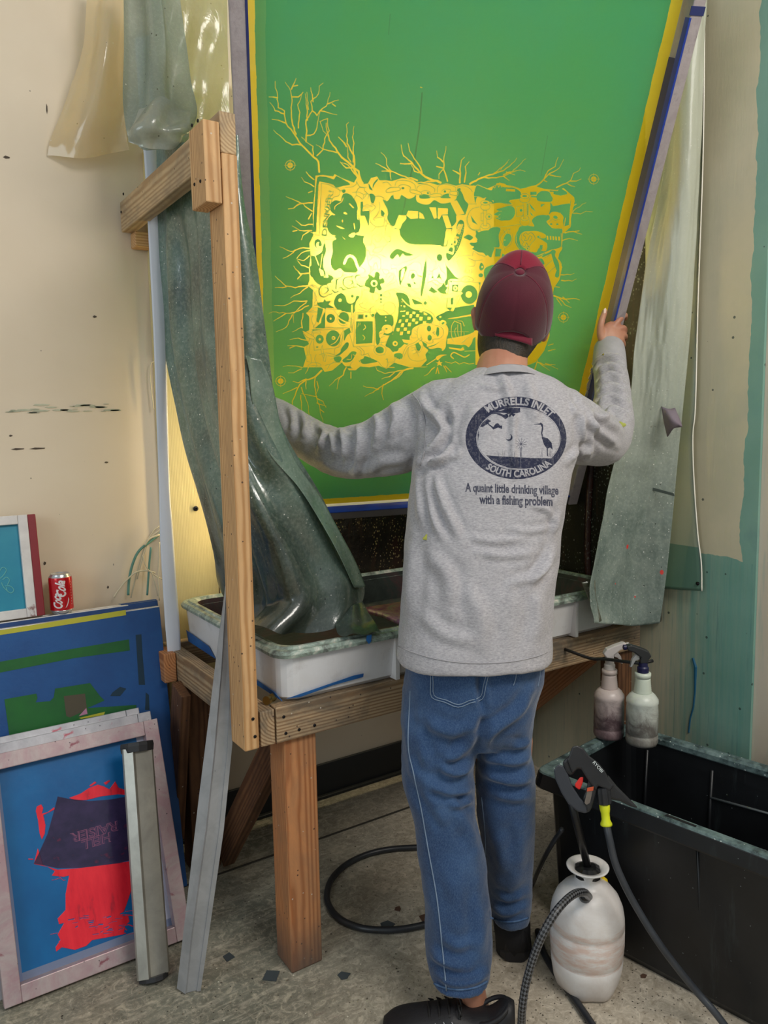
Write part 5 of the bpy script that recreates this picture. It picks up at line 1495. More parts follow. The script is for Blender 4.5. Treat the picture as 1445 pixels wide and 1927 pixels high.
q.patch('tape', K('-40,1262 500,1165 1030,1076 1038,1165 600,1225 -40,1350'), M_gr, e, .0316, .0004, 'green stained tape strip')
q.patch('stain', K('35,1555 290,1510 300,1545 285,1580 400,1570 430,1540 440,1470 720,1425 800,1530 835,1565 700,1625 1090,1600 1088,1680 600,1790 80,1885'), M_gr, e, .0320, .0004, 'green stain')
q.patch('stain', K('510,1530 680,1510 695,1640 560,1700 530,1690'), M_br, e, .0325, .0003, 'brown patch')
q.patch('stain', K('630,1690 690,1625 700,1672'), plain('pink_patch', (190,130,160), .6), e, .0329, .0003, 'pink patch')
q.patch('stain', K('630,1705 840,1655 830,1680 650,1712'), M_ye, e, .0329, .0003, 'yellow scrape')
q.patch('stain', K('1085,1040 1130,1035 1140,1200 1160,1440 1110,1440 1095,1200'), M_dst, e, .0318, .0003, 'dark streak')
q.patch('stain', K('1165,1500 1190,1520 1195,1640 1160,1640'), M_dst, e, .0318, .0003, 'dark streak')
q.patch('stain', K('900,1500 960,1455 1010,1470 960,1530 880,1530'), M_dst, e, .0318, .0003, 'dark streak')
# small red and white screen standing on top of the blue ones
zt = TRb[2]+.012
q0 = Pl(*[None]*0) if False else None
BRs = ony(68, 1160, 2.395); BRs[2] = zt+.004; TRs = ony(36, 970, 2.45)
o3, r3, u3, W3, H3, n3 = plane_frame(BRs-np.array([.30,0,0]), BRs, np.array([BRs[0]-.0, 2.447, BRs[2]+np.hypot(0, TRs[2]-BRs[2])]))
q3 = Pl(o3, r3, u3, n3); e3 = empty('printing_screen', o3+r3*W3/2, 'small framed screen with a dark red side, propped left of the soda can', 'printing screen', 'screens leaning at the left wall')
M_whf = mat_metal('painted_white_frame', (226,222,218), (204,198,196), ((196,190,190),(120,60,60)), .3, .45, .1)
u3 = _n(u3); 
M_redf = plain('dark_red_side', (134,22,34), .45)
screen_frame(e3, q3, W3, H3, .026, .02, M_whf)
b = MB(); b.add([q3.P(a, c, w_) for w_ in (-.012, .0195) for (a, c) in ((W3+.0003,0),(W3+.022,0),(W3+.022,H3),(W3+.0003,H3))], [(0,3,2,1),(4,5,6,7),(0,1,5,4),(1,2,6,5),(2,3,7,6),(3,0,4,7)]); b.build('side_rail', M_redf, e3, bevel=.002)
T = NT('teal_blue_mesh'); v = T.coord(); Z = T.sep(v); M_tb = T.end(T.bsdf(T.ramp(T.noise(v, 6, 4), [(.3, srgb((26,126,160))), (.7, srgb((44,146,168)))]), .35))
q3.bar('mesh', .024, W3-.024, .024, H3-.024, .004, .006, M_tb, e3, 0)
K3 = lambda s: [(float(a.split(',')[0])/4.25, 950+float(a.split(',')[1])/4.25) for a in s.split()]
b = MB()
for ptsS in ('-10,540 20,500 50,520 30,560 0,590', '20,600 50,580 75,600 60,640', '40,650 80,650 110,680 90,705 60,690 50,660', '10,620 30,660 60,690'):
    P3 = [q3.px(x, y, .0068) for x, y in K3(ptsS)]; b.tube(cat_path(P3, 5), .0011, 5)
b.build('stencil_drawing', plain('pale_line', (110,190,186), .5), e3)['kind'] = 'stuff'
# ---------------------------------------------------------------- soda can
cb_ = ony(117, 1149, 2.40); cb_[2] = zt+.001
can = empty('soda_can', cb_, 'red soda can with white script lettering, standing on the blue screens', 'can')
CR_, CHh = .033, .122
prof = [(.024,0),(.0275,.003),(.031,.010),(.033,.016),(.033,.103),(.0315,.109),(.027,.117),(.0265,.119)]
cn = Raster(1024, 512, lambda x, y: (x, y))
def ctext(body, x0, x1, y0, y1, hh, bold): # along slanted line, y up the can
    a_ = np.array([x0, y0], float); b_ = np.array([x1, y1], float); t_ = b_-a_; L = np.linalg.norm(t_); n_ = np.array([t_[1], -t_[0]])/L
    cn.text(body, lambda u, v: tuple(a_+t_*u+n_*v*hh+n_*-14*math.sin(u*6.28)), 1, bold, 1.0, .45)
for off in (0, 512):
    ctext('Coca', 92+off, 118+off, 480, 240, 130, .03); ctext('Cola', 150+off, 176+off, 300, 40, 130, .03)
    P = [(150+off, 480), (180+off, 420), (196+off, 370), (204+off, 315), (214+off, 350), (200+off, 400), (180+off, 450)]; cn.poly(P, 1)
    for k in range(9): cn.stroke([(262+off, 70+k*44), (262+off, 88+k*44)], 3, .8); cn.stroke([(300+off+(k % 3)*5, 90+k*40), (300+off+(k % 3)*5, 116+k*40)], 2, .6)
IMG_C = make_image('can_print', [cn.a, cn.a, cn.a])
T = NT('red_can_print'); uvn = T.n('ShaderNodeUVMap'); uvn.uv_map = 'UVMap'; ti = T.n('ShaderNodeTexImage'); ti.image = IMG_C; T.t.links.new(uvn.outputs[0], ti.inputs[0])
M_can = T.end(T.bsdf(T.mix(ti.outputs[0], srgb((196,22,34)), srgb((244,240,240))), .22, .35, coat=.3))
b = MB(); b.lathe(cb_, [(r, h) for r, h in prof if .012 < h < .112], 48, cap=False)
ca = math.atan2(-cb_[1], -cb_[0])
def canuv(p):
    th = math.atan2(p[1]-cb_[1], p[0]-cb_[0])-ca; return (.5+th/(2*math.pi), (p[2]-cb_[2]-.014)/.096)
seamrot = ca+math.pi
me_b = MB(); n_s = 64
rings = []
for (r, h) in [(.033,.014),(.033,.060),(.033,.104),(.0315,.110)]:
    rings.append([(cb_[0]+r*math.cos(seamrot+2*math.pi*k/n_s), cb_[1]+r*math.sin(seamrot+2*math.pi*k/n_s), cb_[2]+h) for k in range(n_s+1)])
me_b.grid(rings)
o = me_b.build('printed_wall', M_can, can, smooth=True)
ul = o.data.uv_layers.new(name='UVMap'); 
for lo in o.data.loops:
    i = lo.vertex_index; ul.data[lo.index].uv = (((i % (n_s+1))/n_s*2+.36) % 1.0 if False else (i % (n_s+1))/n_s*1.0+.10, (rings[i//(n_s+1)][0][2]-cb_[2]-.014)/.096)
M_tin = plain('bare_tin', (206,206,208), .25, .8)
b = MB(); b.lathe(cb_, [(.020,.004),(.024,0),(.0275,.003),(.031,.010),(.033,.0142)], 32, cap=True); b.build('base', M_tin, can, smooth=True)
b = MB(); b.lathe(cb_, [(.0315,.1098),(.027,.117),(.0268,.1195),(.0255,.1195),(.025,.116),(.001,.116)], 32, cap=False); b.build('lid', M_tin, can, smooth=True)
b = MB(); b.lathe(cb_+np.array([0,-.004,.1165]), [(.003,0),(.009,0),(.009,.0012),(.003,.0012)], 16); b.build('tab', M_tin, can)
# ---------------------------------------------------------------- cables on the wall behind the strip
M_cc = plain('cream_cable', (206,196,170), .5); M_ct = plain('teal_cable', (98,146,132), .5)
for i, (P, r, m) in enumerate([([(300,990),(288,1000),(272,1030),(262,1060),(252,1100),(246,1125)], .0022, M_cc), ([(302,996),(285,1012),(270,1045),(258,1090)], .0018, M_cc), ([(303,1003),(284,1018),(262,1036),(250,1060),(243,1090),(241,1120)], .0042, M_ct), ([(300,1006),(281,1014),(272,1026)], .0035, M_cc),
      ([(284,1030),(281,1060),(279,1090),(277,1120)], .0034, M_ct), ([(292,1078),(276,1074),(256,1077),(236,1094),(222,1112),(214,1124)], .0026, M_cc), ([(268,1045),(276,1068),(290,1082),(305,1090)], .0018, M_cc), ([(285,1075),(292,1100),(297,1122)], .0018, M_cc), ([(300,1020),(299,1050),(298,1090),(300,1130)], .0022, M_cc)]):
    b = MB(); b.tube(cat_path([ony(x, y, 2.462-.003*i) for x, y in P], 6), r, 7)
    tag(b.build('wall_cable', m, smooth=True), ['thin cream cable arching outermost at the top of the loose wall bundle','thin cream cable just inside the top arch of the wall bundle','thick teal cable bowing to the left in the wall bundle','short thick cream cable end beside the white strip','straight teal cable hanging down the middle of the wall bundle','cream cable looping low to the left over the blue screens','thin cream cable curling back right to the white strip','short slanting cream cable at the foot of the wall bundle','straight cream cable right against the white strip'][i], 'cable', 'loose cables on the wall')
b = MB(); b.tube(cat_path([ony(x, y, 2.46) for x, y in [(290,680),(284,684),(282,700),(284,730),(289,770)]], 5), .0018, 6)
tag(b.build('wire_hook', M_cc, smooth=True), 'thin bent cream wire standing out behind the white strip', 'wire')
# ---------------------------------------------------------------- scoop coater leaning on the pink screen
sb = onz(290, 1846); st_ = ony(258, 1398, 2.085); ax_ = _n(st_-sb); fw = np.array([0.0,-1,0]); fw = _n(fw-ax_*(fw@ax_)); sd_ = np.cross(ax_, fw)*1
if sd_[0] < 0: sd_ = -sd_
sc_e = empty('scoop_coater', sb, 'grey metal emulsion scoop coater with black end caps leaning on the red inked screen', 'scoop coater')
Ls = np.linalg.norm(st_-sb)-.012
sw_ = 1.18
prof2 = [(-.036,.000),(-.034,.006),(-.016,.020),(-.010,.014),(.030,.010),(.036,.000),(.034,-.002),(.028,.006),(-.010,.010),(-.016,.015),(-.032,.002)]
b = MB(); b.loft([[sb+ax_*h+sd_*x+fw*y for x, y in [(a_*sw_, c_*1.1) for a_, c_ in prof2]] for h in (.012, Ls)]); b.build('trough', mat_metal('warm_metal', (176,174,164), (150,148,140), None, 0, .36, .6), sc_e, bevel=.0008)
cap = [(-.046,-.004),(-.030,.018),(-.005,.030),(.020,.026),(.044,.006),(.044,-.006),(0,-.014),(-.040,-.010)]
M_cap = plain('black_cap', (30,32,36), .5, col2=(58,58,60), bump=.3)
b = MB(); b.loft([[sb+ax_*(Ls+h)+sd_*x*k+fw*y*k for x, y in cap] for h, k in ((-.012,.95),(.004,1.0),(.014,.96))]); b.build('end_cap', M_cap, sc_e, bevel=.001)
b = MB(); b.loft([[sb+ax_*h+sd_*x*.82+fw*y*.9 for x, y in cap] for h in (.002,.014)]); b.build('end_cap', M_cap, sc_e, bevel=.001)
# ---------------------------------------------------------------- long aluminium rail leaning on the post
def rail_pt(x, y, f=0.0):
    # on the slanted plane from the floor point to the tip
    return onpl(x, y, rb0, rn)+rn*f
rb0 = onz(350, 1868); rt0 = ony(425, 1103, 1.795); rax = _n(rt0-rb0); rx = _n(np.cross(rax, _n(rb0-CAM))); rn = _n(np.cross(rx, rax))
if rn@(CAM-rb0) < 0: rn = -rn
b = MB()
L_ = [(333,1864),(345,1762),(375,1500),(394,1350),(408,1235),(425,1103)]; R_ = [(349,1869),(359,1764),(387,1560),(402,1420),(416,1260),(426,1106)]; Q_ = [(378,1873),(392,1764),(421,1560),(437,1400),(438,1260),(428,1110)]
G = [[rail_pt(*l, -.010), rail_pt(*r, .006), rail_pt((r[0]*.93+q_[0]*.07), (r[1]*.93+q_[1]*.07), .002), rail_pt((r[0]*.5+q_[0]*.5), (r[1]*.5+q_[1]*.5), -.001), rail_pt((r[0]*.24+q_[0]*.76), (r[1]*.24+q_[1]*.76), -.001), rail_pt((r[0]*.22+q_[0]*.78), (r[1]*.22+q_[1]*.78), .003), rail_pt(*q_, .002)] for l, r, q_ in zip(L_, R_, Q_)]
G = [[np.maximum(p, [-9,-9,.002]) for p in r] for r in G]
b.grid(G); rl = b.build('aluminium_rail', M_alu2, solid=.0035)
tag(rl, 'long pale aluminium rail cut to a sharp tip, leaning against the wooden post', 'rail')
b = MB(); b.lathe(rail_pt(404,1450,.001), [(.0005,0),(.003,0),(.003,.0015),(.001,.002)], 8, ax=rn); b.build('rivet', M_screw, rl)
# ---------------------------------------------------------------- black tote
a11 = math.radians(9.5); TD = np.array([math.sin(a11), -math.cos(a11), 0]); TS = np.array([math.cos(a11), math.sin(a11), 0])
T0 = np.array([1.452, 1.475, 0]); TW, TL, TH = .475, .98, .45
def TP(a, c, z): return T0+TS*a+TD*c+np.array([0,0,z])     # a across, c along towards the viewer
def trect(i, z, r=.03, k=3):
    out = []
    for ca_, cc_, a0 in ((TW-i-r, TL-i-r, 0), (i+r, TL-i-r, 90), (i+r, i+r, 180), (TW-i-r, i+r, 270)):
        for j in range(k+1):
            t = math.radians(a0+90*j/k); out.append(TP(ca_+r*math.cos(t), cc_+r*math.sin(t), z))
    return out[::-1]
T = NT('scuffed_black_plastic'); v = T.coord(); 
base = T.ramp(T.noise(v, 5, 6, .65), [(.35, srgb((17,18,20))), (.7, srgb((27,29,32)))])
base = T.mix(T.math('MULTIPLY', T.math('LESS_THAN', T.voro(v, 34), .05), .7), base, srgb((120,126,126)))
st = T.noise(T.coord(scale=(6,6,.8)), 4, 5, .7); base = T.mix(T.math('MULTIPLY', T.ramp(st, [(.58,0.0),(.72,1.0)]), .25), base, srgb((70,82,84)))
M_tote = T.end(T.bsdf(base, .38, 0, T.bump(T.noise(v, 50, 4), .15, .002)))
T = NT('dusty_teal_rim'); v = T.coord(); M_trim = T.end(T.bsdf(T.mix(T.math('LESS_THAN', T.voro(v, 60), .12), T.ramp(T.noise(v, 24, 6, .7), [(.35, srgb((44,56,58))), (.5, srgb((92,112,112))), (.68, srgb((122,142,140)))]), srgb((190,200,196))), .5, 0, T.bump(T.noise(v, 60, 4), .4, .002)))
tote = empty('storage_tote', TP(TW/2, TL/2, 0), 'large open black plastic tote on the floor by the right wall, rim dusted teal', 'tote')
b = MB(); b.loft([trect(.055, .0), trect(.045, .02), trect(.028, TH-.06), trect(.026, TH-.01)], cap=False)
b.loft([trect(.030, TH-.01), trect(.034, TH-.06), trect(.052, .025), trect(.058, .012)], cap=True, ends=2)
b.build('body', M_tote, tote)
b = MB(); b.loft([trect(-.004, TH-.045), trect(-.006, TH-.040), trect(0, TH-.006), trect(.003, TH-.0005)], cap=False); b.loft([trect(.036, TH-.02), trect(.030, TH-.02), trect(.026, TH-.045), trect(-.004, TH-.045)], cap=False); b.build('skirt', M_tote, tote)
b = MB(); b.loft([trect(.001, TH-.004), trect(.003, TH), trect(.008, TH+.002), trect(.028, TH+.001), trect(.034, TH-.006), trect(.034, TH-.022)], cap=False); b.build('rim', M_trim, tote)
b = MB(); s0 = onz(1188,1583,TH); s1 = onz(1212,1592,TH)
sl = [TP(.012, (s0-T0)@TD+.0, TH+.0022), TP(.012, (s1-T0)@TD+.045, TH+.0022), TP(.020, (s1-T0)@TD+.045, TH+.0022), TP(.022, (s0-T0)@TD, TH+.0022)]
b.prism(sl, (0,0,.0006)); b.build('handle_slot', plain('slot_black', (6,6,8), .8), tote)
for a_, c0, c1, ins in ((TW-.033, .30, .30, 0), (TW-.033, .60, .60, 0), (TW-.033,.10,.10,0)):
    b = MB(); b.tube([TP(a_, c0, TH-.05), TP(a_-.02, c1, .05)], .005, 6); b.build('rib', M_tote, tote, smooth=True)
b = MB(); b.tube([TP(TW-.040, .30, TH-.13), TP(TW-.038, .46, TH-.12), TP(TW-.039, .48, TH-.14), TP(TW-.048, .485, .12)], .0035, 6); b.build('rib', plain('worn_ridge', (84,90,92), .5), tote, smooth=True)
for c0 in (.22,.45,.70):
    b = MB(); b.tube([TP(.028, c0, TH-.06), TP(.050, c0+.012, .06)], .004, 6); b.build('rib', M_tote, tote, smooth=True)
# ---------------------------------------------------------------- spray bottles hanging at the stand
def bottle(px_, py_, Y, H_, name_, lab, body_m, neck_m, cap_m, trig_m, lever_m, flip):
    base = ony(px_, py_, Y); s = H_/.30; e = empty('spray_bottle', base, lab, 'spray bottle', 'spray bottles hanging at the stand')
    b = MB(); b.lathe(base, [(.036*s,0),(.0445*s,.004*s),(.047*s,.012*s),(.047*s,.030*s),(.0455*s,.032*s),(.0455*s,.036*s),(.047*s,.038*s),(.0465*s,.105*s),(.045*s,.125*s),(.047*s,.130*s),(.046*s,.140*s),(.038*s,.152*s),(.029*s,.160*s)], 32); b.build('body', body_m, e, smooth=True)
    pr = [(.026*s,.158*s)]
    for k in range(7): pr += [(.0262*s-.0006*k*s, (.164+.006*k)*s), (.0250*s-.0006*k*s, (.167+.006*k)*s)]
    pr += [(.0195*s,.206*s),(.0235*s,.207*s),(.0235*s,.220*s),(.018*s,.221*s)]
    b = MB(); b.lathe(base, pr, 28); b.build('neck', neck_m, e, smooth=True)
    b = MB(); b.lathe(base, [(.0155*s,.2205*s),(.0165*s,.222*s),(.0165*s,.236*s),(.0135*s,.240*s),(.013*s,.252*s)], 24, sq=lambda th, h: 1+.02*math.cos(24*th)); b.build('collar', cap_m, e)
    d = np.array([TSv[0], TSv[1], 0])*flip; u = np.array([0,0,1.0]); sdv = np.array([-d[1], d[0], 0])
    def Q(x, z): return base+d*x*s+u*z*s
    body = [(-.012,.250),(-.010,.268),(-.030,.284),(-.050,.292),(-.052,.304),(-.040,.308),(-.010,.298),(.012,.288),(.022,.272),(.014,.262),(.012,.250)]
    b = MB(); b.prism([Q(x, z)-sdv*.012*s for x, z in body], sdv*.024*s); b.build('sprayer_head', trig_m, e, bevel=.0035*s)
    lev = [(-.012,.262),(-.024,.258),(-.034,.240),(-.040,.238),(-.034,.262),(-.022,.278),(-.012,.276)]
    b = MB(); b.prism([Q(x, z)-sdv*.006*s for x, z in lev], sdv*.012*s); b.build('trigger', lever_m, e, bevel=.0015*s)
    b = MB(); b.lathe(Q(-.051,.298), [(.008*s,0),(.008*s,.008*s),(.004*s,.010*s)], 14, ax=-d); b.build('nozzle', cap_m, e)
    return e
TSv = MC @ np.array([1,0,0]); TSv = TSv/np.hypot(TSv[0], TSv[1])
def dirty_bottle(name, c1, c2, c3):
    T = NT(name); v = T.coord(); Z = T.sep(v)[2]; n = T.noise(v, 16, 7, .75, 1)
    low = T.ramp(T.math('ADD', T.math('MULTIPLY', Z, 7.0), T.math('MULTIPLY', T.math('SUBTRACT', n, .5), 1.6)), [(.3,1.0),(.95,0.0)])
    c = T.mix(low, srgb(c1), T.ramp(n, [(.35, srgb(c2)), (.6, srgb(c3))]))
    return T.end(T.bsdf(c, .35, 0, T.bump(n, .2, .002)))
Mb1 = dirty_bottle('pinkish_dirty_bottle', (204,190,186), (92,74,78), (140,118,120)); Mb2 = dirty_bottle('grey_dirty_bottle', (206,212,202), (110,104,98), (150,148,140))
e1 = bottle(1145, 1386, 1.50, .285, '', 'dirty pinkish spray bottle with a white trigger, left of the pair under the stand', Mb1, plain('pink_neck', (206,190,184), .4), plain('white_collar', (210,204,200), .4), plain('white_trigger', (206,200,198), .4), plain('white_trigger2', (190,184,182), .4), -1)
e2 = bottle(1207, 1399, 1.40, .292, '', 'dirty pale spray bottle with a black trigger and navy collar, right of the pair', Mb2, plain('pale_neck', (212,222,206), .4), plain('navy_collar', (24,26,70), .4), plain('black_trigger', (44,46,48), .4), plain('steel_lever', (176,180,182), .3, .5), 1)
# rod they hang from, fixed to the stand
b = MB(); p0 = np.array([1.93, 1.66, .64]); za = wloc(e1)[2]+.285*.90
b.tube(cat_path([(wloc(e1)[0]-.02,1.661,za-.02),(wloc(e1)[0]-.03,wloc(e1)[1]+.05,za-.02),(wloc(e1)[0]-.02,wloc(e1)[1]-.0,za-.012),(wloc(e2)[0]-.01,wloc(e2)[1]+.01,za-.008),(wloc(e2)[0]+.03,wloc(e2)[1]-.01,za-.004)],4), .005, 8); o = b.build('hanger_rod', plain('black_rod', (30,30,32), .4), stand, smooth=True); o['kind'] = 'stuff'
# ---------------------------------------------------------------- pump sprayer jug
jb = onz(1103, 1852); jb[2] = 0
T = NT('milky_jug'); v = T.coord(); X, Y, Z = T.sep(v)[:3]; n = T.noise(v, 9, 6, .7, .8)
c = T.ramp(n, [(.35, srgb((232,230,228))), (.7, srgb((214,206,200)))]); org = T.math('MULTIPLY', T.ramp(T.noise(T.coord(scale=(2,2,9)), 6, 6, .75), [(.42,0.0),(.6,1.0)]), T.math('MULTIPLY', T.math('LESS_THAN', Z, .185), T.math('GREATER_THAN', Z, .085)))
c = T.mix(T.math('MULTIPLY', org, .5), c, srgb((204,150,120))); c = T.mix(T.ramp(Z, [(.0,.45),(.06,.0)]), c, srgb((150,128,110)))
M_jug = T.end(T.bsdf(c, .32, 0, T.bump(n, .06, .003)))
jug = empty('pump_sprayer', jb, 'milky white pump sprayer jug with a black plunger, standing before the black tote', 'sprayer')
def jsq(th, h): return 1.0-.10*max(0, 1-h/.05)*(.5+.5*math.cos(6*th+.6))
JR = .093
prf = [(r_j*.97, h_j*.955) for r_j, h_j in [(.045,.028),(.062,.004),(.070,.0),(.078,.010),(.084,.03),(.089,.065),(.0905,.088),(.088,.092),(.0905,.096),(JR,.13),(JR,.170),(.0905,.174),(.093,.178),(.092,.20),(.088,.225),(.078,.250),(.062,.270),(.044,.282),(.033,.290),(.031,.300),(.032,.312),(.040,.322),(.052,.327),(.053,.330),(.050,.331),(.036,.326),(.028,.314),(.026,.300)]]
b = MB(); b.lathe(jb, prf, 60, sq=jsq, cap=False); jo = b.build('tank', M_jug, jug, smooth=True)
M_bk = plain('black_plastic', (24,24,26), .35, bump=.1)
b = MB(); b.lathe(jb+np.array([0,0,.290]), [(.026,0),(.030,.002),(.030,.018),(.020,.024),(.012,.026)], 24, sq=lambda th, h: 1+.12*(math.cos(4*th) > .3)); b.build('plunger_cap', M_bk, jug)
b = MB(); pr0 = jb+np.array([0,0,.312]); pr1 = at(1073, 1500, 1.83); b.tube([pr0, pr0+(pr1-pr0)*.5, pr1], .0095, 12); b.build('plunger_rod', M_bk, jug, smooth=True)
nzp = jb+_n(np.array([-.30,-.95,0]))*.078+np.array([0,0,.247]); nzp = onpl(1108, 1690, jb+_n(CAM-jb)*.07*np.array([1,1,0]), _n((CAM-jb)*np.array([1,1,0])))
b = MB(); b.lathe(nzp+np.array([0,.012,-.004]), [(.013,0),(.015,.006),(.013,.018),(.010,.026)], 16, ax=_n(CAM-nzp)+np.array([0,0,.25])); b.build('hose_nozzle', M_bk, jug, smooth=True)
cp = jb+np.array([.055,.0,.255]); b = MB(); b.lathe(cp, [(.012,0),(.012,.006),(.008,.010)], 14, ax=(.7,.0,.7)); b.build('relief_cap', plain('yellow_cap', (230,200,40), .4), jug)
cmj = MC @ np.array([1.0,0,0]); 
b = MB(); b.prism([jb+np.array([.0,0,z])+cmj*(JR*math.cos(t))*1.0+_n(np.cross([0,0,1.0], cmj))*(-JR*math.sin(t))*-1.0 for z, t in ((.115,.22),(.115,.30),(.170,.30),(.170,.22))], (0,-.0006,0)); b.build('label', plain('orange_label', (214,96,52), .5), jug)
# ---------------------------------------------------------------- hoses
def hose(name, P, r, lab, mat=None, floor=False, n=10):
    b = MB(); b.tube(cat_path(P, 8), r, n); return tag(b.build(name, mat or plain('black_hose', (34,36,40), .4, col2=(52,54,58), bump=.15), smooth=True), lab, 'hose')
def braided():
    T = NT('braided_hose'); v = T.coord('UV'); ck = T.n('ShaderNodeTexChecker'); T.t.links.new(T.coord('UV', (1,1,1), rot=(0,0,.785)), ck.inputs[0]); ck.inputs['Scale'].default_value = 18
    return T.end(T.bsdf(T.mix(ck.outputs[1], srgb((22,22,24)), srgb((92,94,98))), .4))
P = [nzp+_n(CAM-nzp)*.016+np.array([0,0,.004])]+[at(x, y, d) for x, y, d in ((1098,1679,1.745),(1078,1684,1.70),(1052,1708,1.66),(1028,1745,1.64),(1006,1795,1.64),(990,1850,1.64),(983,1895,1.64),(981,1935,1.66))]
P[-1][2] = max(P[-1][2], .012)
Pp = cat_path(P, 8); n_ = 12; b = MB(); b.tube(Pp, .0088, n_, cap=False)
L = np.r_[0, np.cumsum([np.linalg.norm(Pp[i+1]-Pp[i]) for i in range(len(Pp)-1)])]
o = b.build('sprayer_hose', braided(), smooth=True); tag(o, 'dark braided hose curling from the white pump sprayer to the floor', 'hose')
ul = o.data.uv_layers.new(name='UVMap')
for p in o.data.polygons:
    for li in p.loop_indices:
        i = o.data.loops[li].vertex_index; k = i % n_; kk = k/n_ if not (k == 0 and p.index % n_ == n_-1) else 1.0; ul.data[li].uv = (L[i//n_]*9, kk*.6)
hose('floor_hose', [onz(x, y, .0105) for x, y in [(840,1600),(812,1594),(780,1595),(735,1598),(690,1608),(650,1628),(624,1655),(615,1685),(622,1710),(642,1731),(675,1745),(712,1750),(760,1748),(815,1735),(862,1712),(885,1675),(880,1632),(850,1604)]], .0095, 'black hose lying in a wide loop on the floor left of the person')
hose('floor_hose', [onz(x, y, .0095) for x, y in [(1012,1752),(1022,1790),(1045,1830),(1075,1872),(1110,1922),(1135,1960)]], .009, 'black hose running along the floor under the white sprayer')
gunD = 1.80
pts = [at(1141,1553,gunD-.01), at(1147,1580,gunD-.02), at(1158,1625,gunD-.02), at(1180,1675,gunD-.02), at(1208,1725,gunD-.02), at(1240,1775,gunD-.03), at(1275,1822,gunD-.03), at(1310,1865,1.775), at(1345,1905,1.755), at(1375,1945,1.745)]
pts = [np.maximum(p, [-9,-9,.01]) for p in pts]
hose('gun_hose', pts, .0085, 'black hose hanging from the yellow collar of the spray gun down past the tote', plain('grey_black_hose', (46,50,56), .4, col2=(66,70,76)))
hose('tote_hose', [onz(985,1690,.008), onz(1000,1668,.008), at(1012,1640,2.14), at(1022,1618,2.03), at(1040,1586,1.96), at(1058,1560,1.92)], .006, 'thin black hose in the shade between the person and the tote')
# ---------------------------------------------------------------- pressure gun resting on the tote rim
gn = _n(at(1110,1480,1)-CAM); gun = empty('spray_gun', at(1105,1490,gunD), 'black pressure washer gun with a red trigger lock hanging over the tote rim', 'spray gun')
Kg = lambda s: [(980+float(a.split(',')[0])/3.1075, 1350+float(a.split(',')[1])/3.1075) for a in s.split()]
def gpart(name, s, t, mat, bev=.003, off=0.0, lab=None):
    b = MB(); b.prism([at(x, y, gunD-t/2+off) for x, y in Kg(s)], gn*t); o = b.build(name, mat, gun, bevel=bev); 
    if lab: o['label'] = lab
    return o
M_gun = plain('gun_black', (30,32,36), .45, col2=(44,46,50), bump=.2)
gpart('body', '300,170 330,163 365,180 400,225 450,262 490,310 520,370 545,400 520,430 500,420 450,400 440,430 400,380 350,300 330,300 300,330 285,290 270,250 285,215', .040, M_gun, .008)
gpart('hand_guard', '205,285 225,275 250,285 275,330 300,400 345,470 405,530 408,548 375,562 330,550 275,505 235,440 200,360 193,310', .026, plain('guard_grey', (54,58,66), .5), .006)
gpart('handle', '240,262 290,215 330,250 325,310 290,345 262,320', .030, M_gun, .006)
gpart('grip', '362,470 385,415 395,350 430,340 450,400 432,470 412,540 385,560', .030, M_gun, .005)
gpart('trigger_lock', '315,390 345,350 366,348 362,380 350,412 342,424 318,408', .016, plain('red_lock', (214,44,40), .4), .002, -.004)
gpart('warning_label', '372,500 392,410 424,404 420,425 404,500 384,512', .002, plain('label_grey', (120,112,104), .6, col2=(60,50,48)), 0, -.017)
gpart('label_band', '388,412 426,404 423,428 386,434', .002, plain('label_orange', (196,84,50), .6), 0, -.0185)
gpart('lance', '505,330 560,400 640,480 690,532 640,520 580,490 520,480 500,440', .026, M_gun, .006, .01)
b = MB(); h0 = at(*Kg('478,405')[0], gunD-.006); h1 = at(*Kg('488,505')[0], gunD-.006); ax = _n(h1-h0); Lh = np.linalg.norm(h1-h0)
b.lathe(h0, [(.012,0),(.0155,.002),(.0165,Lh*.3),(.0165,Lh*.92),(.013,Lh)], 20, ax=ax, sq=lambda th, h: 1+.05*math.cos(10*th)); b.build('coupling', M_gun, gun)
h1b = at(*Kg('500,630')[0], gunD-.008); L2_ = np.linalg.norm(h1b-h1)
b = MB(); b.lathe(h1, [(.011,0),(.0122,.003),(.0118,L2_*.25),(.0098,L2_*.45),(.0098,L2_*.75),(.0135,L2_*.92),(.0135,L2_*1.0),(.010,L2_)], 20, ax=_n(h1b-h1)); b.build('hose_collar', plain('fluoro_yellow', (222,230,40), .4), gun, smooth=True)
# brand lettering on the barrel
cu = bpy.data.curves.new('lt', 'FONT'); cu.body = 'RYOBI'; cu.size = 1; ob = bpy.data.objects.new('lt', cu); C.objects.link(ob); bpy.context.view_layer.update()
me = ob.evaluated_get(bpy.context.evaluated_depsgraph_get()).to_mesh(); V = np.array([v.co[:2] for v in me.vertices]); F_ = [tuple(p.vertices) for p in me.polygons]
p0 = np.array(Kg('424,258')[0]); p1 = np.array(Kg('478,318')[0]); t_ = p1-p0; nn_ = np.array([t_[1], -t_[0]])/np.linalg.norm(t_); w_ = V[:,0].max()
V3 = [at(*(p0+t_*x/w_+nn_*y*8.5-nn_*3), gunD-.0212) for x, y in V]
b = MB(); b.add(V3, F_); b.build('lettering', plain('white_print', (230,240,240), .5), gun); C.objects.unlink(ob); bpy.data.objects.remove(ob)
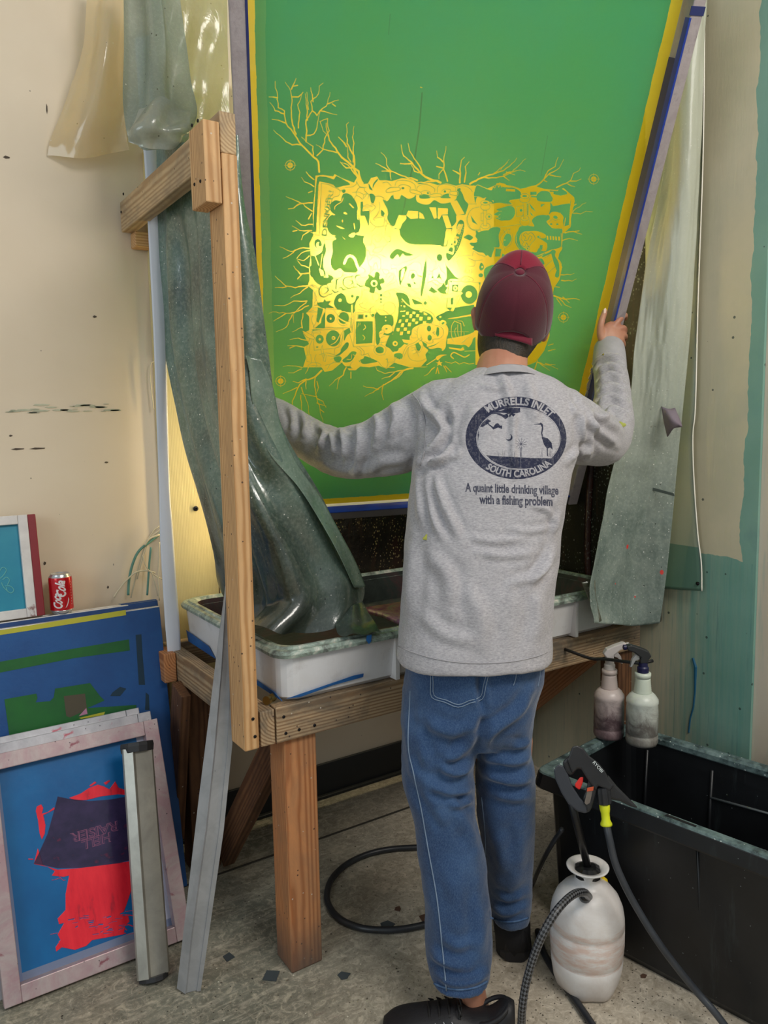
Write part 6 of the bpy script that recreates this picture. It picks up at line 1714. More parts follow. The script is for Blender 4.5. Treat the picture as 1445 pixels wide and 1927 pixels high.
# ---------------------------------------------------------------- flakes on the floor
M_fl = [plain('slate_flake', (66,74,78), .6), plain('brown_flake', (92,66,52), .7), plain('cream_flake', (212,204,184), .6)]
random.seed(21)
for i, (x, y, s_, m, nm) in enumerate([(430,1800,.018,0,'slate paint flake beside the foot of the aluminium rail'),(510,1836,.022,0,'large slate paint flake left of the front leg'),(646,1838,.018,0,'rounded slate flake right of the front leg'),(728,1742,.024,0,'slate flake touching the lower side of the hose loop'),(800,1728,.020,1,'brown torn chip at the hose end near the jeans'),(749,1710,.012,1,'small brown square chip inside the hose loop'),(1210,1782+55,.010,1,'brown chip on the floor in front of the tote')]):
    c_ = onz(x, y, .001); n_ = random.choice((4,5)); a0 = random.random()*6
    b = MB(); b.prism([c_+np.array([math.cos(a0+k*6.283/n_)*s_*random.uniform(.6,1.2), math.sin(a0+k*6.283/n_)*s_*random.uniform(.6,1.2), 0]) for k in range(n_)], (0,0,.0015))
    tag(b.build('paint_flake', M_fl[m]), nm, 'paint flake', 'flakes on the floor')
b = MB()
for i in range(260):
    x = random.uniform(20, 1240); y = random.uniform(1560, 1925); c_ = onz(x, y, .0005)
    if c_[1] > 2.4 or c_[0] > 1.35 or c_[0] < .7 and c_[1] > 1.9: continue
    s_ = random.uniform(.001, .0035); a0 = random.random()*6
    b.prism([c_+np.array([math.cos(a0+k*1.57)*s_*random.uniform(.5,1.3), math.sin(a0+k*1.57)*s_*random.uniform(.5,1.3), 0]) for k in range(4)], (0,0,.0012))
tag(b.build('floor_grit', plain('grit', (48,42,38), .8, col2=(150,140,120), scale=30)), 'dark grit and crumbs scattered over the concrete', 'grit', kind='stuff')
# ---------------------------------------------------------------- the person
from mathutils.bvhtree import BVHTree
bf = np.array([.5, .866, 0]); br = np.array([.866, -.5, 0]); UP = np.array([0,0,1.0])
def ring(c, a, b, r=br, f=bf, n=32, ex=2.3):
    out = []
    for k in range(n):
        t = 2*math.pi*k/n; ct, st = math.cos(t), math.sin(t)
        out.append(c+r*a*math.copysign(abs(ct)**(2/ex), ct)+f*b*math.copysign(abs(st)**(2/ex), st))
    return out
def row(y, xl, xr, d, b, k=1.0, **kw):
    c = at((xl+xr)/2, y, d); return ring(c, (xr-xl)/2/FPX*d*k, b, **kw)
def smoothrings(R, per=4):
    R = np.array(R); out = []
    cols = [cat_path(list(R[:, j]), per) for j in range(R.shape[1])]
    return [[cols[j][i] for j in range(len(cols))] for i in range(len(cols[0]))]
def limb(b, P, R, n=18, per=4, cap=True):
    Q = cat_path([np.array(list(p)+[r]) for p, r in zip(P, R)], per); b.tube([q[:3] for q in Q], [q[3] for q in Q], n, cap)
    for i in (0, -1): ball(b, Q[i][:3], (Q[i][3]*.98,)*3)
def ball(b, c, rad, ax=None, n=14):
    A = ax if ax is not None else (np.array([1,0,0]), np.array([0,1,0]), np.array([0,0,1])); vs = []; fs = []; m = n//2+2; c = np.array(c)
    rings = []
    for i in range(1, m):
        th = math.pi*i/m; rings.append([c+A[0]*rad[0]*math.sin(th)*math.cos(2*math.pi*k/n)+A[1]*rad[1]*math.sin(th)*math.sin(2*math.pi*k/n)+A[2]*rad[2]*math.cos(th) for k in range(n)])
    b.loft(rings, cap=True)
def remeshed(b, voxel, smooth=4, extra=None):
    """union of the collected closed shapes as one continuous skin"""
    me = bpy.data.meshes.new('tmp'); me.from_pydata(b.v, [], b.f); bm = bmesh.new(); bm.from_mesh(me); bmesh.ops.recalc_face_normals(bm, faces=bm.faces); bm.to_mesh(me); bm.free()
    o = bpy.data.objects.new('tmp', me); C.objects.link(o); m = o.modifiers.new('r', 'REMESH'); m.mode = 'VOXEL'; m.voxel_size = voxel; m.adaptivity = 0
    if smooth: s = o.modifiers.new('s', 'SMOOTH'); s.iterations = smooth; s.factor = .5
    bpy.context.view_layer.update(); ev = o.evaluated_get(bpy.context.evaluated_depsgraph_get()); m2 = ev.to_mesh()
    V = np.zeros(len(m2.vertices)*3); m2.vertices.foreach_get('co', V); V = V.reshape(-1, 3); N = np.zeros(len(m2.vertices)*3); m2.vertex_normals.foreach_get('vector', N); N = N.reshape(-1, 3); F = [tuple(p.vertices) for p in m2.polygons]
    C.objects.unlink(o); bpy.data.objects.remove(o); return V.copy(), N.copy(), F
def pxall(V):
    c = (V-CAM)@MC; return CX+FPX*c[:,0]/c[:,2], CY+FPX*c[:,1]/c[:,2]
def crease(V, N, folds):
    """raise or press soft folds along lines drawn on the visible side of the cloth"""
    X, Y = pxall(V); face = np.clip(-((V-CAM)/np.linalg.norm(V-CAM, axis=1)[:, None]*N).sum(1)*2.2, 0, 1); D = np.zeros(len(V))
    for P, wd, amp in folds:
        Q = np.array(cat_path([np.array(p, float) for p in P], 6)); best = np.full(len(V), 1e9); tt = np.zeros(len(V)); n = len(Q)-1
        for i in range(n):
            a, b_ = Q[i], Q[i+1]; d = b_-a; t = np.clip(((X-a[0])*d[0]+(Y-a[1])*d[1])/(d@d+1e-9), 0, 1); di = np.hypot(X-a[0]-t*d[0], Y-a[1]-t*d[1]); m = di < best; best[m] = di[m]; tt[m] = (i+t[m])/n
        q = best/wd; prof = np.exp(-q*q)-.45*np.exp(-(q-1.7)**2*1.4); D += amp*prof*np.clip(np.sin(np.pi*np.clip(tt, .06, .94))*1.6, 0, 1)
    return V+N*(D*face)[:, None]
def skinobj(name, V, F, mat, parent, uvf=None):
    b = MB(); b.v = [tuple(p) for p in V]; b.f = F; return b.build(name, mat, parent, smooth=True, uvf=uvf)
def jiggle(V, N, sc, amp, seed=0.0):
    return V+N*np.array([[amp*mnoise.noise(Vector(p)*sc+Vector((seed,0,0)))] for p in V.tolist()])
person = empty('person', onz(900, 1850)*np.array([1,1,0]), 'person from behind in grey shirt, jeans and maroon cap, gripping the big green screen', 'person')
# ---- head frame
hyaw = math.radians(44); tilt = math.radians(38); hf0 = np.array([math.cos(hyaw), math.sin(hyaw), 0]); hr0 = np.array([hf0[1], -hf0[0], 0])
hf = hf0*math.cos(tilt)+UP*math.sin(tilt); hu = -hf0*math.sin(tilt)+UP*math.cos(tilt); ro = math.radians(9); hr = hr0*math.cos(ro)-hu*math.sin(ro); hu = _n(np.cross(hr, hf)); hu = hu if hu[2] > 0 else -hu
HC = at(966, 593, 1.925)
def HP(x, y, z): return HC+hr*x+hf*y+hu*z
_ct = math.radians(7); kf = hf*math.cos(_ct)+hu*math.sin(_ct); ku = hu*math.cos(_ct)-hf*math.sin(_ct)
def KP(x, y, z): return HC+hr*x+kf*y+ku*z
# ---- body: one continuous surface
imR = MC @ np.array([1,0,0]); imR = _n(imR*np.array([1,1,0])); VF = np.array([-imR[1], imR[0], 0])
b = MB()
ball(b, HC+hu*.012, (.076, .096, .102), (hr, hf, hu), 20); ball(b, HP(0,.035,-.055), (.056,.062,.062), (hr, hf, hu), 16); ball(b, HP(0,-.035,-.045), (.062,.055,.05), (hr, hf, hu), 16)
limb(b, [at(940,735,1.87), at(945,692,1.895), at(954,660,1.94), HP(0,.0,-.03)], [.068,.062,.054,.055], 20)
for s in (-1, 1):
    ec = at(896,600,1.93) if s < 0 else at(1024,622,1.925); eu = _n(UP+hu*.6); ball(b, ec, (.010,.019,.031), (_n(imR+VF*.25*s), _n(VF-imR*.35*s), eu), 12); ball(b, ec+eu*.012+imR*s*.004, (.009,.020,.018), (_n(imR+VF*.3*s), _n(VF-imR*.4*s), eu), 12); ball(b, ec-imR*s*.012-eu*.004, (.014,.012,.016), (imR, VF, eu), 10)
    ball(b, HP(s*.030,.090,.018), (.022,.012,.008), (hr, hf, hu), 10); ball(b, HP(s*.045,.070,-.030), (.022,.022,.022), (hr, hf, hu), 10)
limb(b, [HP(0,.098,.004), HP(0,.108,-.014), HP(0,.116,-.028)], [.008,.010,.013], 10); ball(b, HP(0,.092,-.060), (.022,.012,.006), (hr,hf,hu), 10); ball(b, HP(0,.088,-.069), (.019,.012,.006), (hr,hf,hu), 10); ball(b, HP(0,.085,-.095), (.022,.018,.016), (hr,hf,hu), 10)
b.loft(smoothrings([row(700,905,985,1.88,.05), row(745,850,1045,1.88,.075), row(830,810,1058,1.875,.09), row(1000,795,1025,1.86,.09), row(1150,790,1000,1.85,.095), row(1250,785,1005,1.855,.10), row(1370,785,995,1.87,.09)]))
AL = [at(822,790,1.90), at(740,832,1.98), at(655,853,2.11), at(590,832,2.23), at(535,795,2.31), at(508,772,2.36)]
AR = [at(1052,800,1.89), at(1100,822,1.98), at(1144,822,2.12), at(1153,762,2.22), at(1147,700,2.33), at(1146,664,2.385)]
limb(b, AL, [.052,.048,.040,.038,.031,.026]); limb(b, AR, [.052,.048,.040,.038,.031,.027])
limb(b, [at(838,1380,1.86), at(826,1500,1.855), at(855,1640,1.83), at(868,1760,1.80), at(886,1862,1.80), at(890,1900,1.81)], [.075,.055,.050,.044,.034,.040]); limb(b, [at(945,1390,1.90), at(952,1520,1.94), at(957,1640,1.99), at(962,1730,2.03), at(966,1775,2.05)], [.075,.055,.050,.036,.038])
# right hand closed round the frame bar
def fing(P, r): limb(b, [at(*p) for p in P], [r, r*.97, r*.93, r*.82][:len(P)], 10, 3)
b.loft(smoothrings([[at(1146+dx*15*k, 662-dy*4, 2.385+dz*.018*k) for dx, dy, dz in [(math.cos(t), math.sin(t)*.3, math.sin(t)) for t in np.linspace(0, 2*math.pi, 17)[:-1]]] for k in (1.0,)]+
   [[at(cx+math.cos(t)*w, cy+math.cos(t)*sl, dd+math.sin(t)*th) for t in np.linspace(0, 2*math.pi, 17)[:-1]] for cx, cy, w, sl, dd, th in ((1147,650,18,2,2.385,.018),(1151,636,22,8,2.385,.020),(1156,624,19,14,2.388,.018),(1163,617,13,14,2.392,.013))]))
fing([(1157,612,2.385),(1167,600,2.392),(1176,593,2.405),(1176,600,2.44)], .0098)
fing([(1163,620,2.388),(1173,617,2.398),(1175,624,2.43),(1168,628,2.46)], .0102)
fing([(1164,631,2.390),(1174,630,2.398),(1176,637,2.43),(1169,640,2.455)], .0098)
fing([(1162,642,2.390),(1171,643,2.398),(1173,650,2.42),(1167,652,2.445)], .0088)
limb(b, [at(1138,650,2.380), at(1130,630,2.375), at(1131,608,2.368), at(1138,586,2.378)], [.013,.012,.0108,.009], 12, 3)
# left hand behind the curtain, on the left bar
LB = SP(-.045, .345, .018); w0 = AL[-1]; dL = _n(LB-w0)
limb(b, [w0, w0+(LB-w0)*.35, w0+(LB-w0)*.62], [.027,.030,.026], 14)
for k in range(4):
    v_ = .375-.021*k; base = w0+(LB-w0)*.60+UP*(.028-.019*k); limb(b, [base, SP(-.050,v_,.060), SP(-.064,v_,.035), SP(-.060,v_,.004)], [.0095,.009,.0088,.0075], 9, 3)
limb(b, [w0+(LB-w0)*.4+UP*.02, SP(-.012,.40,.058), SP(-.004,.425,.048)], [.012,.0105,.0088], 9, 3)
V, N, F = remeshed(b, .0042, 3)
T = NT('skin'); v = T.coord(); base = T.ramp(T.noise(v, 9, 5), [(.3, srgb((196,146,118))), (.7, srgb((174,118,94)))])
pr_ = T.n('ShaderNodeBsdfPrincipled'); T.set(pr_, 'Base Color', base); pr_.inputs['Roughness'].default_value = .5; pr_.inputs['Subsurface Weight'].default_value = .15; pr_.inputs['Subsurface Radius'].default_value = (.012,.005,.003); pr_.inputs['Subsurface Scale'].default_value = .5; T.set(pr_, 'Normal', T.bump(T.noise(v, 120, 4), .15, .0015))
M_skin = T.end(pr_.outputs[0]); body = skinobj('body', V, F, M_skin, person)
for s in (-1, 1):
    b = MB(); ball(b, HP(s*.031,.083,.004), (.012,.012,.012), (hr,hf,hu), 14); b.build('eye', plain('eye_white', (236,232,228), .2), person, smooth=True)
    b = MB(); ball(b, HP(s*.031,.0915,.006), (.0052,.004,.0052), (hr,hf,hu), 12); b.build('iris', plain('iris_dark', (54,38,28), .15), person, smooth=True)
b = MB(); q_ = [at(x, y, 2.365) for x, y in ((1135.5,590),(1140,589),(1141,582),(1139,579),(1136,582))]; b.prism(q_, _n(q_[0]-CAM)*.0015); b.build('thumbnail', plain('nail', (222,186,164), .3), person, bevel=.0006)
# ---- hair
def hring(x, y, d, a, bb):
    c = at(x, y, d); return [c+imR*a*math.cos(t)+VF*bb*math.sin(t) for t in np.linspace(math.pi*.97, math.pi*2.03, 30)]
b2 = MB(); b2.grid(smoothrings([hring(968,575,1.935,.080,.090), hring(964,610,1.932,.080,.084), hring(957,640,1.925,.0745,.077), hring(950,664,1.915,.062,.070), hring(947,680,1.905,.048,.066), hring(946,688,1.90,.040,.058)], 4))
T = NT('short_hair'); v = T.coord(); M_hair = T.end(T.bsdf(T.ramp(T.noise(T.coord(scale=(1,1,.4)), 160, 4, .7), [(.35, srgb((28,24,18))), (.7, srgb((60,50,38)))]), .6, 0, T.bump(T.noise(v, 260, 3), .8, .003)))
ho = b2.build('hair', M_hair, person, smooth=True, solid=.006)
# ---- cap
def mat_cap(name, c, bs=300):
    T = NT(name); v = T.coord(); return T.end(T.bsdf(T.ramp(T.noise(v, 6, 4), [(.3, srgb(c)), (.75, srgb(tuple(x*.8 for x in c)))]), .75, 0, T.bump(T.noise(v, bs, 2), .35, .001), .2, sheen=.3))
M_capf = mat_cap('crimson_foam', (134,22,48)); M_capb = mat_cap('maroon_mesh', (84,24,40), 500); M_caps = mat_cap('maroon_piping', (112,30,52))
def capp(t, ph, off=0.0):
    """t: angle round the head (0 = right, 90 = front), ph: 0 at the button to 1 at the rim"""
    a = math.radians(t); zf = math.cos(ph*math.radians(88)); rf = math.sin(ph*math.radians(88))**.68
    groove = -.0022*math.exp(-(((t-30) % 60-30+30) % 60-0)**2/14) if False else 0
    k = min(abs(((t-90) % 60)), 60-abs(((t-90) % 60))); g = -.0022*math.exp(-(k/2.4)**2)*min(1, ph*4)*(1-ph*.3)
    rx, ry, rz = .095+off+g, .108+off+g, .120+off; fb_ = max(0, math.sin(a))**1.5*math.sin(math.pi*min(1, ph))*.034
    return KP(rx*rf*math.cos(a), -.004+ry*rf*math.sin(a), .008+rz*zf+fb_-(.012*(ph**4)*1.0))
cap_e = empty('cap', HP(0,0,.01)) ; cap_e.parent = person; cap_e.location = Vector(HP(0,0,.01)-np.array(wloc(person)))
def capgrid(name, t0, t1, mat, cut=None, ph0=.03):
    n = int((t1-t0)/3)+1; m = 26; G = []
    for i in range(m+1):
        rw = []
        for j in range(n+1):
            t = t0+(t1-t0)*j/n; mx = 1.0
            if cut: mx = cut(t)
            rw.append(capp(t, ph0+(mx-ph0)*i/m))
        G.append(rw)
    b = MB(); b.grid(G); return b.build(name, mat, cap_e, smooth=True, solid=.0022)
def arch(t):  # half round opening at the back above the strap
    d = abs(((t-270+180) % 360)-180); return 1.06-.22*math.sqrt(max(0, 1-(d/30)**2)) if d < 30 else 1.06
capgrid('front_panels', 30, 150, M_capf, lambda t: 1.02); capgrid('back_panels', 150, 390, M_capb, arch)
for t in (30, 90, 150, 210, 330):
    b = MB(); b.tube([capp(t, .05+.97*i/24, .0012) for i in range(25)], .0016, 6); b.build('seam', M_caps, cap_e, smooth=True)
b = MB(); b.lathe(KP(0,-.004,.1265), [(.012,0),(.0115,.003),(.008,.0065),(.001,.0075)], 16, ax=ku); b.build('button', M_caps, cap_e, smooth=True)
G = []
for j in range(5):
    rw = []
    for i in range(21):
        q = -.56+1.12*i/20; c = at(957, 629+j*4.6+q*17, 1.925); rw.append(c+imR*.0835*math.sin(q)-VF*.0855*math.cos(q))
    G.append(rw)
b = MB(); b.grid(G); b.build('strap', mat_cap('plastic_strap', (124,28,52)), cap_e, smooth=True, solid=.003)
G = []
for i in range(9):
    s_ = i/8; G.append([KP((.094+.004*s_)*math.cos(a)*(1-.10*s_*abs(math.cos(a))), -.004+.110*math.sin(a)+.070*s_*math.sin(a)**.7, -.004-.012*s_-.018*s_*math.cos(a)**2) for a in np.linspace(math.radians(28), math.radians(152), 24)])
b = MB(); b.grid(G); b.build('visor', M_capf, cap_e, smooth=True, solid=.004)
# ---- jeans
b = MB()
b.loft(smoothrings([row(1150,785,1005,1.855,.115), row(1215,768,1020,1.86,.128), row(1265,762,1023,1.865,.135), row(1320,758,1008,1.87,.135), row(1365,760,1000,1.875,.115), row(1392,770,990,1.88,.09)]))
LL = [(1300,757,915,1.865,.115),(1350,755,912,1.865,.112),(1400,755,900,1.863,.106),(1450,755,890,1.86,.098),(1485,759,892,1.857,.095),(1530,776,892,1.85,.086),(1590,784,908,1.843,.082),(1645,792,916,1.835,.080),(1720,801,923,1.825,.078),(1785,801,925,1.815,.078),(1812,804,924,1.805,.078),(1838,808,921,1.797,.076)]
b.loft(smoothrings([row(*q) for q in LL]))
RL = [(1300,880,1008,1.88,.11),(1345,888,998,1.89,.105),(1400,893,997,1.905,.098),(1451,895,1004,1.92,.092),(1529,898,1004,1.945,.086),(1606,909,1001,1.975,.082),(1650,914,998,2.00,.080),(1695,919,997,2.015,.079),(1717,921,996,2.025,.078)]
b.loft(smoothrings([row(*q) for q in RL]))
V, N, F = remeshed(b, .0065, 5)
JF = [([(905,1345),(870,1375),(830,1372),(790,1350)],11,.006),([(900,1372),(880,1400),(850,1425),(830,1420)],10,.007),([(893,1440),(862,1452),(840,1448),(828,1438)],8,.010),([(892,1482),(860,1490),(830,1484),(808,1470)],9,.010),([(888,1505),(868,1513),(850,1510)],7,.009),([(812,1440),(795,1420),(785,1390),(775,1350)],12,.006),
 ([(820,1490),(850,1515),(880,1560),(900,1600)],12,.006),([(790,1440),(800,1480),(830,1530),(850,1560)],12,.006),([(1000,1420),(970,1432),(930,1430),(912,1422)],9,.008),([(1002,1462),(970,1470),(935,1462),(915,1450)],10,.009),([(998,1500),(960,1500),(925,1492)],9,.006),([(990,1385),(985,1400),(960,1405)],8,.007),([(1000,1300),(975,1340),(930,1372),(905,1400)],10,.009),
 ([(925,1560),(945,1600),(950,1660)],14,.005),([(980,1560),(975,1620),(965,1680)],12,.004),([(925,1700),(950,1716),(985,1706)],8,.008),([(930,1685),(960,1695),(990,1680)],7,.006),([(810,1790),(840,1812),(880,1820)],9,.007),([(820,1830),(850,1850),(890,1846),(918,1830)],8,.008),([(850,1640),(860,1700),(862,1770)],16,.004),([(900,1700),(905,1760),(900,1800)],12,.005),
 ([(760,1330),(772,1420),(778,1470)],9,.005),([(830,1760),(860,1780),(900,1770)],9,.004),([(905,1250),(905,1300),(908,1340)],7,-.008),([(912,1340),(905,1380),(898,1420)],9,-.006)]
V = crease(V, N, [(p_, w_, a_*1.5) for p_, w_, a_ in JF]); V = jiggle(V, N, 14, .004); V = jiggle(V, N, 34, .0016, 5); V = jiggle(V, N, 80, .0007, 2)
T = NT('denim'); v = T.coord(); ww = T.noise(T.coord(scale=(1,1,.55)), 420, 2, .8); fade = T.noise(v, 7, 5, .6)
cw = T.ramp(fade, [(.3, srgb((30,54,92))), (.55, srgb((42,70,110))), (.8, srgb((64,94,134)))]); cw = T.mix(T.math('MULTIPLY', T.ramp(ww, [(.4,0.0),(.66,1.0)]), .30), cw, srgb((100,128,160)))
M_den = T.end(T.bsdf(cw, .8, 0, T.bump(T.noise(v, 190, 4, .8), .45, .0025), .2, sheen=.3))
jeans = skinobj('jeans', V, F, M_den, person); jb_ = BVHTree.FromPolygons([tuple(p) for p in V], F)
def hit(bv, x, y, off):
    d = ray(x, y); d = d/np.linalg.norm(d); h = bv.ray_cast(Vector(CAM), Vector(d))
    if h[0] is None: return None
    return np.array(h[0])-d*off
def on_strip(bv, name, P, wd, mat, parent, off=.0012, per=8, lab=None, t=.0012):
    Q = [hit(bv, *p, off) for p in cat_path([np.array(p, float) for p in P], per)]; Q = [q for q in Q if q is not None]
    if len(Q) < 3: return
    b = MB(); b.tube(Q, wd, 5); o = b.build(name, mat, parent, smooth=True)
    if lab: o['label'] = lab
M_st = plain('stitching', (126,146,170), .8); M_hm = plain('denim_hem', (44,78,122), .8, col2=(92,122,158), scale=60)
on_strip(jb_, 'side_seam', [(772,1300),(768,1400),(778,1455),(792,1520),(806,1600),(822,1690),(832,1780),(840,1865)], .0016, M_st, jeans)
on_strip(jb_, 'inseam', [(906,1500),(912,1560),(914,1610)], .0013, M_st, jeans)
for P in ([(809,1256),(812,1312),(862,1331),(908,1315),(920,1268)], [(813,1256),(817,1309),(862,1326),(904,1311),(915,1270)]): on_strip(jb_, 'pocket_stitching', [p for a, b_ in zip(P, P[1:]) for p in (a, tuple(np.array(a)*.5+np.array(b_)*.5))]+[P[-1]], .0011, M_st, jeans, per=3)
on_strip(jb_, 'pocket_stitching', [(1016,1245),(1016,1270),(1012,1292)], .0013, M_st, jeans); on_strip(jb_, 'yoke_seam', [(972,1264),(970,1278),(966,1290)], .0012, M_st, jeans)
on_strip(jb_, 'hem', [(811,1848),(835,1858),(865,1862),(895,1858),(917,1847)], .0028, M_hm, jeans); on_strip(jb_, 'hem', [(923,1727),(945,1734),(970,1734),(994,1727)], .0026, M_hm, jeans)
# ---- shirt
b = MB()
TR_ = [(692,898,990,1.885,.060),(703,878,1012,1.885,.076),(716,850,1042,1.885,.092),(735,818,1066,1.885,.108),(770,792,1082,1.882,.120),(830,782,1086,1.876,.128),(885,776,1076,1.87,.134),(940,768,1063,1.865,.138),(1010,763,1052,1.86,.142),(1100,757,1043,1.855,.148),(1180,751,1036,1.85,.152),(1226,747,1034,1.847,.154),(1238,747,1033,1.846,.152)]
b.loft(smoothrings([row(*q, ex=2.4) for q in TR_]))
limb(b, [at(835,775,1.89)]+AL[1:5]+[at(516,778,2.345)], [.086,.084,.072,.063,.056,.047], 22); limb(b, [at(1045,790,1.885), at(1098,818,1.975), at(1142,822,2.11), at(1153,760,2.21), at(1148,702,2.32), at(1146,662,2.385)], [.084,.080,.066,.054,.050,.0455], 22)
V, N, F = remeshed(b, .0055, 5)
SF = [([(845,800),(825,830),(795,865),(782,885)],8,.012),([(852,830),(830,860),(800,880)],7,.009),([(838,770),(842,800),(835,835)],8,-.009),([(790,738),(800,765),(825,790),(846,820)],8,.008),([(862,850),(830,866),(800,872)],7,.007),
 ([(800,880),(806,930),(818,980),(830,1010)],7,.007),([(786,885),(790,930),(792,990)],7,.006),([(815,890),(835,950),(870,1020)],9,.006),([(900,760),(880,800),(862,850)],12,.005),([(940,695),(955,740),(968,790)],8,.005),([(965,760),(966,810),(966,860),(968,900)],6,.005),([(990,712),(1000,760),(1010,800)],10,.005),
 ([(620,812),(632,835),(630,860)],6,.011),([(640,806),(652,830),(650,870)],6,.011),([(600,800),(612,820),(600,850)],6,.009),([(672,790),(680,820),(676,860),(668,895)],7,.011),([(700,775),(715,800),(705,840)],8,.009),([(738,752),(745,790),(730,830)],9,.008),([(758,742),(775,780),(770,830)],9,-.008),([(560,770),(575,800),(570,830)],8,.008),([(540,760),(552,790),(548,815)],6,.007),([(690,890),(720,870),(770,862)],9,.006),([(600,870),(650,885),(700,886)],10,.006),
 ([(1118,690),(1140,676),(1170,682)],4,-.009),([(1122,704),(1145,690),(1174,700)],5,.010),([(1124,722),(1150,706),(1178,718)],4.5,.010),([(1126,742),(1152,726),(1182,738)],5,.010),([(1124,765),(1150,746),(1183,762)],5,.010),([(1128,790),(1155,770),(1185,790)],6,.010),([(1115,775),(1140,790),(1170,812)],6,.009),([(1105,790),(1130,815),(1160,838)],7,.009),([(1085,760),(1095,800),(1092,850)],7,.009),([(1108,770),(1112,810),(1102,870)],7,.008),([(1070,870),(1088,850),(1110,845)],7,.009),([(1078,745),(1090,770),(1084,800)],6,-.006),
 ([(1052,960),(1045,985),(1042,1010)],6,.006),([(1000,950),(1030,962),(1048,990)],5,.005),([(1048,1020),(1020,1075),(990,1105)],9,.007),([(1040,1050),(1010,1080),(960,1100)],8,.005),([(880,1010),(930,1018),(985,1012)],7,.0035),([(900,1040),(950,1046),(1010,1040)],7,.0035),([(960,995),(1000,1000),(1040,992)],6,.003),([(800,1040),(840,1080),(850,1150)],14,.006),([(770,1000),(775,1080),(768,1170)],12,.006),([(870,1100),(900,1150),(910,1215)],16,.005),([(1010,1110),(1015,1160),(1005,1220)],14,.005),([(790,1150),(830,1190),(900,1210)],12,.004),([(905,725),(930,730),(960,728)],5,.004)]
V = crease(V, N, [(p_, w_, a_*1.45) for p_, w_, a_ in SF]); V = jiggle(V, N, 9, .006); V = jiggle(V, N, 26, .002, 5)
# back print: drawn flat, laid on the back of the shirt
PN = -bf; PO = at(970, 850, 1.745); PR = br; PU = UP
def tfP(x, y):
    q = onpl(x, y, PO, PN)-PO; return ((q@PR+.20)*2600, (.26-q@PU)*2600)
prt = Raster(int(.40*2600), int(.44*2600), tfP); c1 = dict(K=(840,700,5.558)); CROPS['K'] = (840,700,5.558)
def ell(cx, cy, a, b_, t0=0, t1=360, n=60): return ' '.join('%f,%f' % (cx+a*math.cos(math.radians(t)), cy-b_*math.sin(math.radians(t))) for t in np.linspace(t0, t1, n))
draw(prt, 'KF1 '+ell(727,690,528,432)+'\nKF0 '+ell(752,696,440,328)+'\nKL17 '+ell(752,696,432,320)+'\nKL05 '+ell(752,696,440,328), c1)
water = ell(752,696,425,313,-41,-150+0,30)
draw(prt, 'KF1 415,870 520,880 640,886 760,892 900,900 1000,900 1115,905 1085,945 1000,985 880,1008 760,1012 640,1000 540,965 470,925\n'+'''
KF1 455,440 500,415 590,400 620,380 700,374 770,378 772,420 730,432 640,440 650,470 615,495 580,465 520,440
KF0 500,425 560,432 600,448 640,432 600,428
KF1 655,455 665,430 725,440 700,468 680,450 660,478
KF1 350,575 375,530 430,492 470,515 440,530 450,548 490,575 515,540 540,535 560,560 583,560 580,598 540,580 490,603 470,580 430,545 380,575
KF1 330,730 328,650 342,600 340,660
KF1 915,545 975,538 985,528 1008,545 1012,590 1002,640 1012,680 1060,695 1100,740 1112,815 1085,790 1060,800 1062,880 1052,880 1048,800 1020,760 1000,700 990,640 998,580 985,552 920,550
KL17 1060,890 1095,825
KF1 772,890 776,790 784,790 784,892
KE1 655,685 36,36
KE0 645,676 30,30
''', c1)
for k in range(11):
    a = math.radians(k*33-20); draw(prt, 'KL111 780,755 %f,%f' % (780+60*math.cos(a), 748+56*math.sin(a)), c1)
random.seed(4)
for x0, x1 in ((530,610),(640,720),(975,1010),(1075,1110)):
    for k in range(10):
        x = random.uniform(x0, x1); draw(prt, 'KL14 %f,890 %f,%f' % (x, x+random.uniform(-10,14), 890-random.uniform(25,95)), c1)
for x, y0, y1 in ((340,440,930),(415,330,430),(775,880,1010),(1030,880,970),(1178,480,560),(1115,900,990)): draw(prt, 'KL05 %f,%f %f,%f' % (x, y0, x+3, y1), c1)
def arctext(body, a, b_, t0, t1, hh, inward, bold):
    def fn(u, v):
        t = math.radians(t0+(t1-t0)*u); k = (1 if not inward else -1)*v*hh; x = 727+(a+k)*math.cos(t); y = 690-(b_+k)*math.sin(t); return (840+x/5.558, 700+y/5.558)
    prt.text(body, fn, 0, bold)
arctext('MURRELLS INLET', 452, 348, 130, 38, 76, False, .030); arctext('SOUTH CAROLINA', 505, 408, 231, 318, 70, True, .032)
def ltext(body, p0, p1, hh, bold):
    p0 = np.array(p0, float); d = np.array(p1)-p0; prt.text(body, lambda u, v: (840+(p0+d*u)[0]/5.558, 700+((p0+d*u)[1]-v*hh)/5.558), 1, bold)
ltext('A quaint little drinking village', (195,1248), (1172,1282), 88, .034); ltext('with a fishing problem', (342,1375), (1110,1398), 90, .040)
IMG_T = make_image('shirt_print', [prt.a]*3)
T = NT('heather_grey_jersey'); uvn = T.n('ShaderNodeUVMap'); uvn.uv_map = 'UVMap'; ti = T.n('ShaderNodeTexImage'); ti.image = IMG_T; ti.extension = 'CLIP'; T.t.links.new(uvn.outputs[0], ti.inputs[0])
v = T.coord(); h1_ = T.noise(T.coord(scale=(1,1,3.2)), 120, 4, .75); h2_ = T.noise(v, 6, 5, .6)
c = T.ramp(h1_, [(.3, srgb((146,144,150))), (.55, srgb((178,176,180))), (.75, srgb((200,198,200)))]); c = T.mix(T.math('MULTIPLY', T.ramp(h2_, [(.45,0.0),(.8,1.0)]), .25), c, srgb((150,146,150)))
c = T.mix(T.math('MULTIPLY', T.ramp(T.noise(T.coord(loc=(3,1,0)), 5, 6, .75), [(.70,0.0),(.76,1.0)]), .5), c, srgb((120,116,110)))
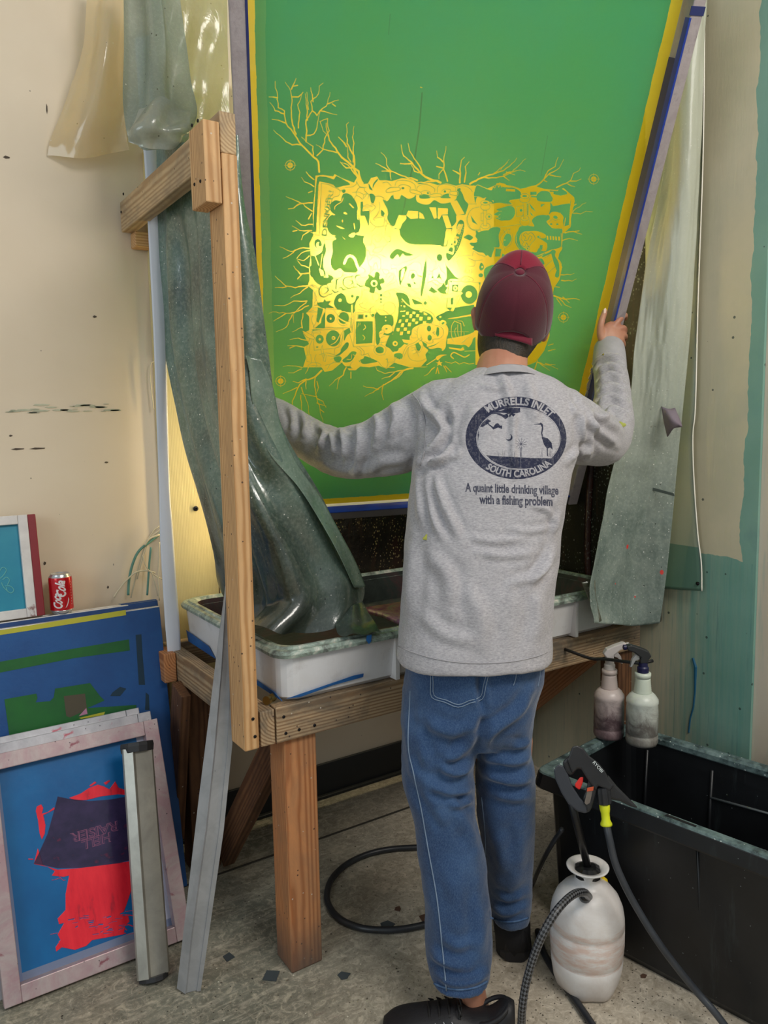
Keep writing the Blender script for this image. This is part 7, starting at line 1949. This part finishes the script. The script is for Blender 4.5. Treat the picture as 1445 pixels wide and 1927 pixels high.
wear = T.ramp(T.noise(v, 130, 3, .8), [(.30,.72),(.5,1.0)]); al = T.n('ShaderNodeMath'); al.operation = 'MULTIPLY'; T.t.links.new(ti.outputs[0], al.inputs[0]); T.t.links.new(wear, al.inputs[1])
c = T.mix(al.outputs[0], c, srgb((42,46,68)))
M_shirt = T.end(T.bsdf(c, .85, 0, T.bump(T.noise(v, 240, 3, .8), .25, .0015), .2, sheen=.2))
b = MB(); b.v = [tuple(p) for p in V]; b.f = F; Nf = {tuple(p): n_ for p, n_ in zip(b.v, N)}
def suv(p):
    p_ = np.array(p); 
    if (p_-PO)@bf > .13: return (-2, -2)
    c_ = (p_-CAM)@MC; q = tfP(CX+FPX*c_[0]/c_[2], CY+FPX*c_[1]/c_[2]); return (q[0]/2600/.40, 1-q[1]/2600/.44)
shirt = b.build('shirt', M_shirt, person, smooth=True, uvf=suv); sb_ = BVHTree.FromPolygons(b.v, F)
M_rib = plain('ribbed_grey', (172,170,174), .85, scale=40, bump=.3, bscale=300)
# collar, cuffs and the double stitched hem
def cring(c, u_, v_, a, b_, n=28): return [c+u_*a*math.cos(t)+v_*b_*math.sin(t) for t in np.linspace(0, 2*math.pi, n, endpoint=False)]
nk = at(945, 710, 1.888); nu = _n(np.array([.0,.0,1.0])+bf*.28); nf = _n(bf-nu*(bf@nu)); nr = np.cross(nf, nu)
b = MB(); b.loft([cring(nk+nu*z, nr, nf, a, a*1.02) for z, a in ((-.020,.096),(-.006,.082),(.006,.0705),(.009,.068),(.006,.066),(-.006,.069))], cap=False); b.build('collar', M_rib, shirt, smooth=True)
def cuff(p0, p1, r0, r1):
    ax = _n(p1-p0); u_ = _n(np.cross(ax, UP)); v_ = np.cross(ax, u_); L = np.linalg.norm(p1-p0)
    b = MB(); b.loft([cring(p0+ax*L*t, u_, v_, r, r) for t, r in ((-.05,r0*.94),(0,r0),(.5,(r0+r1)/2*1.02),(.97,r1),(1.02,r1*.95),(.98,r1*.88),(.4,r1*.86))], cap=False); b.build('cuff', M_rib, shirt, smooth=True)
cuff(at(1147,692,2.335), at(1146,655,2.40), .0505, .0465); cuff(at(524,785,2.335), at(508,772,2.362), .049, .045)
on_strip(sb_, 'hem_seam', [(750,1216),(775,1227),(820,1240),(870,1247),(920,1248),(970,1244),(1010,1235),(1030,1227)], .0013, M_rib, shirt, per=6)
on_strip(sb_, 'shoulder_seam', [(772,738),(790,760),(800,800),(798,850),(790,876)], .0014, M_rib, shirt, per=6)
for x, y, r_, col, nm in ((802,1012,.007,(176,178,80),'ochre'),(598,886,.010,(120,64,72),'red'),(1170,800,.009,(178,184,90),'lime'),(1135,667,.003,(150,140,40),'olive')):
    h = hit(sb_, x, y, .0012)
    if h is not None:
        b = MB(); d = _n(CAM-h); b.lathe(h, [(r_*.05,.0),(r_,-.0004),(r_*.9,.0004)], 12, ax=d, sq=lambda th, hh: 1+.3*math.sin(3*th+x)); b.build('stain', plain(nm+'_stain', col, .8), shirt, smooth=True)
# ---- shoes
M_shoe = plain('black_shoe', (34,34,38), .55, col2=(22,22,26), bump=.3, bscale=160); M_sole = plain('shoe_sole', (26,26,30), .5); M_lace = plain('black_lace', (18,18,20), .6); M_silver = plain('silver_accent', (206,210,216), .25, .6)
def shoe(heel, d, L, wd, name, hs=1.0):
    d = _n(d); s = np.cross(d, UP); e = empty(name, heel+d*L*.5); e.parent = person; e.location = Vector(heel+d*L*.5-np.array(wloc(person)))
    def prof(t): return wd*(.72+.28*math.sin(min(1, t*1.25)*math.pi*.62))*math.sqrt(max(.05, 1-max(0, (t-.80)/.2)**2*.80))*math.sqrt(max(.1, 1-max(0, (.10-t)/.1)**2*.55))
    ts = np.linspace(0, 1, 22); b = MB()
    b.loft([[heel+d*L*t+s*prof(t)*1.03*x+UP*z for x, z in ((-.5,.004),(-.52,.024),(-.46,.030),(.46,.030),(.52,.024),(.5,.004),(.3,.0),(-.3,.0))] for t in ts]); b.build('sole', M_sole, e, bevel=.002)
    def hgt(t): return float(np.interp(t, [0,.06,.18,.34,.46,.62,.80,.93,1.0], [.098,.104,.072,.070,.084,.072,.058,.046,.030]))*(1+(hs-1)*max(0, 1-t*1.6))
    rg = []
    for t in ts:
        h = hgt(t); w_ = prof(t)*.5; rg.append([heel+d*L*t+s*w_*x*1.0+UP*z for x, z in ((-.97,.028),(-1.0,.028+(h-.028)*.35),(-.88,.028+(h-.028)*.68),(-.55,.028+(h-.028)*.94),(0,h),(.55,.028+(h-.028)*.94),(.88,.028+(h-.028)*.68),(1.0,.028+(h-.028)*.35),(.97,.028))])
    b = MB(); b.loft(smoothrings(rg, 2)); b.build('upper', M_shoe, e, smooth=True)
    b = MB(); P = [heel+d*L*(.17+.125*math.cos(a))+s*wd*.36*math.sin(a)+UP*(.076*hs-.020*math.cos(a)) for a in np.linspace(0, 2*math.pi, 24)]; b.tube(P, .0055, 8); b.build('collar', M_shoe, e, smooth=True)
    for k in range(4):
        t = .42+.075*k; h = hgt(t); b = MB(); b.tube(cat_path([heel+d*L*(t-.01)-s*wd*.30+UP*(h-.006), heel+d*L*t+UP*(h+.003), heel+d*L*(t+.012)+s*wd*.30+UP*(h-.006)], 4), .0028, 6); b.build('lace', M_lace, e, smooth=True)
    for k in range(4):
        t = .44+.062*k; h = hgt(t); w5 = prof(t)*.5
        for sg in (-1, 1):
            A_ = heel+d*L*(t-.03)+s*sg*w5*1.03+UP*(.028+(h-.028)*.30); B_ = heel+d*L*(t+.03)+s*sg*w5*.80+UP*(.028+(h-.028)*.86)
            b = MB(); b.tube([A_, (A_+B_)/2+s*sg*.003, B_], [.0008,.0042,.001], 8); b.build('side_stripe', M_silver if sg < 0 else M_lace, e, smooth=True)
    for sg in (-1, 1):
        b = MB(); c_ = heel+d*L*.40+UP*.084; b.tube(cat_path([c_, c_+s*sg*.02+UP*.012+d*.006, c_+s*sg*.034+UP*.004, c_+s*sg*.020-UP*.006, c_], 5), .002, 6); b.build('lace', M_lace, e, smooth=True)
    return e
b = MB(); b.tube([at(962,1722,2.035), at(964,1750,2.045), at(967,1785,2.06)], [.046,.047,.048], 18); b.build('sock', plain('black_sock', (24,24,28), .8), person, smooth=True)
imr = MC @ np.array([1,0,0]); imr = _n(imr*np.array([1,1,0])); imf = np.array([-imr[1], imr[0], 0])
hl = onz(968, 1962); hl[2] = 0
shoe(hl, -imr*1.0+imf*.10, .30, .100, 'shoe')
hr2 = onz(969, 1812); hr2[2] = 0
shoe(hr2, imf*1.0+imr*.10, .285, .098, 'shoe', 1.35)
bpy.context.view_layer.update()
